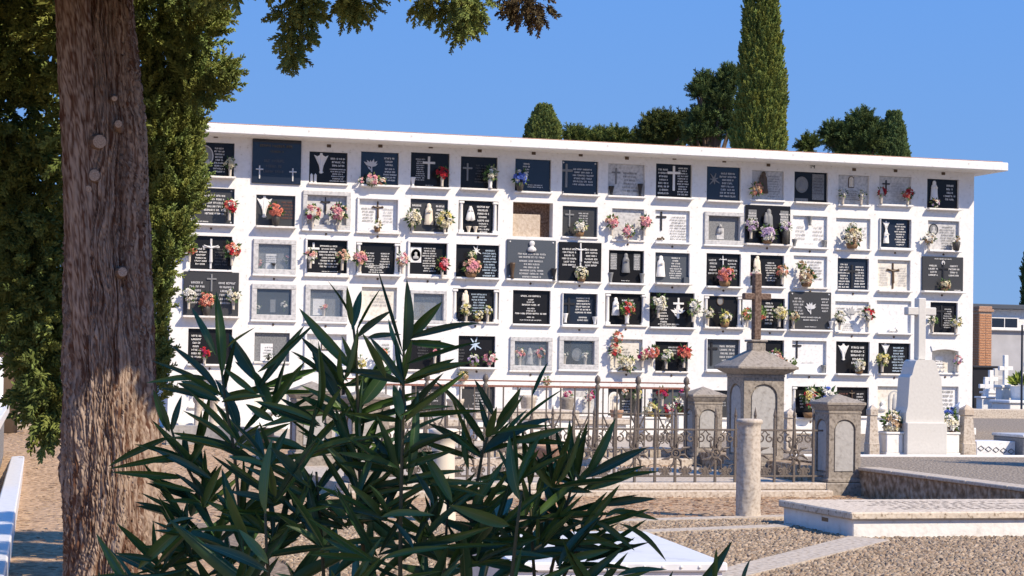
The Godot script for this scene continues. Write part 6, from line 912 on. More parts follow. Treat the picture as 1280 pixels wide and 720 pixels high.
func make_materials():
	var fine := bump_tex(3, 0.06, 4)
	var coarse := bump_tex(4, 0.025, 5)
	# lime-washed plaster with fine cracks and a few flaked spots
	M.plaster = tex_mat(ramp_tex(11, 0.035, 6, [[0.0, lin(0.42, 0.40, 0.37)], [0.12, lin(0.62, 0.605, 0.575)], [0.2, lin(0.74, 0.735, 0.72)], [0.6, lin(0.78, 0.775, 0.765)], [1.0, lin(0.80, 0.795, 0.785)]], 512), 1.7, 0.9, coarse, 0.5)
	M.sill = tex_mat(ramp_tex(12, 0.05, 4, [[0.0, lin(0.5, 0.47, 0.43)], [0.35, lin(0.72, 0.69, 0.65)], [1.0, lin(0.8, 0.78, 0.75)]]), 0.8, 0.7, fine, 0.2)
	M.K = tex_mat(ramp_tex(13, 0.2, 3, [[0.0, lin(0.008, 0.008, 0.009)], [0.6, lin(0.016, 0.016, 0.018)], [0.8, lin(0.03, 0.03, 0.033)], [1.0, lin(0.05, 0.05, 0.055)]]), 0.35, 0.16)
	M.B = tex_mat(ramp_tex(14, 0.2, 3, [[0.0, lin(0.010, 0.013, 0.022)], [0.6, lin(0.017, 0.022, 0.036)], [1.0, lin(0.05, 0.06, 0.08)]]), 0.35, 0.07)
	M.D = tex_mat(ramp_tex(15, 0.2, 3, [[0.0, lin(0.025, 0.025, 0.025)], [0.55, lin(0.045, 0.045, 0.045)], [1.0, lin(0.11, 0.11, 0.11)]]), 0.35, 0.3)
	M.E = tex_mat(ramp_tex(16, 0.2, 3, [[0.0, lin(0.05, 0.058, 0.07)], [0.55, lin(0.075, 0.086, 0.10)], [1.0, lin(0.15, 0.16, 0.18)]]), 0.35, 0.3)
	M.G = tex_mat(ramp_tex(17, 0.08, 4, [[0.0, lin(0.12, 0.125, 0.13)], [1.0, lin(0.26, 0.265, 0.27)]]), 0.7, 0.5)
	M.W = tex_mat(ramp_tex(18, 0.03, 5, [[0.0, lin(0.55, 0.55, 0.55)], [0.3, lin(0.74, 0.735, 0.73)], [1.0, lin(0.82, 0.815, 0.81)]]), 0.6, 0.35)
	M.A = tex_mat(ramp_tex(19, 0.03, 5, [[0.0, lin(0.34, 0.34, 0.34)], [0.4, lin(0.52, 0.515, 0.51)], [1.0, lin(0.66, 0.65, 0.64)]]), 0.6, 0.35)
	M.C = tex_mat(ramp_tex(20, 0.03, 5, [[0.0, lin(0.55, 0.5, 0.42)], [0.4, lin(0.70, 0.66, 0.58)], [1.0, lin(0.78, 0.74, 0.67)]]), 0.6, 0.45)
	M.K.metallic_specular = 0.32
	M.white = mat(lin(0.78, 0.77, 0.75), 0.5)
	M.silver = mat(lin(0.62, 0.62, 0.62), 0.4)
	M.grey = mat(lin(0.20, 0.205, 0.21), 0.5)
	M.faint = mat(lin(0.42, 0.42, 0.42), 0.6)
	M.dark = mat(lin(0.02, 0.02, 0.022), 0.35)
	M.bronze = mat(lin(0.09, 0.055, 0.03), 0.45)
	M.gold = mat(lin(0.10, 0.08, 0.045), 0.45)
	M.rust = mat(lin(0.16, 0.06, 0.045), 0.6)
	M.ice = mat(lin(0.48, 0.60, 0.72), 0.5)
	M.cream = mat(lin(0.72, 0.64, 0.52), 0.6)
	M.brick = tex_mat(ramp_tex(21, 0.04, 5, [[0.0, lin(0.10, 0.055, 0.035)], [0.5, lin(0.23, 0.14, 0.09)], [1.0, lin(0.36, 0.25, 0.18)]]), 0.5, 0.95, coarse, 1.0)
	M.board = tex_mat(ramp_tex(22, 0.03, 5, [[0.0, lin(0.42, 0.33, 0.25)], [0.5, lin(0.52, 0.43, 0.34)], [1.0, lin(0.60, 0.51, 0.42)]]), 0.6, 0.9, fine, 0.3)
	var stone_ramp := [[0.0, lin(0.10, 0.085, 0.07)], [0.2, lin(0.21, 0.18, 0.15)], [0.36, lin(0.285, 0.25, 0.21)], [0.7, lin(0.335, 0.295, 0.25)], [1.0, lin(0.40, 0.36, 0.31)]]
	M.stone = tex_mat(ramp_tex(23, 0.05, 7, stone_ramp, 512), 1.3, 0.92, coarse, 1.2)
	M.cross_stone = tex_mat(ramp_tex(45, 0.06, 6, [[0.0, lin(0.07, 0.045, 0.035)], [0.5, lin(0.16, 0.11, 0.085)], [1.0, lin(0.27, 0.20, 0.16)]]), 0.7, 0.9, fine, 0.4)
	M.stone_panel = tex_mat(ramp_tex(24, 0.06, 6, [[0.0, lin(0.27, 0.25, 0.23)], [0.35, lin(0.40, 0.385, 0.36)], [1.0, lin(0.45, 0.435, 0.41)]]), 1.2, 0.85, fine, 0.3)
	M.limestone = tex_mat(ramp_tex(25, 0.05, 7, [[0.0, lin(0.20, 0.15, 0.11)], [0.25, lin(0.40, 0.335, 0.27)], [0.5, lin(0.52, 0.455, 0.38)], [1.0, lin(0.60, 0.54, 0.46)]], 512), 1.2, 0.9, coarse, 0.8)
	M.slab = tex_mat(ramp_tex(26, 0.04, 7, [[0.0, lin(0.16, 0.12, 0.085)], [0.22, lin(0.36, 0.29, 0.215)], [0.36, lin(0.58, 0.49, 0.385)], [1.0, lin(0.70, 0.61, 0.50)]], 512), 1.1, 0.95, coarse, 0.8)
	M.whitewash = tex_mat(ramp_tex(27, 0.03, 5, [[0.0, lin(0.6, 0.57, 0.52)], [0.3, lin(0.76, 0.74, 0.70)], [1.0, lin(0.82, 0.81, 0.78)]]), 1.2, 0.85, fine, 0.3)
	M.marble = tex_mat(ramp_tex(28, 0.05, 6, [[0.0, lin(0.48, 0.46, 0.42)], [0.2, lin(0.585, 0.565, 0.525)], [0.6, lin(0.61, 0.59, 0.55)], [1.0, lin(0.64, 0.62, 0.58)]], 512), 1.3, 0.5, fine, 0.1)
	M.retain = tex_mat(ramp_tex(29, 0.03, 6, [[0.0, lin(0.12, 0.08, 0.05)], [0.4, lin(0.28, 0.20, 0.13)], [0.7, lin(0.42, 0.33, 0.24)], [1.0, lin(0.55, 0.47, 0.38)]]), 1.0, 0.92, coarse, 1.2)
	M.iron = tex_mat(ramp_tex(30, 0.1, 4, [[0.0, lin(0.05, 0.04, 0.033)], [0.45, lin(0.115, 0.098, 0.085)], [0.7, lin(0.155, 0.125, 0.10)], [1.0, lin(0.20, 0.12, 0.075)]]), 0.4, 0.6, fine, 0.1)
	M.iron_red = tex_mat(ramp_tex(31, 0.08, 4, [[0.0, lin(0.10, 0.05, 0.035)], [0.5, lin(0.25, 0.10, 0.07)], [1.0, lin(0.38, 0.2, 0.14)]]), 0.5, 0.6)
	M.dirt = tex_mat(ramp_tex(32, 0.02, 7, [[0.0, lin(0.20, 0.13, 0.085)], [0.35, lin(0.37, 0.25, 0.155)], [0.6, lin(0.46, 0.315, 0.20)], [1.0, lin(0.56, 0.42, 0.29)]], 1024), 1.9, 0.95, bump_tex(33, 0.04, 6, 512), 3.0)
	M.asphalt = tex_mat(ramp_tex(34, 0.05, 7, [[0.0, lin(0.10, 0.08, 0.06)], [0.42, lin(0.24, 0.20, 0.16)], [0.58, lin(0.33, 0.28, 0.225)], [1.0, lin(0.50, 0.435, 0.355)]], 1024), 2.6, 0.95, bump_tex(35, 0.12, 4, 512), 2.0)
	M.mortar = tex_mat(ramp_tex(36, 0.05, 6, [[0.0, lin(0.11, 0.08, 0.06)], [0.5, lin(0.24, 0.185, 0.14)], [1.0, lin(0.40, 0.33, 0.26)]], 512), 1.3, 0.95, coarse, 1.5)
	M.strip = tex_mat(ramp_tex(37, 0.06, 7, [[0.0, lin(0.24, 0.19, 0.14)], [0.4, lin(0.46, 0.395, 0.32)], [1.0, lin(0.58, 0.51, 0.43)]]), 0.9, 0.9, coarse, 0.8)
	M.paint_metal = tex_mat(ramp_tex(38, 0.02, 5, [[0.0, lin(0.55, 0.56, 0.57)], [0.3, lin(0.72, 0.73, 0.74)], [1.0, lin(0.78, 0.79, 0.8)]]), 1.5, 0.35)
	M.redbrick = tex_mat(ramp_tex(39, 0.05, 5, [[0.0, lin(0.28, 0.12, 0.06)], [0.5, lin(0.48, 0.24, 0.13)], [1.0, lin(0.6, 0.38, 0.24)]]), 0.7, 0.9, fine, 0.4)
	M.farwall = tex_mat(ramp_tex(40, 0.02, 4, [[0.0, lin(0.36, 0.36, 0.375)], [1.0, lin(0.45, 0.45, 0.47)]]), 3.0, 0.7)
	M.bin = mat(lin(0.012, 0.012, 0.016), 0.5)
	M.wicker = mat(lin(0.24, 0.14, 0.07), 0.85)
	M.pot = mat(lin(0.05, 0.045, 0.04), 0.6)
	M.vase_stone = tex_mat(ramp_tex(41, 0.08, 4, [[0.0, lin(0.38, 0.33, 0.27)], [1.0, lin(0.66, 0.60, 0.52)]]), 0.4, 0.7)
	M.terracotta = tex_mat(ramp_tex(42, 0.06, 4, [[0.0, lin(0.26, 0.14, 0.09)], [0.6, lin(0.42, 0.27, 0.19)], [1.0, lin(0.55, 0.42, 0.33)]]), 0.5, 0.9)
	M.bark_dark = mat(lin(0.13, 0.085, 0.06), 0.95, 0.2)
	M.cutwood = tex_mat(ramp_tex(44, 0.1, 4, [[0.0, lin(0.18, 0.13, 0.10)], [0.5, lin(0.38, 0.30, 0.235)], [1.0, lin(0.55, 0.46, 0.38)]]), 0.25, 0.95)
	M.engrave = mat(lin(0.085, 0.085, 0.09), 0.5)
	M.stem = mat(lin(0.075, 0.07, 0.03), 0.8)
	M.midrib = mat(lin(0.13, 0.18, 0.07), 0.5)
	var tint := func(rough: float, back: Color) -> StandardMaterial3D:
		var m := mat(Color.WHITE, rough, 0.4)
		m.vertex_color_use_as_albedo = true
		if back.a > 0.0:
			m.backlight_enabled = true
			m.backlight = back
		return m
	M.petal = tint.call(0.8, Color(0.25, 0.2, 0.2))
	M.tinted = tint.call(0.9, Color(0, 0, 0, 0))
	M.needle = tint.call(0.85, Color(0.20, 0.24, 0.05))
	M.needle.metallic_specular = 0.2
	M.bark = tint.call(0.95, Color(0, 0, 0, 0))
	M.bark.metallic_specular = 0.2
	M.leaves = []
	for c in [lin(0.046, 0.105, 0.036), lin(0.078, 0.145, 0.034), lin(0.040, 0.085, 0.042), lin(0.110, 0.170, 0.046)]:
		var m := mat(c, 0.42, 0.42)
		m.backlight_enabled = true
		m.backlight = Color(0.06, 0.11, 0.02)
		M.leaves.append(m)
	var glass := mat(Color(0.6, 0.65, 0.7, 0.12), 0.03)
	glass.transparency = BaseMaterial3D.TRANSPARENCY_ALPHA
	M.glass = glass

# ------------------------------------------------------------------ niche plaques
const PAL := {"r": Color(0.50, 0.03, 0.045), "k": Color(0.72, 0.33, 0.38), "w": Color(0.78, 0.76, 0.70), "c": Color(0.74, 0.68, 0.48), "o": Color(0.70, 0.23, 0.16), "p": Color(0.74, 0.46, 0.34), "l": Color(0.55, 0.42, 0.60), "b": Color(0.10, 0.17, 0.55), "y": Color(0.70, 0.62, 0.22), "m": Color(0.48, 0.05, 0.18), "t": Color(0.48, 0.33, 0.20), "g": Color(0.16, 0.26, 0.07), "d": Color(0.04, 0.04, 0.03)}
const WORD := {"r": "red", "k": "pink", "w": "white", "c": "cream", "o": "coral", "p": "peach", "l": "lilac", "b": "blue", "y": "yellow", "m": "crimson", "t": "dried tan", "g": "leafy green", "d": "dark"}
const ORD := ["first", "second", "third", "fourth", "fifth", "sixth", "seventh", "eighth", "ninth", "tenth", "eleventh", "twelfth", "thirteenth", "fourteenth", "fifteenth", "sixteenth"]
const ROWN := ["top row", "second row", "third row", "fourth row", "fifth row", "bottom row"]

func inkmat(k: String, slab: String) -> Material:
	if k == "F" and slab in ["K", "B", "D", "E", "G"]: return M.engrave
	return {"W": M.white, "G": M.silver, "F": M.faint, "D": M.grey, "Y": M.gold, "R": M.rust, "L": M.ice, "C": M.ice}[k]

func figmat(k: String) -> Material:
	return {"W": M.white, "S": M.silver, "G": M.silver, "g": M.grey, "F": M.faint, "D": M.dark, "N": M.bronze, "C": M.cream, "L": M.ice, "A": M.A}[k]

# one line of small illegible raised letters
func letter_line(mb: MB, x0: float, x1: float, y: float, h: float, z: float):
	var x := x0
	var left := rng.randi_range(3, 8)
	while x < x1 - h * 0.3:
		if left == 0:
			x += h * 0.5
			left = rng.randi_range(2, 8)
			continue
		left -= 1
		var w := h * rng.randf_range(0.45, 0.7)
		var s := h * 0.2
		var pat := rng.randi() & 31
		var bar := func(ax: float, ay: float, bx: float, by: float):
			mb.quad(Vector3(ax, ay, z), Vector3(ax, by, z), Vector3(bx, by, z), Vector3(bx, ay, z))
		bar.call(x, y, x + s, y + h)
		if pat & 1: bar.call(x + w - s, y, x + w, y + h)
		if pat & 2: bar.call(x + s, y + h - s, x + w, y + h)
		if pat & 4: bar.call(x + s, y, x + w, y + s)
		if pat & 8 or pat == 0: bar.call(x + s, y + h * 0.42, x + w, y + h * 0.42 + s)
		x += w + h * 0.2

func cross_shape(mb: MB, c: Vector3, h: float, t: float, dz: float):
	var w := h * 0.56
	var ya := c.y + h * 0.22
	mb.box(Vector3(c.x - t, c.y - h * 0.5, c.z), Vector3(c.x + t, c.y + h * 0.5, c.z + dz), t * 0.3)
	mb.box(Vector3(c.x - w * 0.5, ya - t, c.z + 0.001), Vector3(c.x + w * 0.5, ya + t, c.z + dz + 0.002), t * 0.3)

func body_of(mb: MB, c: Vector3, h: float, wide: float):
	# small robed figure: shoulders, head, draped skirt
	mb.smooth(true)
	var p := []
	for q in [[0.34, 0.0], [0.38, 0.03], [0.33, 0.25], [0.30, 0.50], [0.29, 0.66], [0.24, 0.75], [0.17, 0.80], [0.18, 0.86], [0.165, 0.93], [0.09, 0.99], [0.0, 1.0]]:
		p.append(Vector2(q[0] * wide, q[1] * h))
	mb.lathe(p, 12, Transform3D(Basis.IDENTITY, c - Vector3(0, h * 0.5, 0)), 0.55)
	mb.smooth(false)

func ellipse(c: Vector2, rx: float, ry: float, n := 18) -> PackedVector2Array:
	var p := PackedVector2Array()
	for k in n: p.append(c + Vector2(cos(TAU * k / n) * rx, -sin(TAU * k / n) * ry))
	return p

func motif(kind: String, par: Node3D, x: float, y: float, h: float, col: String, w: float, ph: float, z: float):
	var mb := MB.new()
	var c := Vector3(x, y, z)
	var mt := figmat(col)
	match kind:
		"cross":
			cross_shape(mb, c, h, h * 0.05, 0.018)
			part("cross", mb, mt, par)
		"crucifix":
			cross_shape(mb, c, h, h * 0.035, 0.016)
			var o := part("cross", mb, mt, par)
			var fb := MB.new()
			body_of(fb, c + Vector3(0, 0.02 * h, 0.022), h * 0.62, h * 0.16)
			fb.tube([c + Vector3(-h * 0.24, h * 0.27, 0.02), c + Vector3(0, h * 0.18, 0.026), c + Vector3(h * 0.24, h * 0.27, 0.02)], [h * 0.022, h * 0.035, h * 0.022], 6)
			part("figure", fb, M.silver if col == "S" else mt, o)
		"vee":
			# risen figure with wide sleeves drawn down to a point
			var p := PackedVector2Array()
			for q in [[-0.5, 0.5], [-0.28, 0.42], [-0.10, 0.5], [-0.07, 0.62], [0.07, 0.62], [0.10, 0.5], [0.28, 0.42], [0.5, 0.5], [0.34, 0.22], [0.16, -0.12], [0.10, -0.42], [0.18, -0.5], [-0.14, -0.5], [-0.08, -0.4], [-0.14, -0.12], [-0.34, 0.22]]:
				p.append(Vector2(x + q[0] * h * 0.75, y + q[1] * h * 0.9))
			mb.extrude(p, z, z + 0.014)
			for s in [-1.0, 1.0]:
				mb.tube([c + Vector3(s * h * 0.33, h * 0.38, 0.016), c + Vector3(s * h * 0.12, h * 0.05, 0.022), c + Vector3(s * h * 0.03, -h * 0.4, 0.016)], [0.006, 0.009, 0.005], 5)
			body_of(mb, c + Vector3(0, 0.03 * h, 0.012), h * 1.05, h * 0.2)
			part("risen_figure", mb, mt, par)
		"candle":
			mb.lathe([Vector2(0, 0), Vector2(0.024, 0), Vector2(0.024, h * 0.86), Vector2(0.012, h * 0.9), Vector2(0.005, h), Vector2(0, h)], 10, Transform3D(Basis.IDENTITY, c + Vector3(0, -h * 0.5, 0.03)))
			part("candle", mb, mt, par)
		"vase":
			mb.smooth(true)
			mb.lathe([Vector2(0, 0), Vector2(0.03, 0), Vector2(0.022, h * 0.15), Vector2(0.03, h * 0.5), Vector2(0.045, h * 0.9), Vector2(0.05, h), Vector2(0.038, h * 0.98), Vector2(0.0, h * 0.7)], 12, Transform3D(Basis.IDENTITY, c + Vector3(0, -h * 0.5, 0.05)))
			part("vase", mb, mt, par)
		"oval":
			mb.extrude(ellipse(Vector2(x, y), h * 0.42, h * 0.5, 22), z, z + 0.008)
			var o := part("portrait", mb, M.grey if col != "W" else M.white, par)
			var rb := MB.new()
			var pts := []
			for k in 23: pts.append(Vector3(x + cos(TAU * k / 22) * h * 0.43, y + sin(TAU * k / 22) * h * 0.51, z + 0.008))
			rb.tube(pts, [0.009], 5)
			part("rim", rb, mt, o)
			if h > 0.15:
				var fb := MB.new()
				fb.smooth(true)
				fb.lathe([Vector2(0, -0.4), Vector2(0.3, -0.36), Vector2(0.26, -0.16), Vector2(0.09, -0.06), Vector2(0.15, 0.1), Vector2(0.12, 0.24), Vector2(0, 0.28)].map(func(v): return v * h), 12, Transform3D(Basis.IDENTITY, Vector3(x, y, z + 0.008)), 0.12)
				part("sitter", fb, M.faint if col != "g" else M.grey, o)
		"lily":
			for k in 6:
				var a := -1.1 + k * 0.44 + rng.randf_range(-0.1, 0.1)
				var l := h * rng.randf_range(0.4, 0.6)
				var d := Vector2(sin(a), cos(a))
				var s := Vector2(d.y, -d.x) * l * 0.16
				var b := Vector2(x, y - h * 0.2)
				mb.extrude(PackedVector2Array([b, b + d * l * 0.55 - s, b + d * l, b + d * l * 0.55 + s]), z + 0.002 * k, z + 0.01 + 0.002 * k)
			mb.extrude(PackedVector2Array([Vector2(x - 0.01, y - h * 0.5), Vector2(x - 0.006, y - h * 0.15), Vector2(x + 0.008, y - h * 0.15), Vector2(x + 0.012, y - h * 0.5)]), z, z + 0.009)
			mb.extrude(PackedVector2Array([Vector2(x, y - h * 0.45), Vector2(x - h * 0.2, y - h * 0.3), Vector2(x - h * 0.26, y - h * 0.16), Vector2(x - h * 0.1, y - h * 0.26)]), z, z + 0.012)
			part("lily_relief", mb, mt, par)
		"star":
			for k in 7:
				var a := TAU * k / 7 + 0.3
				var l := h * (0.5 if k % 2 == 0 else 0.34)
				var d := Vector2(sin(a), cos(a))
				var s := Vector2(d.y, -d.x) * h * 0.07
				mb.extrude(PackedVector2Array([Vector2(x, y) - s, Vector2(x, y) + d * l - s * 0.3, Vector2(x, y) + d * l + s * 0.3, Vector2(x, y) + s]), z + 0.0015 * k, z + 0.008 + 0.0015 * k)
			part("relief", mb, mt, par)
		"virgin":
			body_of(mb, c + Vector3(0, 0, 0.02), h, h * 0.62)
			mb.tube([c + Vector3(-h * 0.1, h * 0.1, 0.075), c + Vector3(0, h * 0.16, 0.09), c + Vector3(h * 0.1, h * 0.1, 0.075)], [0.012, 0.014, 0.012], 6)
			part("robed_figure", mb, mt, par)
		"saint":
			body_of(mb, c + Vector3(0, 0, 0.03), h, h * 0.6)
			body_of(mb, c + Vector3(-h * 0.16, h * 0.12, 0.06), h * 0.45, h * 0.28)
			mb.box(c + Vector3(-h * 0.2, -h * 0.5, 0.0), c + Vector3(h * 0.2, -h * 0.46, 0.07))
			part("statuette", mb, mt, par)
		"bust":
			mb.smooth(true)
			mb.lathe([Vector2(0.1, -0.5), Vector2(0.36, -0.44), Vector2(0.40, -0.28), Vector2(0.30, -0.12), Vector2(0.16, -0.04), Vector2(0.15, 0.02), Vector2(0.24, 0.14), Vector2(0.25, 0.28), Vector2(0.17, 0.42), Vector2(0, 0.47)].map(func(v): return v * h), 14, Transform3D(Basis.IDENTITY, c + Vector3(0, 0, 0.02)), 0.5)
			part("bust", mb, mt, par)
		"hands":
			for s in [-1.0, 1.0]:
				mb.smooth(true)
				mb.lathe([Vector2(0, 0), Vector2(0.05, 0.02), Vector2(0.055, 0.1), Vector2(0.05, 0.2), Vector2(0.03, 0.27), Vector2(0, 0.3)].map(func(v): return v * h / 0.3), 9, Transform3D(Basis(Vector3(0, 0, 1), s * 0.22), c + Vector3(s * h * 0.17, -h * 0.5, 0.03)), 0.6)
				for k in 3:
					mb.tube([c + Vector3(s * (0.06 + 0.04 * k) * h, h * 0.1, 0.05), c + Vector3(s * (0.03 + 0.025 * k) * h, h * (0.42 - 0.06 * k), 0.05)], [0.012, 0.006], 5)
			part("hands_relief", mb, mt, par)
		"plate":
			var pw := h * (0.42 if h < ph * 0.75 else 0.5)
			if col == "W" or col == "F" or col == "A": pw = h * 0.72
			mb.box(Vector3(x - pw * 0.5, y - h * 0.5, z), Vector3(x + pw * 0.5, y + h * 0.5, z + 0.008), 0.003)
			part("inset_panel", mb, M.W if col == "W" else (M.A if col == "A" or col == "F" else M.G), par)
		"bar":
			mb.box(Vector3(x - w * 0.19, y - h * 0.5, z), Vector3(x + w * 0.19, y + h * 0.5, z + 0.006), 0.002)
			part("inset_panel", mb, M.G, par)
		"icon":
			var a := PackedVector2Array()
			var wv := h * 0.26
			a.append(Vector2(x - wv, y - h * 0.5))
			for k in 9: a.append(Vector2(x - cos(PI * k / 8) * wv, y + h * 0.22 + sin(PI * k / 8) * h * 0.26))
			a.append(Vector2(x + wv, y - h * 0.5))
			mb.extrude(a, z, z + 0.014)
			var o := part("icon_frame", mb, mt, par)
			var ib := MB.new()
			var b := PackedVector2Array()
			for v in a: b.append(Vector2(x, y) + (v - Vector2(x, y)) * Vector2(0.78, 0.86))
			ib.extrude(b, z + 0.012, z + 0.018)
			part("icon_plate", ib, M.C, o)
			var fb := MB.new()
			body_of(fb, c + Vector3(0, 0, 0.018), h * 0.7, h * 0.3)
			part("icon_figure", fb, M.cream if col != "F" else M.faint, o)
		"rose":
			for k in 5:
				mb.smooth(true)
				mb.lathe([Vector2(0, -0.5), Vector2(0.4, -0.3), Vector2(0.5, 0.05), Vector2(0.25, 0.4), Vector2(0, 0.5)].map(func(v): return v * h * 0.55), 8, Transform3D(Basis.IDENTITY, c + Vector3((k - 2) * h * 0.35, h * (0.3 if k == 3 else 0.0), 0.03)))
			part("figurine", mb, mt, par)
		"block":
			mb.box(c + Vector3(-0.07, -h * 0.5, 0), c + Vector3(0.04, h * 0.5, 0.05), 0.006)
			part("block", mb, M.E, par)
		"studs":
			for q in [[0.06, 0.06], [0.94, 0.06], [0.06, 0.94], [0.94, 0.94]]:
				var sb := MB.new()
				sb.smooth(true)
				sb.lathe([Vector2(0.016, 0), Vector2(0.013, 0.009), Vector2(0, 0.013)], 8, Transform3D(Basis(Vector3.RIGHT, PI * 0.5), Vector3((q[0] - 0.5) * w, q[1] * ph, z)))
				part("stud", sb, mt, par)

var bloom_cache := {}
func blossom(mb: MB, c: Vector3, out: Vector3, r: float, col: Color):
	var side := out.cross(Vector3(0.3, 1, 0.1)).normalized()
	var up := side.cross(out).normalized()
	for ring in 2:
		var n := 5 if ring == 0 else 4
		for k in n:
			var a := TAU * k / n + ring * 0.6 + rng.randf() * 0.5
			var d := (side * cos(a) + up * sin(a))
			var t := (side * -sin(a) + up * cos(a))
			var reach := r * (1.0 if ring == 0 else 0.6)
			var lift := r * (0.25 if ring == 0 else 0.6)
			var v := rng.randf_range(0.78, 1.15)
			mb.color(Color(col.r * v, col.g * v, col.b * v))
			var m0 := c + d * reach * 0.65 + out * lift * 0.75
			var tip := c + d * reach + out * lift
			mb.quad(c, m0 - t * r * 0.38, tip, m0 + t * r * 0.38)
	mb.color(Color(col.r * 0.9, col.g * 0.9, col.b * 0.8))
	var a0 := c + out * r * 0.55
	for k in 4:
		var a := TAU * k / 4
		var b := TAU * (k + 1) / 4
		mb.tri(a0 + out * r * 0.25, a0 + (side * cos(a) + up * sin(a)) * r * 0.28, a0 + (side * cos(b) + up * sin(b)) * r * 0.28)

func small_leaf(mb: MB, c: Vector3, d: Vector3, l: float, w: float, col: Color):
	var s := d.cross(Vector3(rng.randf_range(-1, 1), rng.randf_range(-1, 1), 1)).normalized() * w
	var v := rng.randf_range(0.7, 1.3)
	mb.color(Color(col.r * v, col.g * v, col.b * v))
	var m := c + d * l * 0.5 + Vector3(0, 0, 0.01)
	mb.tri(c, m - s, m + s)
	mb.tri(m - s, c + d * l, m + s)

# at: flower head centre; foot: where the vase stands (or the wall clip)
func bouquet(at: Vector3, r: float, cols: String, vase: String, foot_y: float, label: String, group: String, wall_z := FZ):
	var o := thing("flower_bouquet", label, "bouquet", at, group)
	var pal := []
	for ch in cols: pal.append(PAL[ch])
	var fb := MB.new()
	var lb := MB.new()
	var n := int(clampf(r / 0.0068, 9, 30))
	for k in n:
		var a := rng.randf() * TAU
		var q := sqrt(rng.randf())
		var p := Vector3(cos(a) * q, sin(a) * q * 0.95, 0)
		p.z = sqrt(maxf(0.0, 1.0 - q * q)) * 0.75
		var out := (p + Vector3(0, 0.25, 0.25)).normalized()
		blossom(fb, p * r * 0.85, out, r * rng.randf_range(0.27, 0.42), pal[k % pal.size()])
	for k in int(n * 1.6):
		var a := rng.randf() * TAU
		var d := Vector3(cos(a), sin(a), rng.randf_range(-0.1, 0.6)).normalized()
		small_leaf(lb, d * r * rng.randf_range(0.3, 0.7), d, r * rng.randf_range(0.5, 0.8), r * 0.13, Color(0.05, 0.10, 0.03) if rng.randf() < 0.75 else Color(0.16, 0.20, 0.06))
	# stems gathering down into the vase
	var bottom := foot_y - at.y
	for k in 5:
		var x := (k - 2) * r * 0.22
		lb.color(Color(0.05, 0.09, 0.025))
		lb.tube([Vector3(x, -r * 0.2, r * 0.3), Vector3(x * 0.3, minf(-r * 0.8, bottom * 0.6), 0)], [0.004], 4)
	part("blossoms", fb, M.petal, o).set_meta("kind", "stuff")
	part("leaves", lb, M.petal, o).set_meta("kind", "stuff")
	var vb := MB.new()
	vb.smooth(true)
	var h := maxf(0.06, -bottom - r * 0.45)
	var mt: Material = M.vase_stone
	match vase:
		"v":
			vb.lathe([Vector2(0, 0), Vector2(0.026, 0), Vector2(0.022, 0.012), Vector2(0.024, h * 0.5), Vector2(0.038, h * 0.94), Vector2(0.044, h), Vector2(0.034, h), Vector2(0.0, h * 0.8)], 12, Transform3D(Basis.IDENTITY, Vector3(0, bottom, 0)))
		"w":
			mt = M.white
			vb.lathe([Vector2(0, 0), Vector2(0.04, 0), Vector2(0.03, h * 0.2), Vector2(0.04, h * 0.6), Vector2(0.055, h), Vector2(0.045, h), Vector2(0, h * 0.8)], 12, Transform3D(Basis.IDENTITY, Vector3(0, bottom, 0)))
		"d":
			mt = M.pot
			vb.lathe([Vector2(0, 0), Vector2(0.05, 0), Vector2(0.065, h * 0.5), Vector2(0.075, h), Vector2(0.062, h), Vector2(0, h * 0.8)], 12, Transform3D(Basis.IDENTITY, Vector3(0, bottom, 0)))
		"b":
			mt = M.wicker
			h = maxf(0.05, minf(h, 0.09))
			vb.lathe([Vector2(0, 0), Vector2(r * 0.5, 0), Vector2(r * 0.62, h * 0.5), Vector2(r * 0.72, h), Vector2(r * 0.66, h), Vector2(0, h * 0.8)], 14, Transform3D(Basis.IDENTITY, Vector3(0, bottom, 0)), 0.7)
		"n":
			# tied posy hung from a wall clip
			mt = M.bronze
			vb.tube([Vector3(0, 0, r * 0.1), Vector3(0, 0.01, wall_z - at.z + 0.004)], [0.006], 6)
	part("clip" if vase == "n" else ("basket" if vase == "b" else "vase"), vb, mt, o)
	if vase != "n" and vase != "b":
		# bracket ring that ties the vase to the wall behind it
		var bb := MB.new()
		bb.tube([Vector3(0, bottom + h * 0.6, 0), Vector3(0, bottom + h * 0.6, wall_z - at.z + 0.002)], [0.006], 6)
		part("bracket", bb, M.bronze, o)

func opening(d: Array) -> Array:
	# the hole in the wall for a niche: x0 y0 x1 y1, or empty
	match d[6]:
		"p": return []
		"f", "z": return [d[2] + d[11] - 0.006, d[3] + d[11] - 0.006, d[4] - d[11] + 0.006, d[5] - d[11] + 0.006]
		"c": return [d[2] - 0.11, d[3], d[4] + 0.11, d[5] + 0.012]
		_: return [d[2], d[3], d[4], d[5]]

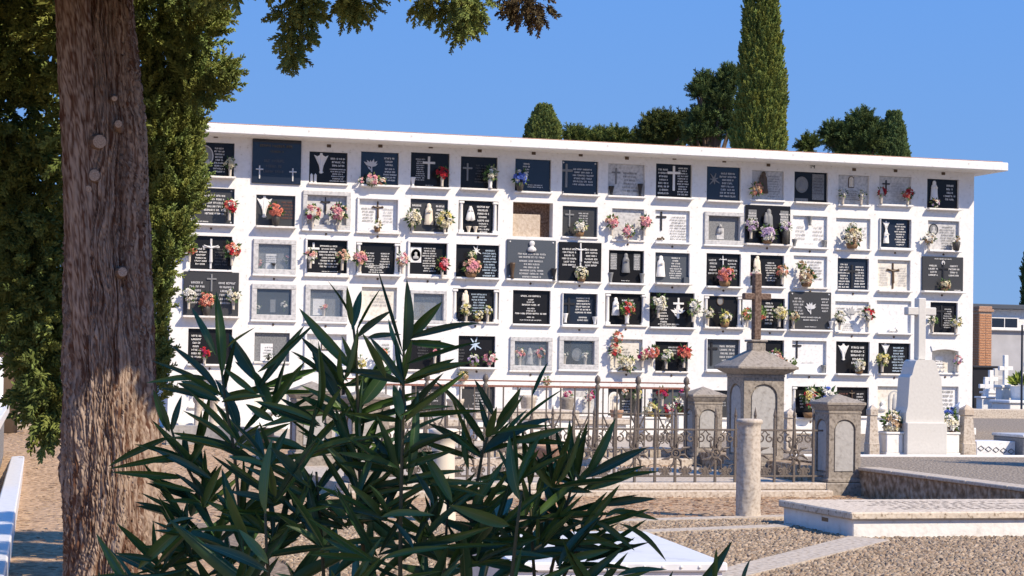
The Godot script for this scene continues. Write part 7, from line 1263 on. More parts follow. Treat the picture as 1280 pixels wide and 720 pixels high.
func niche(d: Array, wall: Node3D):
	var r: int = d[0]
	var c: int = d[1]
	var where := "%s, %s from left" % [ROWN[r], ORD[c]]
	var w: float = d[4] - d[2]
	var h: float = d[5] - d[3]
	var o := thing("niche_plaque", "%s, %s" % [d[9], where], "plaque", Vector3((d[2] + d[4]) * 0.5, d[3], FZ), "memorial plaques in the niche wall")
	var z := 0.0
	var y0 := 0.0
	var mb := MB.new()
	match d[6]:
		"n", "c":
			z = -0.055
			mb.box(Vector3(-w * 0.5 - (0.0 if d[6] == "n" else 0.02), 0.001, -0.1), Vector3(w * 0.5 + (0.0 if d[6] == "n" else 0.02), h, z), 0.004)
			part("slab", mb, M[d[7]], o)
			if d[6] == "c":
				for s in [-1.0, 1.0]:
					var cb := MB.new()
					cb.smooth(true)
					var cx: float = s * (w * 0.5 + 0.058)
					cb.lathe([Vector2(0.036, 0.04), Vector2(0.033, 0.06), Vector2(0.029, h - 0.06), Vector2(0.036, h - 0.035)], 12, Transform3D(Basis.IDENTITY, Vector3(cx, 0, -0.03)))
					cb.smooth(false)
					cb.box(Vector3(cx - 0.044, 0.0, -0.075), Vector3(cx + 0.044, 0.04, 0.014), 0.004)
					cb.box(Vector3(cx - 0.044, h - 0.035, -0.075), Vector3(cx + 0.044, h, 0.014), 0.004)
					part("column", cb, M.white, o)
		"p":
			z = 0.032
			mb.box(Vector3(-w * 0.5, 0, 0.002), Vector3(w * 0.5, h, z), 0.005)
			part("slab", mb, M[d[7]], o)
		"f", "z":
			var fw: float = d[11]
			z = -0.045 if d[6] == "f" else -0.09
			mb.box(Vector3(-w * 0.5 + fw - 0.004, fw - 0.004, -0.115), Vector3(w * 0.5 - fw + 0.004, h - fw + 0.004, z), 0.003)
			part("slab" if d[6] == "f" else "back_panel", mb, M[d[7]], o)
			var fb := MB.new()
			var a := -w * 0.5
			var b := w * 0.5
			fb.box(Vector3(a, 0, 0.0015), Vector3(b, fw, 0.04), 0.008)
			fb.box(Vector3(a, h - fw, 0.0015), Vector3(b, h, 0.04), 0.008)
			fb.box(Vector3(a, fw, 0.0015), Vector3(a + fw, h - fw, 0.038), 0.006)
			fb.box(Vector3(b - fw, fw, 0.0015), Vector3(b, h - fw, 0.038), 0.006)
			part("frame", fb, M.A if fw > 0.05 else M.W, o)
			if d[6] == "z":
				var gb := MB.new()
				gb.box(Vector3(a + fw, fw, -0.012), Vector3(b - fw, h - fw, -0.008))
				part("glass", gb, M.glass, o)
			y0 = fw
			w -= fw * 2.0
			h -= fw * 2.0
		"e":
			# open hole: brick lining and a loose board
			mb.box(Vector3(-w * 0.5, 0.001, -0.3), Vector3(w * 0.5, h, -0.2))
			part("lining", mb, M.brick, o)
			var bb := MB.new()
			bb.box(Vector3(-w * 0.5 + 0.01, 0.003, -0.12), Vector3(w * 0.22, h * 0.66, -0.09), 0.004)
			part("board", bb, M.board, o)
		"a":
			z = -0.16
			mb.box(Vector3(-w * 0.5, 0.001, -0.2), Vector3(w * 0.5, h, z))
			part("slab", mb, M[d[7]], o)
			var hb := MB.new()
			var pl := PackedVector2Array([Vector2(-w * 0.5 - 0.03, h + 0.06), Vector2(w * 0.5 + 0.03, h + 0.06)])
			for k in 11: pl.append(Vector2(w * 0.5 - k * w * 0.1, h - 0.03 - 0.0 * k + sin(PI * k / 10.0) * 0.035))
			hb.extrude(pl, -0.1, 0.02)
			part("arch_lintel", hb, M.plaster, o)
	if d[8] > 0.0:
		var sb := MB.new()
		var over := 0.012 if d[6] != "c" else 0.12
		var ww: float = d[4] - d[2]
		sb.box(Vector3(d[2] - over, d[3] - 0.034, FZ - 0.03), Vector3(d[4] + over, d[3] + 0.0005, FZ + d[8]), 0.006)
		part("sill", sb, M.sill if (r * 7 + c * 3) % 5 < 2 else M.plaster, wall)
	for t in d[12]:
		var lb := MB.new()
		lb.color(Color.WHITE)
		var lh: float = t[4] * h
		for k in t[3]:
			var lw: float = t[2] * w * rng.randf_range(0.62, 1.0)
			var yy: float = y0 + t[1] * h - lh * (k + 0.8)
			if yy < y0 + 0.004: break
			letter_line(lb, t[0] * w - w * 0.5 - lw * 0.5, t[0] * w - w * 0.5 + lw * 0.5, yy, lh * 0.52, z + 0.011)
		part("lettering", lb, inkmat(t[5], d[7]), o).set_meta("kind", "stuff")
	for q in d[10]:
		motif(q[0], o, q[1] * w - w * 0.5, y0 + q[2] * h, q[3] * h, q[4], w, h, z + (0.0005 if q[0] != "studs" else 0.0))
	var cnt := 0
	for f in d[13]:
		cnt += 1
		var depth: float = 0.05 + minf(f[2] * 0.3, 0.05)
		var vz := FZ + depth
		if d[6] == "z": vz = FZ - 0.055
		var names := []
		for ch in f[3]:
			if not names.has(WORD[ch]): names.append(WORD[ch])
			if names.size() == 2: break
		var rel: float = (f[0] - d[2]) / (d[4] - d[2])
		var side := "left side" if rel < 0.36 else ("right side" if rel > 0.64 else "middle")
		var lab := "%s flowers, %s of niche in %s" % [" and ".join(names), side, where]
		if seen_labels.has(lab): lab = lab.replace("flowers, ", "flowers, smaller posy, ")
		seen_labels[lab] = true
		bouquet(Vector3(f[0], f[1], vz), f[2], f[3], f[4], d[3] + 0.001 if f[4] == "b" or f[4] == "d" else maxf(d[3] + 0.001, f[1] - f[2] - 0.12) if f[1] > d[3] else f[1] - f[2] - 0.12, lab, "flowers on the niches", FZ - 0.09 if d[6] == "z" else (FZ - 0.055 if d[6] != "p" and rel > 0.0 and rel < 1.0 else FZ))
var seen_labels := {}

func build_niche_wall(data: Array) -> Node3D:
	var o := thing("niche_wall", "long white burial niche wall six rows high under a flat roof slab", "building", Vector3.ZERO)
	var mb := MB.new()
	var q := func(x0: float, y0: float, x1: float, y1: float):
		if x1 - x0 > 0.0005 and y1 - y0 > 0.0005:
			mb.quad(Vector3(x0, y0, FZ), Vector3(x0, y1, FZ), Vector3(x1, y1, FZ), Vector3(x1, y0, FZ))
	var ylim := [SOFFIT, 4.255, 3.515, 2.77, 2.02, 1.235, 0.25]
	for r in 6:
		var cells := []
		for d in data:
			if d[0] == r: cells.append(d)
		var top: float = ylim[r]
		var bot: float = ylim[r + 1]
		for c in 16:
			var d: Array = cells[c]
			var xa: float = FL if c == 0 else (cells[c - 1][4] + d[2]) * 0.5
			var xb: float = FR if c == 15 else (d[4] + cells[c + 1][2]) * 0.5
			var e := opening(d)
			if e.is_empty():
				q.call(xa, bot, xb, top)
				continue
			e[0] = maxf(e[0], xa + 0.005); e[2] = minf(e[2], xb - 0.005)
			e[1] = maxf(e[1], bot); e[3] = minf(e[3], top - 0.01)
			q.call(xa, bot, e[0], top); q.call(e[2], bot, xb, top)
			q.call(e[0], bot, e[2], e[1]); q.call(e[0], e[3], e[2], top)
			var zz := FZ - 0.3
			mb.quad(Vector3(e[0], e[1], zz), Vector3(e[0], e[3], zz), Vector3(e[0], e[3], FZ), Vector3(e[0], e[1], FZ))
			mb.quad(Vector3(e[2], e[1], FZ), Vector3(e[2], e[3], FZ), Vector3(e[2], e[3], zz), Vector3(e[2], e[1], zz))
			mb.quad(Vector3(e[0], e[3], FZ), Vector3(e[0], e[3], zz), Vector3(e[2], e[3], zz), Vector3(e[2], e[3], FZ))
			mb.quad(Vector3(e[0], e[1], zz), Vector3(e[0], e[1], FZ), Vector3(e[2], e[1], FZ), Vector3(e[2], e[1], zz))
			mb.quad(Vector3(e[0], e[1], zz), Vector3(e[0], e[3], zz), Vector3(e[2], e[3], zz), Vector3(e[2], e[1], zz))
	var bz := FZ - 2.5
	mb.quad(Vector3(FL, 0.2, bz), Vector3(FL, SOFFIT, bz), Vector3(FL, SOFFIT, FZ), Vector3(FL, 0.2, FZ))
	mb.quad(Vector3(FR, 0.2, FZ), Vector3(FR, SOFFIT, FZ), Vector3(FR, SOFFIT, bz), Vector3(FR, 0.2, bz))
	mb.quad(Vector3(FR, 0.2, bz), Vector3(FR, SOFFIT, bz), Vector3(FL, SOFFIT, bz), Vector3(FL, 0.2, bz))
	part("wall", mb, M.plaster, o)
	var rb := MB.new()
	rb.box(Vector3(FL - 0.35, SOFFIT, FZ - 2.85), Vector3(FR + 0.36, SOFFIT + 0.15, FZ + 0.58), 0.012)
	var rf := part("roof", rb, M.plaster, o)
	var tb := MB.new()
	tb.box(Vector3(FL - 0.3, SOFFIT + 0.15, FZ - 2.8), Vector3(FR + 0.3, SOFFIT + 0.175, FZ + 0.5), 0.01)
	part("roof_covering", tb, M.terracotta, rf)
	var pb := MB.new()
	pb.box(Vector3(FL - 0.06, 0.2, FZ - 0.02), Vector3(FR + 0.04, 0.42, FZ + 0.09), 0.012)
	part("footing", pb, M.whitewash, o)
	# little number tiles over the columns
	for d in data:
		var x: float = (d[2] + d[4]) * 0.5
		if d[0] == 0:
			if d[1] == 1: continue
			var nb := MB.new()
			nb.box(Vector3(x - 0.035, d[5] + 0.075, FZ + 0.001), Vector3(x + 0.035, d[5] + 0.125, FZ + 0.012), 0.003)
			var nt := part("number_tile", nb, M.bronze if d[1] != 12 else M.plaster, o)
			if d[1] == 12:
				var tm := MB.new()
				var zt := FZ + 0.014
				var b := func(ax: float, ay: float, bx: float, by: float):
					tm.box(Vector3(x + ax, d[5] + ay, FZ + 0.012), Vector3(x + bx, d[5] + by, zt))
				b.call(-0.05, 0.12, -0.005, 0.135); b.call(-0.02, 0.065, -0.006, 0.12)
				b.call(0.012, 0.092, 0.026, 0.135); b.call(0.026, 0.09, 0.06, 0.103); b.call(0.046, 0.065, 0.059, 0.09); b.call(0.046, 0.103, 0.059, 0.135)
				part("numeral", tm, M.dark, nt)
		elif (d[0] * 5 + d[1]) % 3 != 0 and d[0] > 0:
			var nb := MB.new()
			nb.smooth(true)
			nb.lathe([Vector2(0.02, 0), Vector2(0.018, 0.012), Vector2(0, 0.016)], 8, Transform3D(Basis(Vector3.RIGHT, PI * 0.5), Vector3(x, d[3] - 0.075, FZ)))
			part("number_stud", nb, M.bronze, o)
	return o

# ------------------------------------------------------------------ vegetation
func spray(seed_: int, twigs: int, angle: float, thick: float, droop := 0.0) -> ArrayMesh:
	# a plume of scale-leaf twiglets, one metre long along +y
	var g := RandomNumberGenerator.new()
	g.seed = seed_
	var mb := MB.new()
	var spike := func(p: Vector3, d: Vector3, l: float, r: float):
		var s := d.cross(Vector3(0.31, 0.2, 0.93)).normalized()
		var u := d.cross(s).normalized()
		var m := p + d * l * 0.55 + u * l * g.randf_range(-0.08, 0.08)
		var t := p + d * l + Vector3(0, -droop * l, 0)
		var v := g.randf_range(0.75, 1.2)
		mb.color(Color(v, v, v * 0.95))
		for k in 3:
			var a := TAU * k / 3.0
			var b := TAU * (k + 1) / 3.0
			var va := (s * cos(a) + u * sin(a)) * r
			var vb := (s * cos(b) + u * sin(b)) * r
			mb.tri(p + va * 0.6, m + va, m + vb)
			mb.tri(p + va * 0.6, m + vb, p + vb * 0.6)
			mb.tri(m + va, t, m + vb)
	spike.call(Vector3.ZERO, Vector3.UP, 1.0, thick * 1.1)
	for k in twigs:
		var t := 0.06 + 0.86 * float(k) / twigs
		var a := k * 2.4 + g.randf_range(-0.4, 0.4)
		var ang := angle * g.randf_range(0.7, 1.3)
		var d := Vector3(cos(a) * sin(ang), cos(ang), sin(a) * sin(ang)).normalized()
		var l := (1.0 - t * 0.65) * g.randf_range(0.3, 0.5)
		spike.call(Vector3(0, t, 0), d, l, thick * g.randf_range(0.7, 1.2))
		if k % 2 == 0:
			var d2 := (d + Vector3(g.randf_range(-0.6, 0.6), 0.2, g.randf_range(-0.6, 0.6))).normalized()
			spike.call(Vector3(0, t, 0) + d * l * 0.4, d2, l * 0.6, thick * 0.8)
	return mb.mesh(M.needle)

func aim(d: Vector3, at: Vector3, s: float) -> Transform3D:
	var y := d.normalized()
	var x := y.cross(Vector3(rng.randf_range(-1, 1), rng.randf_range(-1, 1), rng.randf_range(-1, 1))).normalized()
	return Transform3D(Basis(x * s, y * s, x.cross(y).normalized() * s), at)

func shade_of(c: Color, spread := 0.3) -> Color:
	var v := 1.0 + rng.randf_range(-spread, spread)
	var w := rng.randf_range(-0.12, 0.12)
	return Color(c.r * v * (1.0 + w), c.g * v, c.b * v * (1.0 - w))

# blobs: [centre, radii, count, lean, size, colour]
func fill(blobs: Array, xfs: Array, cols: Array):
	for b in blobs:
		for k in b[2]:
			var p := Vector3(rng.randfn(), rng.randfn(), rng.randfn()).normalized()
			p *= pow(rng.randf(), 0.42)
			var lean: Vector3 = b[3]
			var d := p * 0.8 + lean + Vector3(rng.randf_range(-0.4, 0.4), rng.randf_range(-0.4, 0.4), rng.randf_range(-0.4, 0.4))
			xfs.append(aim(d, b[0] + p * b[1], b[4] * rng.randf_range(0.65, 1.25)))
			cols.append(shade_of(b[5]))

func trunk_mesh(path: Array, radii: Array, rows: int, cols_: int, relief: float, seed_: int) -> ArrayMesh:
	# stringy bark: long ridges that wander, split and knot
	var n := FastNoiseLite.new()
	n.seed = seed_
	n.frequency = 1.0
	n.fractal_octaves = 3
	var n2 := FastNoiseLite.new()
	n2.seed = seed_ + 7
	n2.frequency = 1.0
	n2.fractal_octaves = 2
	var cv := Curve3D.new()
	for p in path: cv.add_point(p)
	var L := cv.get_baked_length()
	var mb := MB.new()
	mb.smooth(true)
	var grid := []
	var shade := []
	for j in rows + 1:
		var s := L * j / rows
		var c := cv.sample_baked(s)
		var fi: float = float(j) / rows * (radii.size() - 1)
		var i0 := mini(int(fi), radii.size() - 2)
		var r: float = lerpf(radii[i0], radii[i0 + 1], fi - i0)
		var row := []
		var cr := []
		for k in cols_:
			var a := TAU * k / cols_
			var tw := a + s * 0.12 + 0.25 * n2.get_noise_2d(s * 0.9, 3.0 + sin(a))
			tw += 0.075 * n2.get_noise_3d(cos(a) * 4.5 + 20.0, s * 3.2, sin(a) * 4.5) + 0.03 * n2.get_noise_3d(cos(a) * 11.0, s * 8.0 + 5.0, sin(a) * 11.0)
			var ux := cos(tw)
			var uz := sin(tw)
			var lobe := 1.0 + 0.07 * sin(a * 3.0 + s * 0.4) + 0.05 * sin(a * 5.0 - s * 0.7 + 1.0)
			var f := n.get_noise_3d(ux * 16.0, s * 1.5, uz * 16.0)
			var f2 := n.get_noise_3d(ux * 44.0 + 40.0, s * 2.2, uz * 44.0)
			var ridge := 1.0 - absf(f) * 2.6
			var big := n2.get_noise_3d(ux * 1.4, s * 0.9, uz * 1.4)
			var rr := r * lobe + relief * (ridge * 0.9 + f2 * 1.7) + big * r * 0.12
			row.append(c + Vector3(cos(a) * rr, 0, sin(a) * rr))
			# grey weathered strips beside younger red-brown bark
			var t := clampf(0.48 + 1.7 * n2.get_noise_3d(ux * 34.0 + 9.0, s * 1.0, uz * 34.0) + 0.4 * big, 0.0, 1.0)
			cr.append(Color(0.115, 0.062, 0.040).lerp(Color(0.38, 0.30, 0.24), t))
		grid.append(row)
		shade.append(cr)
	for j in rows:
		for k in cols_:
			var m: int = (k + 1) % cols_
			for v in [[j, k], [j + 1, k], [j + 1, m], [j, k], [j + 1, m], [j, m]]:
				mb.color(shade[v[0]][v[1]])
				mb.st.add_vertex(grid[v[0]][v[1]])
	return mb.mesh(M.bark)

func column_tree(label: String, at: Vector3, h: float, prof: Array, n: int, size: float, col: Color, lean_up: float, mesh_: Mesh, group := "") -> Node3D:
	# prof: (height share, radius)
	var o := thing("cypress_tree", label, "tree", at, group)
	var tb := MB.new()
	tb.smooth(true)
	tb.lathe([Vector2(0.22, 0), Vector2(0.16, 0.6), Vector2(0.12, h * 0.6), Vector2(0.02, h * 0.97)], 10)
	part("trunk", tb, mat(lin(0.12, 0.085, 0.06), 0.95), o)
	var rad := func(t: float) -> float:
		for k in prof.size() - 1:
			if t <= prof[k + 1].x:
				return lerpf(prof[k].y, prof[k + 1].y, (t - prof[k].x) / maxf(0.0001, prof[k + 1].x - prof[k].x))
		return prof[prof.size() - 1].y
	var nz := FastNoiseLite.new()
	nz.seed = 77
	nz.frequency = 0.9
	nz.fractal_octaves = 3
	var xfs := []
	var cols := []
	for k in n:
		var t := 1.0 - sqrt(rng.randf())
		t = lerpf(t, rng.randf(), 0.45)
		if h < 12.0 and n > 10000 and k % 3 != 0: t = 1.0 - 0.3 * rng.randf()
		var a := rng.randf() * TAU
		var dirn := Vector3(cos(a), 0, sin(a))
		var bump := 1.0 + 0.42 * nz.get_noise_3d(dirn.x * 1.6 + at.x, t * h * 0.8, dirn.z * 1.6)
		var r: float = rad.call(t) * bump * (1.0 - 0.45 * rng.randf() * rng.randf())
		xfs.append(aim(dirn * 0.75 + Vector3(0, lean_up, 0) + Vector3(rng.randf_range(-0.3, 0.3), 0, rng.randf_range(-0.3, 0.3)), dirn * r * 0.88 + Vector3(0, t * h, 0), size * rng.randf_range(0.6, 1.2)))
		cols.append(shade_of(col))
	scatter("crown", mesh_, xfs, cols, o)
	return o

func loose_tree(called: String, label: String, at: Vector3, blobs: Array, mesh_: Mesh, group := "") -> Node3D:
	# blobs relative to at; trunk and limbs reach into each of them
	var o := thing(called, label, "tree", at, group)
	var xfs := []
	var cols := []
	fill(blobs, xfs, cols)
	var top := 0.0
	var tb := MB.new()
	tb.smooth(true)
	for b in blobs: top = maxf(top, b[0].y)
	tb.tube([Vector3.ZERO, Vector3(0.1, top * 0.4, 0), Vector3(0, top * 0.95, 0)], [0.3, 0.2, 0.05], 8)
	part("trunk", tb, mat(lin(0.12, 0.085, 0.06), 0.95), o)
	for b in blobs:
		var lb := MB.new()
		var root := Vector3(0, b[0].y * 0.75, 0)
		lb.tube([root, (root + b[0]) * 0.5 + Vector3(0, 0.15, 0), b[0]], [0.09, 0.06, 0.02], 6)
		part("limb", lb, mat(lin(0.12, 0.085, 0.06), 0.95), o)
	scatter("crown", mesh_, xfs, cols, o)
	return o

func leaf_mesh(bend: float, fold: float, wave: float) -> ArrayMesh:
	var mb := MB.new()
	mb.smooth(true)
	var n := 9
	var rows := []
	for j in n + 1:
		var t := float(j) / n
		var w := 0.5 * pow(sin(PI * pow(t, 0.82)), 0.8) if j > 0 and j < n else (0.03 if j == 0 else 0.0)
		var z := -bend * t * t + wave * sin(t * 5.0) * 0.02
		rows.append([Vector3(-w, t, z + fold * w * 0.35), Vector3(0, t, z), Vector3(w, t, z + fold * w * 0.35)])
	for j in n:
		for k in 2:
			mb.quad(rows[j][k], rows[j + 1][k], rows[j + 1][k + 1], rows[j][k + 1])
	var me := mb.mesh(null)
	var rb := MB.new()
	for j in n - 1:
		for s in [0.003, -0.003]:
			var a: Vector3 = rows[j][1] + Vector3(0, 0, s)
			var b: Vector3 = rows[j + 1][1] + Vector3(0, 0, s)
			var w0 := 0.045 * (1.0 - 0.8 * j / n)
			var w1 := 0.045 * (1.0 - 0.8 * (j + 1) / n)
			rb.quad(a + Vector3(-w0, 0, 0), b + Vector3(-w1, 0, 0), b + Vector3(w1, 0, 0), a + Vector3(w0, 0, 0))
	rb.st.generate_normals()
	rb.st.set_material(M.midrib)
	return rb.st.commit(me)

func build_oleander(leaves: Array, stems: Array, more: Array):
	var base := Vector3(0.72, 0.0, -2.95)
	var o := thing("oleander_shrub", "dark leafy oleander shrub filling the near foreground", "shrub", base)
	var vars := []
	for m in 4:
		for v in [[0.05, 0.5, 1.0], [0.14, 0.5, -1.0], [0.24, 0.35, 1.0], [-0.06, 0.6, 0.0]]:
			var me := leaf_mesh(v[0], v[1], v[2])
			me.surface_set_material(0, M.leaves[m])
			vars.append(me)
	for s in stems:
		var sb := MB.new()
		sb.smooth(true)
		var pts := []
		var rr := []
		for k in range(0, s.size(), 3): pts.append(Vector3(s[k], s[k + 1], s[k + 2]) - base)
		for k in pts.size(): rr.append(lerpf(0.0018, 0.0042, float(k) / (pts.size() - 1)))
		sb.tube(pts, rr, 7)
		part("stem", sb, M.stem, o)
	var view := Vector3(0, 1.5, 0)
	var extra := [[], [], [], [], [], [], [], []]
	var idx := 0
	for f in leaves + more:
		idx += 1
		var a := Vector3(f[0], f[1], f[2])
		var b := Vector3(f[3], f[4], f[5])
		var y := b - a
		var n := (view - a).normalized() * 0.8 + Vector3(rng.randf_range(-0.45, 0.45), rng.randf_range(-0.1, 0.7), rng.randf_range(-0.3, 0.3))
		n = (n - y * n.dot(y) / y.length_squared()).normalized()
		var x := y.normalized().cross(n)
		var l := y.length()
		var xf := Transform3D(Basis(x * f[6], y, n * l), a - base)
		if idx > leaves.size():
			extra[rng.randi() % 8].append(xf)
			continue
		part_mesh("leaf", vars[rng.randi() % 16], o).transform = xf
	for k in 8: scatter("foliage", vars[k * 2 + (k % 2)], extra[k], [], o)
	# the lower bush, out of sight behind and below the front leaves
	var xfs := []
	for k in 330:
		var p := Vector3(base.x + rng.randf_range(-0.42, 0.42), rng.randf_range(0.15, 1.12), base.z + rng.randf_range(-0.3, 0.25))
		if k >= 240: p = Vector3(base.x + rng.randf_range(-0.36, 0.2), rng.randf_range(0.98, 1.23), base.z + rng.randf_range(-0.2, 0.15))
		var d := Vector3(p.x - base.x, 0.35, p.z - base.z).normalized() + Vector3(0, rng.randf_range(-0.3, 0.5), 0)
		var l := rng.randf_range(0.12, 0.18)
		var t := aim(d, p, l)
		t.basis.x *= 0.13
		if k >= 240:
			t = aim(Vector3(rng.randf_range(-1, 1), rng.randf_range(-0.2, 0.9), rng.randf_range(-0.6, 0.6)), p, l)
			t.basis.x *= 0.13
		xfs.append(Transform3D(t.basis, p - base))
	scatter("foliage", vars[0], xfs, [], o)

# ------------------------------------------------------------------ cemetery furniture
func arch_face(mb: MB, w: float, h: float, inset: float, depth: float, xf: Transform3D):
	# a slab with an arched hole, made of two halves
	var iw := w * 0.5 - inset
	var spring := h - inset - iw * 0.9
	for s in [-1.0, 1.0]:
		var p := PackedVector2Array()
		p.append(Vector2(0, 0)); p.append(Vector2(s * w * 0.5, 0)); p.append(Vector2(s * w * 0.5, h)); p.append(Vector2(0, h))
		for k in 9:
			var a := PI * 0.5 * k / 8.0
			p.append(Vector2(s * sin(a) * iw, spring + cos(a) * iw * 0.9))
		p.append(Vector2(s * iw, inset)); p.append(Vector2(0, inset))
		mb.extrude(p, 0.0, depth, xf)

func pedestal(label: String, at: Vector3, w: float, shaft_h: float, cap_h: float, over: float, cross_h: float):
	var o := thing("stone_pedestal", label, "pedestal", at, "stone pedestals of the railed plot")
	var a := w * 0.5
	var pb := MB.new()
	pb.box(Vector3(-a - 0.05, -0.05, -a - 0.05), Vector3(a + 0.05, 0.12, a + 0.05), 0.012)
	pb.box(Vector3(-a - 0.025, 0.12, -a - 0.025), Vector3(a + 0.025, 0.17, a + 0.025), 0.01)
	part("plinth", pb, M.stone, o)
	var sb := MB.new()
	sb.box(Vector3(-a + 0.02, 0.17, -a + 0.02), Vector3(a - 0.02, shaft_h, a - 0.02))
	for k in 4:
		var t := Transform3D(Basis(Vector3.UP, k * PI * 0.5), Vector3.ZERO) * Transform3D(Basis.IDENTITY, Vector3(0, 0.17, a - 0.021))
		arch_face(sb, w - 0.001 * k, shaft_h - 0.17, w * 0.16, 0.026, t)
	var sh := part("shaft", sb, M.stone, o)
	for k in 4:
		var ib := MB.new()
		var iw := w * 0.5 - w * 0.21
		var hh := shaft_h - 0.17
		var p := PackedVector2Array([Vector2(-iw, w * 0.21), Vector2(-iw, hh - w * 0.21 - iw * 0.9)])
		for q in 11: p.append(Vector2(-cos(PI * q / 10.0) * iw, hh - w * 0.21 - iw * 0.9 + sin(PI * q / 10.0) * iw * 0.9))
		p.append(Vector2(iw, w * 0.21))
		ib.extrude(p, 0.0, 0.012, Transform3D(Basis(Vector3.UP, k * PI * 0.5), Vector3.ZERO) * Transform3D(Basis.IDENTITY, Vector3(0, 0.17, a - 0.021)))
		part("arched_panel", ib, M.stone_panel, sh)
	var cb := MB.new()
	var y := shaft_h
	cb.box(Vector3(-a - 0.012, y, -a - 0.012), Vector3(a + 0.012, y + 0.03, a + 0.012), 0.006)
	var steps := [[0.004, 0.03], [over * 0.45, 0.06], [over * 0.85, 0.10]]
	for k in 2:
		var r0: float = a + steps[k][0]
		var r1: float = a + steps[k + 1][0]
		var y0: float = y + steps[k][1]
		var y1: float = y + steps[k + 1][1]
		for q in 4:
			var bs := Basis(Vector3.UP, q * PI * 0.5)
			cb.quad(bs * Vector3(-r0, y0, r0), bs * Vector3(-r1, y1, r1), bs * Vector3(r1, y1, r1), bs * Vector3(r0, y0, r0))
	part("cornice", cb, M.stone, o)
	var kb := MB.new()
	var e := a + over
	y += 0.10
	kb.box(Vector3(-e, y, -e), Vector3(e, y + 0.035, e), 0.006)
	var t2 := 0.3 * a if cross_h > 0.0 else 0.0
	for q in 4:
		var bs := Basis(Vector3.UP, q * PI * 0.5)
		kb.quad(bs * Vector3(-e + 0.01, y + 0.035, e - 0.01), bs * Vector3(-t2, y + cap_h, t2), bs * Vector3(t2, y + cap_h, t2), bs * Vector3(e - 0.01, y + 0.035, e - 0.01))
	part("cap", kb, M.stone, o)
	if cross_h > 0.0:
		y += cap_h - 0.02
		var bb := MB.new()
		bb.box(Vector3(-0.095, y - 0.03, -0.095), Vector3(0.095, y + 0.12, 0.095), 0.012)
		bb.box(Vector3(-0.115, y + 0.12, -0.115), Vector3(0.115, y + 0.15, 0.115), 0.01)
		var blk := part("cross_block", bb, M.stone, o)
		y += 0.15
		var xb := MB.new()
		xb.box(Vector3(-0.05, y, -0.05), Vector3(0.05, y + cross_h, 0.05), 0.012)
		xb.box(Vector3(-0.185, y + cross_h * 0.60, -0.046), Vector3(0.185, y + cross_h * 0.60 + 0.085, 0.046), 0.012)
		part("cross", xb, M.cross_stone, o)
	return o

func ring_pts(c: Vector3, r: float, n: int, a0 := 0.0, a1 := TAU) -> Array:
	var p := []
	for k in n + 1:
		var a := lerpf(a0, a1, float(k) / n)
		p.append(c + Vector3(cos(a) * r, sin(a) * r, 0))
	return p

func spiral(c: Vector3, r: float, turn: float, a0: float, hand: float) -> Array:
	var p := []
	for k in 15:
		var t := k / 14.0
		p.append(c + Vector3(cos(a0 + hand * t * turn), sin(a0 + hand * t * turn), 0) * r * (1.0 - 0.72 * t))
	return p

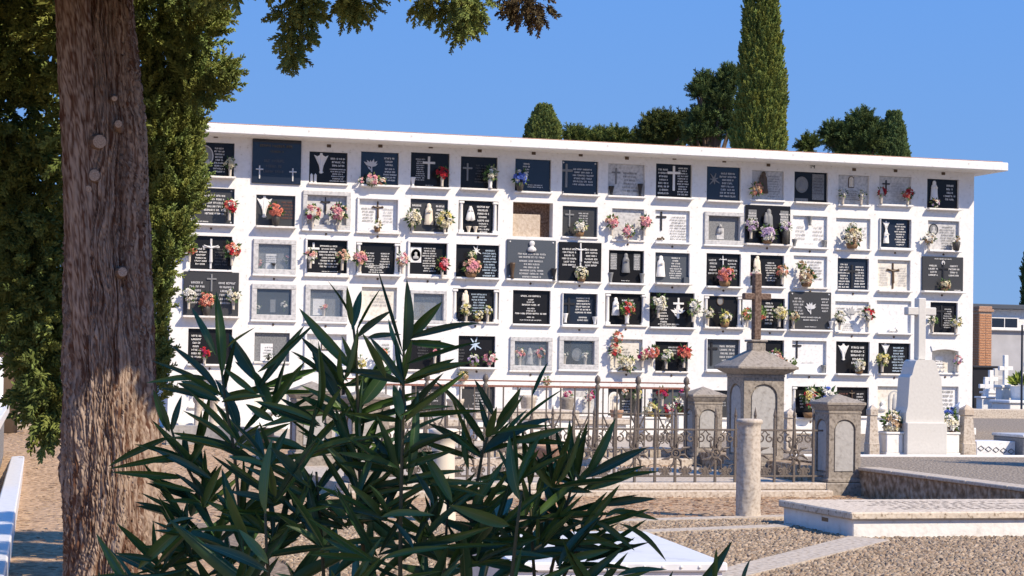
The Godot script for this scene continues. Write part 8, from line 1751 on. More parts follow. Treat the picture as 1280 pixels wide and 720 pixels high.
func front_railing():
	var x0 := 4.85
	var x1 := 10.03
	var o := thing("iron_railing", "ornate rusty iron railing with daisy rosettes along the plot front", "railing", Vector3(x0, 0.14, -21.42))
	var L := x1 - x0
	for y in [0.60, 0.07]:
		var rb := MB.new()
		rb.box(Vector3(0, y - 0.011, -0.011), Vector3(L, y + 0.011, 0.011), 0.003)
		part("rail", rb, M.iron, o)
	var bar := MB.new()
	bar.box(Vector3(-0.014, 0.0, -0.014), Vector3(0.014, 0.74, 0.014), 0.003)
	bar.lathe([Vector2(0.012, 0.74), Vector2(0.02, 0.77), Vector2(0.0, 0.87)], 6)
	var bm := bar.mesh(M.iron)
	var ros := MB.new()
	var c := Vector3(0, 0.33, 0)
	ros.tube(ring_pts(c, 0.052, 14), [0.014], 5)
	ros.tube(ring_pts(c, 0.02, 8), [0.008], 5)
	for k in 8:
		var a := TAU * k / 8 + 0.39
		var d := Vector3(cos(a), sin(a), 0)
		var s := Vector3(-sin(a), cos(a), 0)
		ros.tube([c + d * 0.05, c + d * 0.10 + s * 0.022, c + d * 0.185], [0.010, 0.019, 0.005], 5)
	var rm := ros.mesh(M.iron)
	var sc := MB.new()
	var low := MB.new()
	for s in [-1.0, 1.0]:
		sc.tube(spiral(Vector3(s * 0.06, 0.50, 0), 0.05, 7.0, PI * 0.5, s), [0.010], 5)
		sc.tube([Vector3(0, 0.595, 0), Vector3(s * 0.03, 0.56, 0), Vector3(s * 0.06, 0.55, 0)], [0.007], 5)
		sc.tube([Vector3(s * 0.112, 0.58, 0), Vector3(s * 0.105, 0.50, 0), Vector3(s * 0.10, 0.40, 0)], [0.010], 5)
		low.tube(spiral(Vector3(s * 0.055, 0.13, 0), 0.042, 6.5, -PI * 0.5, -s), [0.010], 5)
		low.tube([Vector3(s * 0.01, 0.07, 0), Vector3(s * 0.05, 0.19, 0), Vector3(s * 0.11, 0.21, 0)], [0.008, 0.007, 0.004], 5)
	var tul := PackedVector2Array()
	for q in [[-0.02, 0.07], [-0.05, 0.12], [-0.07, 0.17], [-0.035, 0.155], [0.0, 0.19], [0.035, 0.155], [0.07, 0.17], [0.05, 0.12], [0.02, 0.07]]: tul.append(Vector2(q[0], q[1]))
	low.extrude(tul, -0.004, 0.004)
	var lm := low.mesh(M.iron)
	var sm := sc.mesh(M.iron)
	var n := int(L / 0.245)
	for k in n:
		var x := L - 0.12 - k * 0.245
		part_mesh("bar", bm, o).position = Vector3(x, 0, 0)
		if k % 2 == 1: part_mesh("rosette", rm, o).position = Vector3(x, 0, 0.016)
		part_mesh("scroll", sm, o).position = Vector3(x - 0.1225, 0, 0.0)
		part_mesh("tulip_scroll", lm, o).position = Vector3(x - 0.1225, 0, 0.0)

func back_railing():
	var x0 := 5.05
	var x1 := 10.0
	var o := thing("iron_railing", "taller iron railing with ball finials at the back of the plot", "railing", Vector3(x0, 0.2, -25.62))
	var L := x1 - x0
	for y in [1.02, 0.95, 0.6, 0.12]:
		var rb := MB.new()
		var t := 0.014 if y == 0.95 else 0.009
		rb.box(Vector3(0, y - t, -t), Vector3(L, y + t, t), 0.003)
		part("rail", rb, M.iron_red if y > 0.9 else M.iron, o)
	var bar := MB.new()
	bar.box(Vector3(-0.009, 0.0, -0.009), Vector3(0.009, 0.94, 0.009), 0.002)
	var bm := bar.mesh(M.iron)
	var sc := MB.new()
	for s in [-1.0, 1.0]:
		sc.tube(spiral(Vector3(s * 0.05, 0.42, 0), 0.045, 7.0, PI * 0.5, s), [0.007], 5)
		sc.tube(spiral(Vector3(s * 0.05, 0.24, 0), 0.045, 7.0, -PI * 0.5, -s), [0.007], 5)
	sc.tube([Vector3(-0.1, 0.14, 0), Vector3(0.1, 0.58, 0)], [0.010], 4)
	sc.tube([Vector3(0.1, 0.14, 0.006), Vector3(-0.1, 0.58, 0.006)], [0.010], 4)
	var sm := sc.mesh(M.iron)
	var n := int(L / 0.2)
	for k in n:
		part_mesh("bar", bm, o).position = Vector3(0.1 + k * 0.2, 0, 0)
		if k % 2 == 0: part_mesh("scroll", sm, o).position = Vector3(0.2 + k * 0.2, 0, 0)
	for px in [1.25, 2.05, 3.62, 4.2, 4.9]:
		var pb := MB.new()
		pb.smooth(true)
		pb.lathe([Vector2(0.03, -0.05), Vector2(0.022, 0.1), Vector2(0.022, 0.9), Vector2(0.04, 0.94), Vector2(0.035, 0.97), Vector2(0.018, 0.99), Vector2(0.036, 1.02), Vector2(0.042, 1.05), Vector2(0.03, 1.09), Vector2(0.0, 1.12)], 12, Transform3D(Basis.IDENTITY, Vector3(px, 0, 0)))
		part("finial_post", pb, M.iron, o)

func round_column(label: String, at: Vector3, prof: Array, m: Material, wear: float, seed_: int):
	var o := thing("stone_column", label, "column", at)
	var n := FastNoiseLite.new()
	n.seed = seed_
	n.frequency = 5.0
	n.fractal_octaves = 4
	var mb := MB.new()
	mb.smooth(true)
	var seg := 36
	var rows := []
	for j in prof.size() - 1:
		var steps := maxi(1, int(absf(prof[j + 1].y - prof[j].y) / 0.03))
		for k in steps: rows.append(prof[j].lerp(prof[j + 1], float(k) / steps))
	rows.append(prof[prof.size() - 1])
	var grid := []
	for p in rows:
		var row := []
		for k in seg:
			var a := TAU * k / seg
			var r: float = p.x * (1.0 + wear * n.get_noise_3d(cos(a) * 0.6, p.y * 1.0, sin(a) * 0.6))
			row.append(Vector3(sin(a) * r, p.y, cos(a) * r))
		grid.append(row)
	for j in grid.size() - 1:
		for k in seg:
			var q: int = (k + 1) % seg
			mb.quad(grid[j][k], grid[j + 1][k], grid[j + 1][q], grid[j][q])
	part("shaft", mb, m, o)

func slab_tomb():
	var o := thing("slab_tomb", "low pale stone slab tomb with carved lettering beside the sloping kerb", "tomb", Vector3(7.7, 0, -15.87))
	var b := MB.new()
	b.box(Vector3(0.04, -0.05, -1.5), Vector3(2.6, 0.165, -0.03), 0.008)
	part("base", b, M.whitewash, o)
	var v := MB.new()
	v.box(Vector3(0.037, 0.105, -0.66), Vector3(0.041, 0.14, -0.53))
	part("vent_slot", v, M.dark, o)
	var s := MB.new()
	s.box(Vector3(0, 0.165, -1.54), Vector3(2.64, 0.232, 0.012), 0.012)
	var sl := part("slab", s, M.slab, o)
	var lb := MB.new()
	for k in 7:
		var m := MB.new()
		var y := -0.3 - k * 0.15
		# shallow carved strokes, laid as thin inlays
		var x := 0.55 + (k % 3) * 0.12
		while x < 2.2 - (k % 2) * 0.3:
			var w := rng.randf_range(0.05, 0.12)
			lb.box(Vector3(x, 0.2322, y), Vector3(x + w * 0.3, 0.2335, y - 0.07))
			if rng.randf() < 0.6: lb.box(Vector3(x + w * 0.32, 0.2322, y - 0.02), Vector3(x + w * 0.9, 0.2335, y - 0.035))
			if rng.randf() < 0.5: lb.box(Vector3(x + w * 0.6, 0.2322, y - 0.04), Vector3(x + w * 0.8, 0.2336, y - 0.07))
			x += w + 0.03
	part("carved_lettering", lb, mat(lin(0.14, 0.11, 0.085), 0.95), sl).set_meta("kind", "stuff")

func white_monument():
	var o := thing("cross_monument", "tall white stone cross on a stepped tapering base", "monument", Vector3(12.96, 0.3, -24.4))
	var b := MB.new()
	b.box(Vector3(-0.3, 0, -0.5), Vector3(0.3, 0.45, 0), 0.008)
	part("base_block", b, M.marble, o)
	var p := PackedVector2Array()
	for q in [[0.29, 0.45], [0.285, 0.58], [0.262, 0.66], [0.235, 1.06], [0.20, 1.10], [0.175, 1.2], [0.145, 1.28], [0.115, 1.3]]: p.append(Vector2(q[0], q[1]))
	for k in range(7, -1, -1): p.append(Vector2(-p[k].x, p[k].y))
	var s := MB.new()
	s.extrude(p, -0.4, -0.06)
	part("tapered_shaft", s, M.marble, o)
	var c := MB.new()
	c.box(Vector3(-0.058, 1.3, -0.3), Vector3(0.058, 2.14, -0.17), 0.01)
	c.box(Vector3(-0.215, 1.905, -0.296), Vector3(0.215, 2.015, -0.174), 0.01)
	part("cross", c, M.marble, o)

func planter(label: String, at: Vector3, w: float, h: float, cols: String, flower_label: String, r := 0.16):
	var o := thing("planter", label, "planter", at)
	var b := MB.new()
	var a := w * 0.5
	b.box(Vector3(-a, 0, -a), Vector3(a, 0.04, a), 0.006)
	b.box(Vector3(-a * 0.9, 0.04, -a * 0.9), Vector3(a * 0.9, h - 0.03, a * 0.9), 0.008)
	b.box(Vector3(-a, h - 0.03, -a), Vector3(a, h, a), 0.006)
	part("box", b, M.whitewash, o)
	var e := MB.new()
	e.box(Vector3(-a * 0.8, h - 0.01, -a * 0.8), Vector3(a * 0.8, h + 0.004, a * 0.8))
	part("soil", e, M.mortar, o)
	if cols != "":
		bouquet(at + Vector3(0, h + r * 0.75, 0), r, cols, "b", at.y + h + 0.004, flower_label, "flowers standing on the ground")

func obelisk_post(label: String, at: Vector3, h: float, w: float, m: Material, capm: Material):
	var o := thing("stone_post", label, "post", at, "short stone posts of the graves")
	var b := MB.new()
	var a := w * 0.5
	b.box(Vector3(-a, 0, -a), Vector3(a, h * 0.25, a), 0.01)
	for q in 4:
		var bs := Basis(Vector3.UP, q * PI * 0.5)
		b.quad(bs * Vector3(-a * 0.9, h * 0.25, a * 0.9), bs * Vector3(-a * 0.62, h * 0.78, a * 0.62), bs * Vector3(a * 0.62, h * 0.78, a * 0.62), bs * Vector3(a * 0.9, h * 0.25, a * 0.9))
	part("shaft", b, m, o)
	var c := MB.new()
	c.box(Vector3(-a * 0.8, h * 0.78, -a * 0.8), Vector3(a * 0.8, h * 0.92, a * 0.8), 0.012)
	for q in 4:
		var bs := Basis(Vector3.UP, q * PI * 0.5)
		c.tri(bs * Vector3(-a * 0.7, h * 0.92, a * 0.7), Vector3(0, h, 0), bs * Vector3(a * 0.7, h * 0.92, a * 0.7))
	part("cap", c, capm, o)

func grave_cross(label: String, at: Vector3, h: float, m: Material):
	var o := thing("grave_cross", label, "cross", at, "small crosses of the far graves")
	var b := MB.new()
	b.box(Vector3(-0.2, 0, -0.15), Vector3(0.2, h * 0.45, 0.15), 0.01)
	b.box(Vector3(-0.25, h * 0.45, -0.18), Vector3(0.25, h * 0.5, 0.18), 0.01)
	part("base", b, m, o)
	var c := MB.new()
	c.box(Vector3(-0.06, h * 0.5, -0.05), Vector3(0.06, h, 0.05), 0.008)
	c.box(Vector3(-0.2, h * 0.74, -0.046), Vector3(0.2, h * 0.74 + 0.11, 0.046), 0.008)
	part("cross", c, m, o)

func urn(label: String, at: Vector3, h: float, r: float, m: Material, group := ""):
	var o := thing("stone_urn", label, "urn", at, group)
	var b := MB.new()
	b.box(Vector3(-r * 0.8, 0, -r * 0.8), Vector3(r * 0.8, h * 0.1, r * 0.8), 0.006)
	b.smooth(true)
	b.lathe([Vector2(r * 0.55, h * 0.1), Vector2(r * 0.35, h * 0.2), Vector2(r * 0.4, h * 0.3), Vector2(r * 0.75, h * 0.6), Vector2(r * 0.95, h * 0.88), Vector2(r * 1.05, h * 0.93), Vector2(r * 1.05, h), Vector2(r * 0.85, h), Vector2(r * 0.6, h * 0.8), Vector2(0, h * 0.78)], 20)
	part("bowl", b, m, o)

func metal_box():
	var e := Vector3(0.122, 0, -0.993)
	var o := thing("metal_box", "white riveted metal box lid behind the oleander leaves", "box", Vector3(3.71, 0, -8.97))
	o.rotation.y = -atan2(0.122, 0.993)
	var b := MB.new()
	b.box(Vector3(-1.03, -0.02, -1.7), Vector3(-0.02, 0.5, -0.02), 0.006)
	part("body", b, M.paint_metal, o)
	var l := MB.new()
	l.box(Vector3(-1.05, 0.5, -1.72), Vector3(0, 0.545, 0), 0.008)
	var ld := part("lid", l, M.paint_metal, o)
	var rv := MB.new()
	rv.smooth(true)
	rv.lathe([Vector2(0.009, 0), Vector2(0.007, 0.004), Vector2(0, 0.006)], 8)
	var rm := rv.mesh(M.silver)
	for k in 11:
		var r := part_mesh("rivet", rm, ld)
		r.transform = Transform3D(Basis(Vector3.RIGHT, PI * 0.5), Vector3(-0.05 - k * 0.09, 0.523, 0.0005))
	for k in 17:
		var r := part_mesh("rivet", rm, ld)
		r.transform = Transform3D(Basis(Vector3(0, 0, 1), -PI * 0.5), Vector3(0.0005, 0.523, -0.06 - k * 0.1))

func left_tomb():
	var t := -0.0527
	var o := thing("marble_tomb", "grey and white marble tomb at the left picture edge", "tomb", Vector3(0.95, 0.1, -26.6))
	o.rotation.y = -0.0527
	var b := MB.new()
	b.box(Vector3(-2.2, 0, 0), Vector3(0, 0.6, 6.0), 0.01)
	part("body", b, M.G, o)
	var s := MB.new()
	s.box(Vector3(-2.25, 0.6, -0.05), Vector3(0.06, 0.72, 6.05), 0.012)
	part("top_slab", s, M.W, o)
	var h := MB.new()
	h.box(Vector3(-1.9, 0.72, 0.0), Vector3(-0.02, 1.32, 0.5), 0.015)
	var hs := part("headstone", h, M.W, o)
	var u := MB.new()
	u.smooth(true)
	u.lathe([Vector2(0.12, 1.32), Vector2(0.07, 1.38), Vector2(0.14, 1.48), Vector2(0.1, 1.58), Vector2(0, 1.62)], 14, Transform3D(Basis.IDENTITY, Vector3(-0.22, 0, 0.25)))
	part("finial", u, M.W, hs)
	var kerb := MB.new()
	kerb.box(Vector3(-0.17, -0.3, -9.0), Vector3(0.0, 0.15, 9.0), 0.012)
	var k := struct("kerb", kerb, M.W)
	k.position = Vector3(0.98, 0, -20.3)
	k.position.x = 0.47 + (20.3 - 12.4) * 0.0527
	k.rotation.y = -0.0527

func far_right():
	var o := thing("grey_shed", "long grey rendered shed far beyond the niche wall", "building", Vector3(30.55, 0.3, -54.5))
	var b := MB.new()
	b.box(Vector3(0, -0.1, -5), Vector3(12, 2.35, 0))
	part("wall", b, M.farwall, o)
	var r := MB.new()
	r.box(Vector3(-0.1, 2.35, -5.1), Vector3(12.1, 2.45, 0.12), 0.02)
	part("roof", r, M.whitewash, o)
	var h := thing("white_house", "pale house with dark window behind the grey shed", "building", Vector3(33.0, 0.3, -62.0))
	var hb := MB.new()
	hb.box(Vector3(-1.2, 0, -6), Vector3(12, 3.25, 0))
	part("wall", hb, M.whitewash, h)
	var hr := MB.new()
	hr.box(Vector3(-1.4, 3.25, -6.2), Vector3(12.2, 3.42, 0.3), 0.02)
	part("roof", hr, M.E, h)
	for k in 4:
		var wb := MB.new()
		wb.box(Vector3(0.1 + k * 2.2, 1.9, 0.0), Vector3(1.2 + k * 2.2, 3.0, 0.04))
		var w := part("window", wb, M.white, h)
		for j in 2:
			var pb := MB.new()
			pb.box(Vector3(0.16 + k * 2.2 + j * 0.51, 1.96, 0.04), Vector3(0.63 + k * 2.2 + j * 0.51, 2.94, 0.05))
			part("pane", pb, M.B, w)
	var p := thing("brick_pillar", "orange brick gate pillar with a small shrub on top", "pillar", Vector3(30.25, 0.3, -53.6))
	var core := MB.new()
	core.box(Vector3(-0.205, -0.1, -0.205), Vector3(0.205, 2.9, 0.205))
	part("mortar_core", core, M.strip, p)
	var bm := []
	for v in 3:
		var bb := MB.new()
		bb.box(Vector3(-0.1, 0, -0.008), Vector3(0.1, 0.058, 0.012), 0.003)
		bm.append(bb.mesh(M.redbrick))
	for row in 38:
		for f in [0.0, -PI * 0.5]:
			for k in 2:
				var t := part_mesh("brick", bm[(row + k) % 3], p)
				t.transform = Transform3D(Basis(Vector3.UP, f), Vector3.ZERO) * Transform3D(Basis.IDENTITY, Vector3(-0.104 + k * 0.209, 0.02 + row * 0.074, 0.207))
	var cb := MB.new()
	cb.box(Vector3(-0.26, 2.88, -0.26), Vector3(0.26, 2.96, 0.26), 0.01)
	cb.box(Vector3(-0.22, 2.96, -0.22), Vector3(0.22, 3.05, 0.22), 0.01)
	part("cap", cb, M.terracotta, p)
	var bin := thing("waste_bin", "tall black waste bin in front of the brick pillar", "bin", Vector3(29.2, 0.3, -51.9))
	var nb := MB.new()
	nb.smooth(false)
	for q in 4:
		var bs := Basis(Vector3.UP, q * PI * 0.5)
		nb.quad(bs * Vector3(-0.3, 0.08, 0.3), bs * Vector3(-0.4, 1.2, 0.4), bs * Vector3(0.4, 1.2, 0.4), bs * Vector3(0.3, 0.08, 0.3))
	nb.box(Vector3(-0.3, 0.06, -0.3), Vector3(0.3, 0.09, 0.3))
	part("body", nb, M.bin, bin)
	var lb := MB.new()
	lb.box(Vector3(-0.44, 1.2, -0.44), Vector3(0.44, 1.27, 0.46), 0.02)
	part("lid", lb, M.bin, bin)
	for s in [-1.0, 1.0]:
		var wb := MB.new()
		wb.lathe([Vector2(0, -0.03), Vector2(0.09, -0.03), Vector2(0.09, 0.03), Vector2(0, 0.03)], 12, Transform3D(Basis(Vector3(0, 0, 1), PI * 0.5), Vector3(s * 0.3, 0.09, -0.28)))
		part("wheel", wb, M.bin, bin)
	var l := thing("lamp_post", "thin dark metal pole at the far right path", "pole", Vector3(26.3, 0.3, -44.6))
	var pb := MB.new()
	pb.smooth(true)
	pb.lathe([Vector2(0.07, 0), Vector2(0.06, 0.1), Vector2(0.028, 0.14), Vector2(0.024, 2.3)], 10)
	part("pole", pb, M.dark, l)
	var ab := MB.new()
	ab.tube([Vector3(0, 2.28, 0), Vector3(0.1, 2.34, 0), Vector3(0.45, 2.36, 0)], [0.02], 8)
	part("arm", ab, M.silver, l)
	grave_cross("white grave cross nearest the black bin", Vector3(27.6, 0.3, -48.4), 1.15, M.whitewash)
	grave_cross("tall white grave cross left of yellow-green plant", Vector3(27.0, 0.3, -46.6), 1.55, M.whitewash)
	grave_cross("white grave cross by the thin dark pole", Vector3(27.3, 0.3, -46.0), 1.35, M.whitewash)
	grave_cross("white grave cross at the right picture edge", Vector3(27.75, 0.3, -46.6), 1.7, M.W)
	grave_cross("small white grave cross low beside the black bin", Vector3(27.0, 0.3, -47.6), 0.9, M.W)
	grave_cross("short pale grave cross in front of the grey shed", Vector3(28.2, 0.3, -49.2), 1.2, M.marble)
	for q in [[27.0, -45.9, "pot of bright leaves on the low white tomb"], [27.15, -45.6, "pot of yellow-green leaves among far crosses"], [27.7, -45.4, "pot of leaves right of the dark pole"]]:
		var g := thing("potted_plant", q[2], "plant", Vector3(q[0], 0.3, q[1]), "plants on the far graves")
		var gb := MB.new()
		gb.lathe([Vector2(0, 0), Vector2(0.17, 0), Vector2(0.24, 0.75), Vector2(0.2, 0.75), Vector2(0, 0.7)], 12)
		part("pot", gb, M.whitewash, g)
		var fb := MB.new()
		for k in 130:
			var d := Vector3(rng.randfn(), absf(rng.randfn()) + 0.2, rng.randfn()).normalized()
			small_leaf(fb, Vector3(0, 0.78, 0) + d * rng.randf_range(0.02, 0.22), d, 0.2, 0.035, Color(0.20, 0.25, 0.04))
		part("leaves", fb, M.petal, g)
	var tb := thing("white_tomb", "low whitewashed tomb in front of far crosses", "tomb", Vector3(26.7, 0.3, -45.0))
	var t1 := MB.new()
	t1.box(Vector3(-0.5, 0, -0.9), Vector3(2.4, 0.32, 0), 0.02)
	part("base", t1, M.whitewash, tb)
	var t2 := MB.new()
	t2.box(Vector3(-0.55, 0.32, -0.95), Vector3(2.45, 0.40, 0.05), 0.02)
	part("slab", t2, M.W, tb)
	var dw := thing("stone_border", "low pale stone border wall across the far right path", "wall", Vector3(24.0, 0.3, -43.0))
	var d1 := MB.new()
	d1.box(Vector3(0, -0.1, -0.3), Vector3(7, 0.22, 0), 0.02)
	part("course", d1, M.limestone, dw)

# ------------------------------------------------------------------ ground
func ground_y(x: float, z: float) -> float:
	var t := smoothstep(-21.5, -31.0, z)
	return 0.3 * t

func build_ground():
	var n := FastNoiseLite.new()
	n.seed = 5
	n.frequency = 0.9
	n.fractal_octaves = 4
	var xs := [-700.0, -200.0, -60.0, -20.0, -8.0, -4.0]
	var x := -2.0
	while x < 11.2:
		xs.append(x); x += 0.09
	for v in [12.0, 20.0, 45.0, 120.0, 300.0, 900.0]: xs.append(v)
	var zs := [60.0, 20.0, 5.0, 0.0, -5.0, -9.0]
	var z := -11.0
	while z > -32.0:
		zs.append(z); z -= 0.11
	for v in [-34.0, -40.0, -60.0, -100.0, -250.0, -900.0]: zs.append(v)
	var mb := MB.new()
	mb.smooth(true)
	var grid := []
	for b in zs:
		var row := []
		for a in xs:
			var y := ground_y(a, b)
			if a > -2.1 and a < 10.4 and b < -10.0 and b > -31.5: y += 0.022 * n.get_noise_2d(a * 1.2, b * 1.2) + 0.008 * n.get_noise_2d(a * 6.0, b * 6.0)
			row.append(Vector3(a, y - 0.012, b))
		grid.append(row)
	for j in zs.size() - 1:
		for k in xs.size() - 1:
			mb.quad(grid[j][k], grid[j + 1][k], grid[j + 1][k + 1], grid[j][k + 1])
	struct("ground", mb, M.dirt)
	# raised yard on the right
	var tb := MB.new()
	tb.box(Vector3(10.62, -0.2, -60.0), Vector3(60, 0.3, -10.0))
	struct("yard_pavement", tb, M.asphalt)
	var kb := MB.new()
	kb.box(Vector3(10.9, 0.25, -24.32), Vector3(22, 0.325, -24.2), 0.008)
	struct("grave_kerb", kb, M.W)
	var rb := MB.new()
	var seg := 24
	for k in seg:
		var z0 := -21.3 + k * 0.42
		rb.box(Vector3(10.44 + 0.006 * n.get_noise_1d(k * 3.0), -0.2, z0), Vector3(10.66, 0.285, z0 + 0.417), 0.006)
	var w := thing("retaining_wall", "low brown stained retaining wall running forward from the fence pillar", "wall", Vector3.ZERO)
	part("masonry", rb, M.retain, w)
	var cb := MB.new()
	for k in 12: cb.box(Vector3(10.41, 0.285, -21.28 + k * 0.84), Vector3(10.70, 0.325, -21.28 + k * 0.84 + 0.834), 0.008)
	part("coping", cb, M.strip, w)
	# floor between the plot and the niche wall
	var fb := MB.new()
	fb.box(Vector3(3.4, 0.0, -33.5), Vector3(10.62, 0.312, -30.9), 0.01)
	fb.box(Vector3(5.0, 0.0, -30.9), Vector3(10.62, 0.308, -25.9), 0.01)
	fb.box(Vector3(-4.0, 0.0, -32.3), Vector3(3.4, 0.40, -32.05), 0.01)
	struct("niche_pavement", fb, M.strip)

func pebble_court(strips: Array):
	var bed := MB.new()
	bed.quad(Vector3(2.2, 0.008, -9.0), Vector3(2.2, 0.008, -17.85), Vector3(10.44, 0.008, -17.85), Vector3(10.44, 0.008, -9.0))
	struct("pebble_path", bed, M.mortar)
	for s in strips:
		var mb := MB.new()
		var p := PackedVector2Array()
		for k in 4: p.append(Vector2(s[k * 2], -s[k * 2 + 1]))
		mb.extrude(p, -0.05, 0.028, Transform3D(Basis(Vector3.RIGHT, -PI * 0.5), Vector3.ZERO))
		struct("path_edging", mb, M.strip)
	var kb := MB.new()
	kb.smooth(true)
	kb.lathe([Vector2(0.5, -0.3), Vector2(0.48, 0.1), Vector2(0.3, 0.34), Vector2(0, 0.42)], 7)
	var me := kb.mesh(M.tinted)
	var xfs := []
	var cols := []
	var cell := 0.046
	var polys := []
	for s in strips:
		polys.append(PackedVector2Array([Vector2(s[0], s[1]), Vector2(s[2], s[3]), Vector2(s[4], s[5]), Vector2(s[6], s[7])]))
	var zz := -9.4
	while zz > -17.8:
		var xx := 2.5
		while xx < 10.4:
			var p := Vector2(xx + rng.randf_range(-0.02, 0.02), zz + rng.randf_range(-0.02, 0.02))
			xx += cell
			if p.x > 7.72 and p.y < -15.85 and p.y > -17.4: continue
			var skip := false
			for q in polys:
				if Geometry2D.is_point_in_polygon(p, q): skip = true
			if skip: continue
			var a := rng.randf() * PI if rng.randf() < 0.4 else 0.5 + rng.randf_range(-0.4, 0.4)
			var l := rng.randf_range(0.032, 0.06)
			xfs.append(Transform3D(Basis(Vector3.UP, a) * Basis.from_scale(Vector3(l, 0.03 * rng.randf_range(0.7, 1.5), l * rng.randf_range(0.45, 0.75))), Vector3(p.x, 0.011, p.y)))
			var v := rng.randf_range(0.6, 1.3)
			var c := Color(0.25, 0.175, 0.115).lerp(Color(0.37, 0.295, 0.215), rng.randf())
			cols.append(Color(c.r * v, c.g * v, c.b * v))
		zz -= cell * 0.8
	var o := scatter("pebbles", me, xfs, cols, self)
	o.set_meta("label", "brown river pebbles set into the path")
	o.set_meta("category", "pebbles")
	# straw and bark litter on the bare earth
	var sb := MB.new()
	sb.box(Vector3(-0.5, 0, -0.04), Vector3(0.5, 0.05, 0.04))
	var sm := sb.mesh(M.tinted)
	var sx := []
	var sc := []
	for k in 5200:
		var px := rng.randf_range(0.6, 10.3)
		var pz := -11.5 - 19.0 * pow(rng.randf(), 0.8)
		if pz < -21.0 and px > 4.0 or (pz > -18.0 and px > 3.2): continue
		var l := rng.randf_range(0.02, 0.1)
		sx.append(Transform3D(Basis(Vector3.UP, rng.randf() * TAU) * Basis.from_scale(Vector3(l, 0.08, l * rng.randf_range(0.6, 3.0))), Vector3(px, ground_y(px, pz) + 0.004, pz)))
		var c := Color(0.50, 0.38, 0.24).lerp(Color(0.16, 0.09, 0.05), rng.randf())
		sc.append(c)
	for k in 900:
		var px := rng.randf_range(5.5, 10.3)
		var pz := rng.randf_range(-21.1, -17.9)
		var l := rng.randf_range(0.02, 0.07)
		sx.append(Transform3D(Basis(Vector3.UP, rng.randf() * TAU) * Basis.from_scale(Vector3(l, 0.1, l * rng.randf_range(0.8, 3.0))), Vector3(px, 0.004, pz)))
		sc.append(Color(0.34, 0.19, 0.11).lerp(Color(0.12, 0.065, 0.04), rng.randf()))
	var lt := scatter("litter", sm, sx, sc, self)
	lt.set_meta("label", "dry twigs and bark litter on bare earth")
	lt.set_meta("category", "litter")

func railed_plot():
	var pb := MB.new()
	pb.box(Vector3(4.3, -0.1, -21.62), Vector3(10.05, 0.06, -21.16), 0.012)
	pb.box(Vector3(4.3, 0.06, -21.56), Vector3(10.05, 0.14, -21.26), 0.014)
	var p := thing("plot_plinth", "stepped pale stone plinth carrying the front railing", "plinth", Vector3.ZERO)
	part("step", pb, M.limestone, p)
	var bb := MB.new()
	bb.box(Vector3(4.9, -0.1, -25.8), Vector3(10.0, 0.2, -25.45), 0.012)
	part("rear_step", bb, M.limestone, p)
	var sb := MB.new()
	sb.box(Vector3(10.1, -0.1, -25.5), Vector3(10.4, 0.3, -21.7), 0.012)
	part("side_step", sb, M.retain, p)
	var fb := MB.new()
	fb.box(Vector3(4.4, -0.1, -25.45), Vector3(10.1, 0.1, -21.56))
	struct("plot_floor", fb, M.strip)
	pedestal("square stone fence pillar with pyramid cap beside the retaining wall", Vector3(10.25, 0.02, -21.5), 0.40, 0.92, 0.13, 0.05, 0.0)
	pedestal("smaller stone pillar with pyramid cap at the back railing end", Vector3(10.23, 0.1, -25.7), 0.40, 0.84, 0.14, 0.05, 0.0)
	pedestal("stone pillar with pyramid cap behind the oleander, back of plot", Vector3(4.78, 0.1, -25.7), 0.46, 0.82, 0.16, 0.06, 0.0)
	pedestal("stone corner pillar at the front railing, behind oleander", Vector3(4.62, 0.02, -21.5), 0.40, 0.92, 0.13, 0.05, 0.0)
	pedestal("tall grey stone pedestal carrying a weathered cross", Vector3(10.05, 0.1, -23.47), 0.54, 1.24, 0.24, 0.14, 0.84)
	front_railing()
	back_railing()

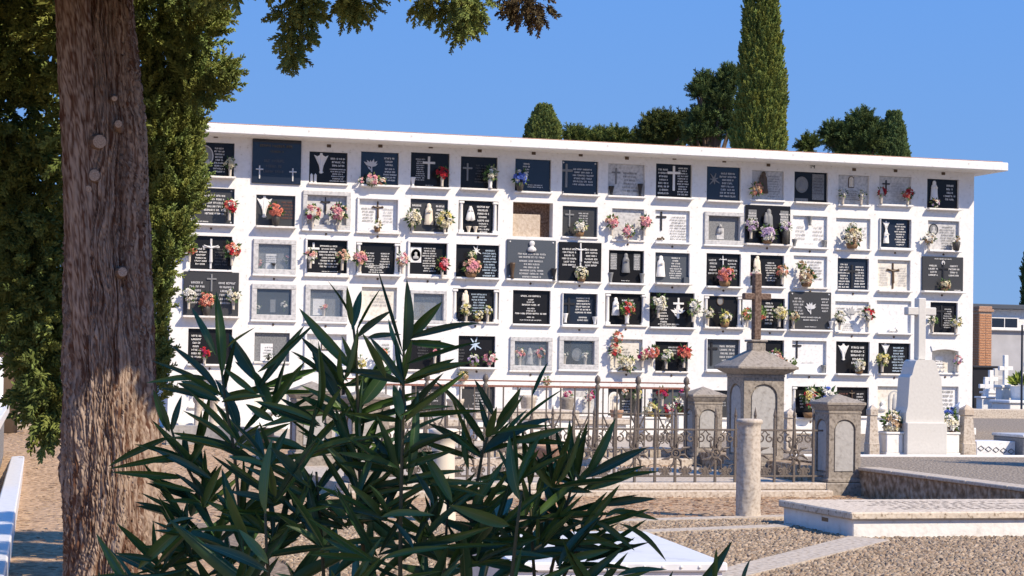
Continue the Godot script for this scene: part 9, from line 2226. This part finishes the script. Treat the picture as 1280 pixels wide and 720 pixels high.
func base_ornaments():
	# things standing along the foot of the niche wall
	var z := -31.9
	for q in [[4.12, "cream turned stone post nearest the left wall end"], [4.36, "second cream turned stone post from the left wall end"]]:
		var o := thing("turned_post", q[1], "post", Vector3(q[0], 0.3, z), "turned posts by the niche wall")
		var b := MB.new()
		b.smooth(true)
		b.lathe([Vector2(0.10, 0), Vector2(0.10, 0.05), Vector2(0.065, 0.08), Vector2(0.06, 0.42), Vector2(0.085, 0.46), Vector2(0.095, 0.52), Vector2(0.0, 0.53)], 18)
		part("shaft", b, M.limestone, o)
	for q in [[5.6, -27.4, 1.7, 0.34, "long pale ledger tomb behind the back railing, left end"], [7.7, -28.2, 1.5, 0.46, "pale ledger tomb in the middle behind the back railing"], [9.0, -29.6, 1.5, 0.3, "low pale ledger tomb nearest the niche wall"]]:
		var lt := thing("ledger_tomb", q[4], "tomb", Vector3(q[0], 0.308, q[1]), "ledger tombs behind the plot")
		var l1 := MB.new()
		l1.box(Vector3(0, 0, -0.8), Vector3(q[2], q[3] * 0.7, 0), 0.01)
		part("base", l1, M.whitewash, lt)
		var l2 := MB.new()
		l2.box(Vector3(-0.05, q[3] * 0.7, -0.85), Vector3(q[2] + 0.05, q[3], 0.05), 0.012)
		part("slab", l2, M.limestone, lt)
	urn("pale stone urn before bottom row, below glazed niche", Vector3(9.52, 0.3, -31.7), 0.62, 0.14, M.limestone, "urns along the niche wall")
	urn("grey stone urn before the two pink posies", Vector3(10.1, 0.3, -31.4), 0.6, 0.12, M.stone, "urns along the niche wall")
	urn("cream urn with flowers behind railing finial", Vector3(8.25, 0.3, -31.6), 0.55, 0.14, M.limestone, "urns along the niche wall")
	urn("small brown urn behind the back railing", Vector3(11.0, 0.3, -31.5), 0.4, 0.11, M.terracotta, "urns along the niche wall")
	bouquet(Vector3(12.25, 0.86, -31.6), 0.2, "rwmc", "b", 0.66, "red and white ground bouquet behind back railing", "flowers standing on the ground")
	planter("low white flower box behind back railing", Vector3(12.25, 0.3, -31.6), 0.4, 0.36, "", "")
	planter("second white flower box behind back railing", Vector3(11.5, 0.3, -31.2), 0.4, 0.3, "cyt", "cream and yellow flowers in the second white box", 0.14)
	planter("white flower box under the tall bouquet, by the pedestal", Vector3(14.55, 0.3, -31.0), 0.36, 0.5, "wgbw", "white and teal bouquet in box beside pedestal", 0.2)
	planter("white planter left of the white cross", Vector3(12.53, 0.3, -24.62), 0.27, 0.32, "cwtc", "cream flowers in planter left of the white cross", 0.16)
	planter("white planter right of the white cross", Vector3(13.40, 0.3, -24.62), 0.24, 0.32, "wcw", "white flowers in planter right of the white cross", 0.14)
	bouquet(Vector3(13.5, 0.86, -24.8), 0.11, "bgb", "v", 0.32, "teal blue flowers behind the planter right of cross", "flowers standing on the ground", -24.8)
	obelisk_post("pale tapering stone post left of the white cross", Vector3(12.24, 0.3, -24.6), 0.68, 0.16, M.limestone, M.limestone)
	obelisk_post("stone post with tan cap right of the white cross", Vector3(13.66, 0.3, -24.6), 0.7, 0.2, M.limestone, M.board)
	obelisk_post("white post with pierced cap behind diamond-patterned box", Vector3(14.12, 0.3, -25.6), 0.72, 0.18, M.W, M.W)
	obelisk_post("short pale post beside tall pedestal", Vector3(11.3, 0.3, -25.2), 0.6, 0.18, M.limestone, M.limestone)
	var d := thing("tiled_box", "low white box with a chain of outlined diamonds", "box", Vector3(13.76, 0.3, -24.5))
	var b := MB.new()
	b.box(Vector3(0, 0, -0.5), Vector3(0.6, 0.2, 0), 0.008)
	part("box", b, M.W, d)
	for k in 5:
		var r := MB.new()
		var c := Vector3(0.07 + k * 0.115, 0.105 - 0.01 * k, 0.004)
		r.tube([c + Vector3(-0.05, 0, 0), c + Vector3(0, 0.035, 0), c + Vector3(0.05, 0, 0), c + Vector3(0, -0.035, 0), c + Vector3(-0.05, 0, 0)], [0.005], 5)
		part("diamond", r, M.dark, d)
	var g := thing("grey_block", "grey stone grave block at the right picture edge", "block", Vector3(14.36, 0.3, -24.3))
	var gb := MB.new()
	gb.box(Vector3(0, 0, -0.8), Vector3(1.2, 0.26, 0), 0.01)
	part("body", gb, M.G, g)
	var gc := MB.new()
	gc.box(Vector3(-0.02, 0.26, -0.82), Vector3(1.22, 0.3, 0.02), 0.01)
	part("top_slab", gc, M.A, g)
	# curved border behind the oleander
	var cbd := thing("curved_border", "low curved grey stone border near the left wall end", "wall", Vector3.ZERO)
	var cm := MB.new()
	for k in 14:
		var a0 := 0.15 + k * 0.1
		var a1 := a0 + 0.1
		var c := Vector3(3.2, 0.0, -28.6)
		var f := func(a: float, r: float, y: float) -> Vector3: return c + Vector3(cos(a) * r * 1.3, y, -sin(a) * r + 1.2)
		cm.quad(f.call(a0, 1.1, 0.0), f.call(a0, 1.1, 0.5), f.call(a1, 1.1, 0.5), f.call(a1, 1.1, 0.0))
		cm.quad(f.call(a1, 0.95, 0.0), f.call(a1, 0.95, 0.5), f.call(a0, 0.95, 0.5), f.call(a0, 0.95, 0.0))
		cm.quad(f.call(a0, 0.95, 0.5), f.call(a1, 0.95, 0.5), f.call(a1, 1.1, 0.5), f.call(a0, 1.1, 0.5))
	part("course", cm, M.stone_panel, cbd)

func big_tree(T: Dictionary):
	var at := Vector3(1.1, 0, -12.24)
	var o := thing("old_cypress", "thick old cypress trunk with stringy bark and dark hanging foliage", "tree", at)
	var path := []
	for p in [Vector3(1.1, -0.15, -12.24), Vector3(1.08, 0.3, -12.24), Vector3(1.05, 1.0, -12.22), Vector3(1.015, 1.7, -12.2), Vector3(0.985, 2.6, -12.18), Vector3(0.935, 3.4, -12.17), Vector3(0.86, 5.0, -12.2), Vector3(0.85, 7.0, -12.2)]: path.append(p - at)
	part_mesh("trunk", trunk_mesh(path, [0.29, 0.258, 0.233, 0.216, 0.168, 0.148, 0.135, 0.11], 460, 400, 0.016, 9), o)
	var side := []
	for p in [Vector3(0.92, 1.2, -12.1), Vector3(0.86, 2.0, -12.05), Vector3(0.80, 3.0, -12.0), Vector3(0.70, 4.2, -12.0), Vector3(0.5, 5.4, -12.0)]: side.append(p - at)
	part_mesh("side_stem", trunk_mesh(side, [0.06, 0.10, 0.10, 0.09, 0.06], 150, 90, 0.008, 21), o)
	for q in T.stubs:
		var c := Vector3(q[0], q[1], q[2]) - at
		var sb := MB.new()
		var bs := Basis(Vector3.UP, rng.randf_range(-0.3, 0.3)) * Basis(Vector3.RIGHT, PI * 0.5 + rng.randf_range(-0.2, 0.2)) * Basis.from_scale(Vector3(rng.randf_range(0.8, 1.1), 1, 1))
		sb.lathe([Vector2(q[3] * 1.4, -0.12), Vector2(q[3] * 1.2, -0.02), Vector2(q[3] * 1.05, 0.004), Vector2(q[3], 0.006)], 11, Transform3D(bs, c))
		var st := part("branch_stub", sb, mat(lin(0.16, 0.11, 0.08), 0.95), o)
		var cb := MB.new()
		cb.lathe([Vector2(q[3] * 0.99, 0.006), Vector2(q[3] * 0.6, 0.008), Vector2(0, 0.007)], 11, Transform3D(bs, c))
		part("cut_face", cb, M.cutwood, st)
	for l in T.limbs:
		var lb := MB.new()
		lb.smooth(true)
		var pts := []
		for k in range(0, l.size(), 3): pts.append(Vector3(l[k], l[k + 1], l[k + 2]) - at)
		var rr := []
		for k in pts.size(): rr.append(lerpf(0.05 if pts[0].y > 2.9 else 0.012, 0.006, float(k) / (pts.size() - 1)))
		lb.tube(pts, rr, 8)
		part("limb", lb, M.bark_dark, o)
	var xfs := []
	var cols := []
	var blobs := []
	for b in T.blobs: blobs.append([Vector3(b[0], b[1], b[2]) - at, Vector3(b[3], b[4], b[5]), int(b[6]), Vector3(b[7], b[8], b[9]), b[10], Color(0.10, 0.075, 0.04) if int(b[11]) == 3 else Color(0.20, 0.245, 0.075)])  # some unseen blobs overhead and far left are added only to block light
	fill(blobs, xfs, cols)
	scatter("crown", T.mesh, xfs, cols, o)

func _ready():
	rng.seed = 20240611
	# ---------------------------------------------------------------- camera, sky, sun
	var cam := Camera3D.new()
	cam.name = "camera"
	cam.fov = 16.389
	cam.near = 0.05
	cam.far = 3000.0
	cam.position = Vector3(0, 1.5, 0)
	cam.rotation_degrees = Vector3(2.06, -16.2, 1.0)
	add_child(cam)
	var env := Environment.new()
	var sky := Sky.new()
	var sm := ProceduralSkyMaterial.new()
	sm.sky_top_color = lin(0.053, 0.222, 0.67)
	sm.sky_horizon_color = lin(0.182, 0.318, 0.545)
	sm.sky_curve = 0.16
	sm.ground_bottom_color = lin(0.17, 0.125, 0.09)
	sm.ground_horizon_color = lin(0.24, 0.28, 0.32)
	sm.ground_curve = 0.05
	sm.sun_angle_max = 0.0
	sky.sky_material = sm
	env.background_mode = Environment.BG_SKY
	env.sky = sky
	env.tonemap_mode = Environment.TONE_MAPPER_LINEAR
	env.tonemap_exposure = 1.38
	env.sdfgi_enabled = true
	env.ssao_enabled = true
	env.ssil_enabled = true
	var we := WorldEnvironment.new()
	we.name = "world_environment"
	we.environment = env
	add_child(we)
	var sun := DirectionalLight3D.new()
	sun.name = "sun"
	sun.light_energy = 1.45
	sun.light_color = Color(1.0, 0.935, 0.84)
	sun.light_angular_distance = 0.55
	sun.shadow_enabled = true
	add_child(sun)
	sun.look_at_from_position(Vector3(0.80, 1.15, 1.0) * 50.0, Vector3.ZERO, Vector3.UP)
	make_materials()
	# ---------------------------------------------------------------- structure
	build_ground()
	var wall: Node3D = build_niche_wall(NICHES)
	for d in NICHES: niche(d, wall)
	railed_plot()
	pebble_court(STRIPS)
	# ---------------------------------------------------------------- trees
	var sp := spray(1, 22, 0.62, 0.030)
	var sp2 := spray(2, 16, 0.5, 0.045)
	var sp3 := spray(3, 24, 0.75, 0.042, 0.12)
	TREE["mesh"] = sp3
	big_tree(TREE)
	for t in FAR_TREES:
		var c := Color(t[8], t[9], t[10])
		if t[0] == "column":
			var prof := []
			for q in t[5]: prof.append(Vector2(q[0], q[1]))
			column_tree(t[1], Vector3(t[2], 0.3, t[3]), t[4], prof, t[6], t[7], c, 1.6, sp2, "cypresses")
		else:
			var bl := []
			for q in t[5]: bl.append([Vector3(q[0], q[1], q[2]), Vector3(q[3], q[4], q[5]), int(q[6]), Vector3(0, t[6], 0), t[7], c])
			loose_tree("evergreen_tree", t[1], Vector3(t[2], 0.3, t[3]), bl, sp, "trees behind the niche wall")
	# ---------------------------------------------------------------- objects
	slab_tomb()
	white_monument()
	round_column("weathered round stone stump column before the railing", Vector3(7.69, -0.02, -18.1), [Vector2(0.12, 0), Vector2(0.116, 0.5), Vector2(0.112, 0.93), Vector2(0.128, 0.945), Vector2(0.132, 0.97), Vector2(0.118, 0.985), Vector2(0.0, 0.99)], M.limestone, 0.10, 4)
	round_column("smooth cream column with flared top behind oleander leaves", Vector3(4.62, -0.02, -18.1), [Vector2(0.13, 0), Vector2(0.112, 0.4), Vector2(0.108, 0.74), Vector2(0.14, 0.80), Vector2(0.145, 0.86), Vector2(0.12, 0.87), Vector2(0.0, 0.875)], M.cream, 0.02, 5)
	urn("brown terracotta planter urn behind oleander tips", Vector3(5.97, 0.0, -19.0), 0.66, 0.19, M.terracotta)
	metal_box()
	left_tomb()
	base_ornaments()
	far_right()
	build_oleander(LEAVES, STEMS, MORE_LEAVES)
	print("built")
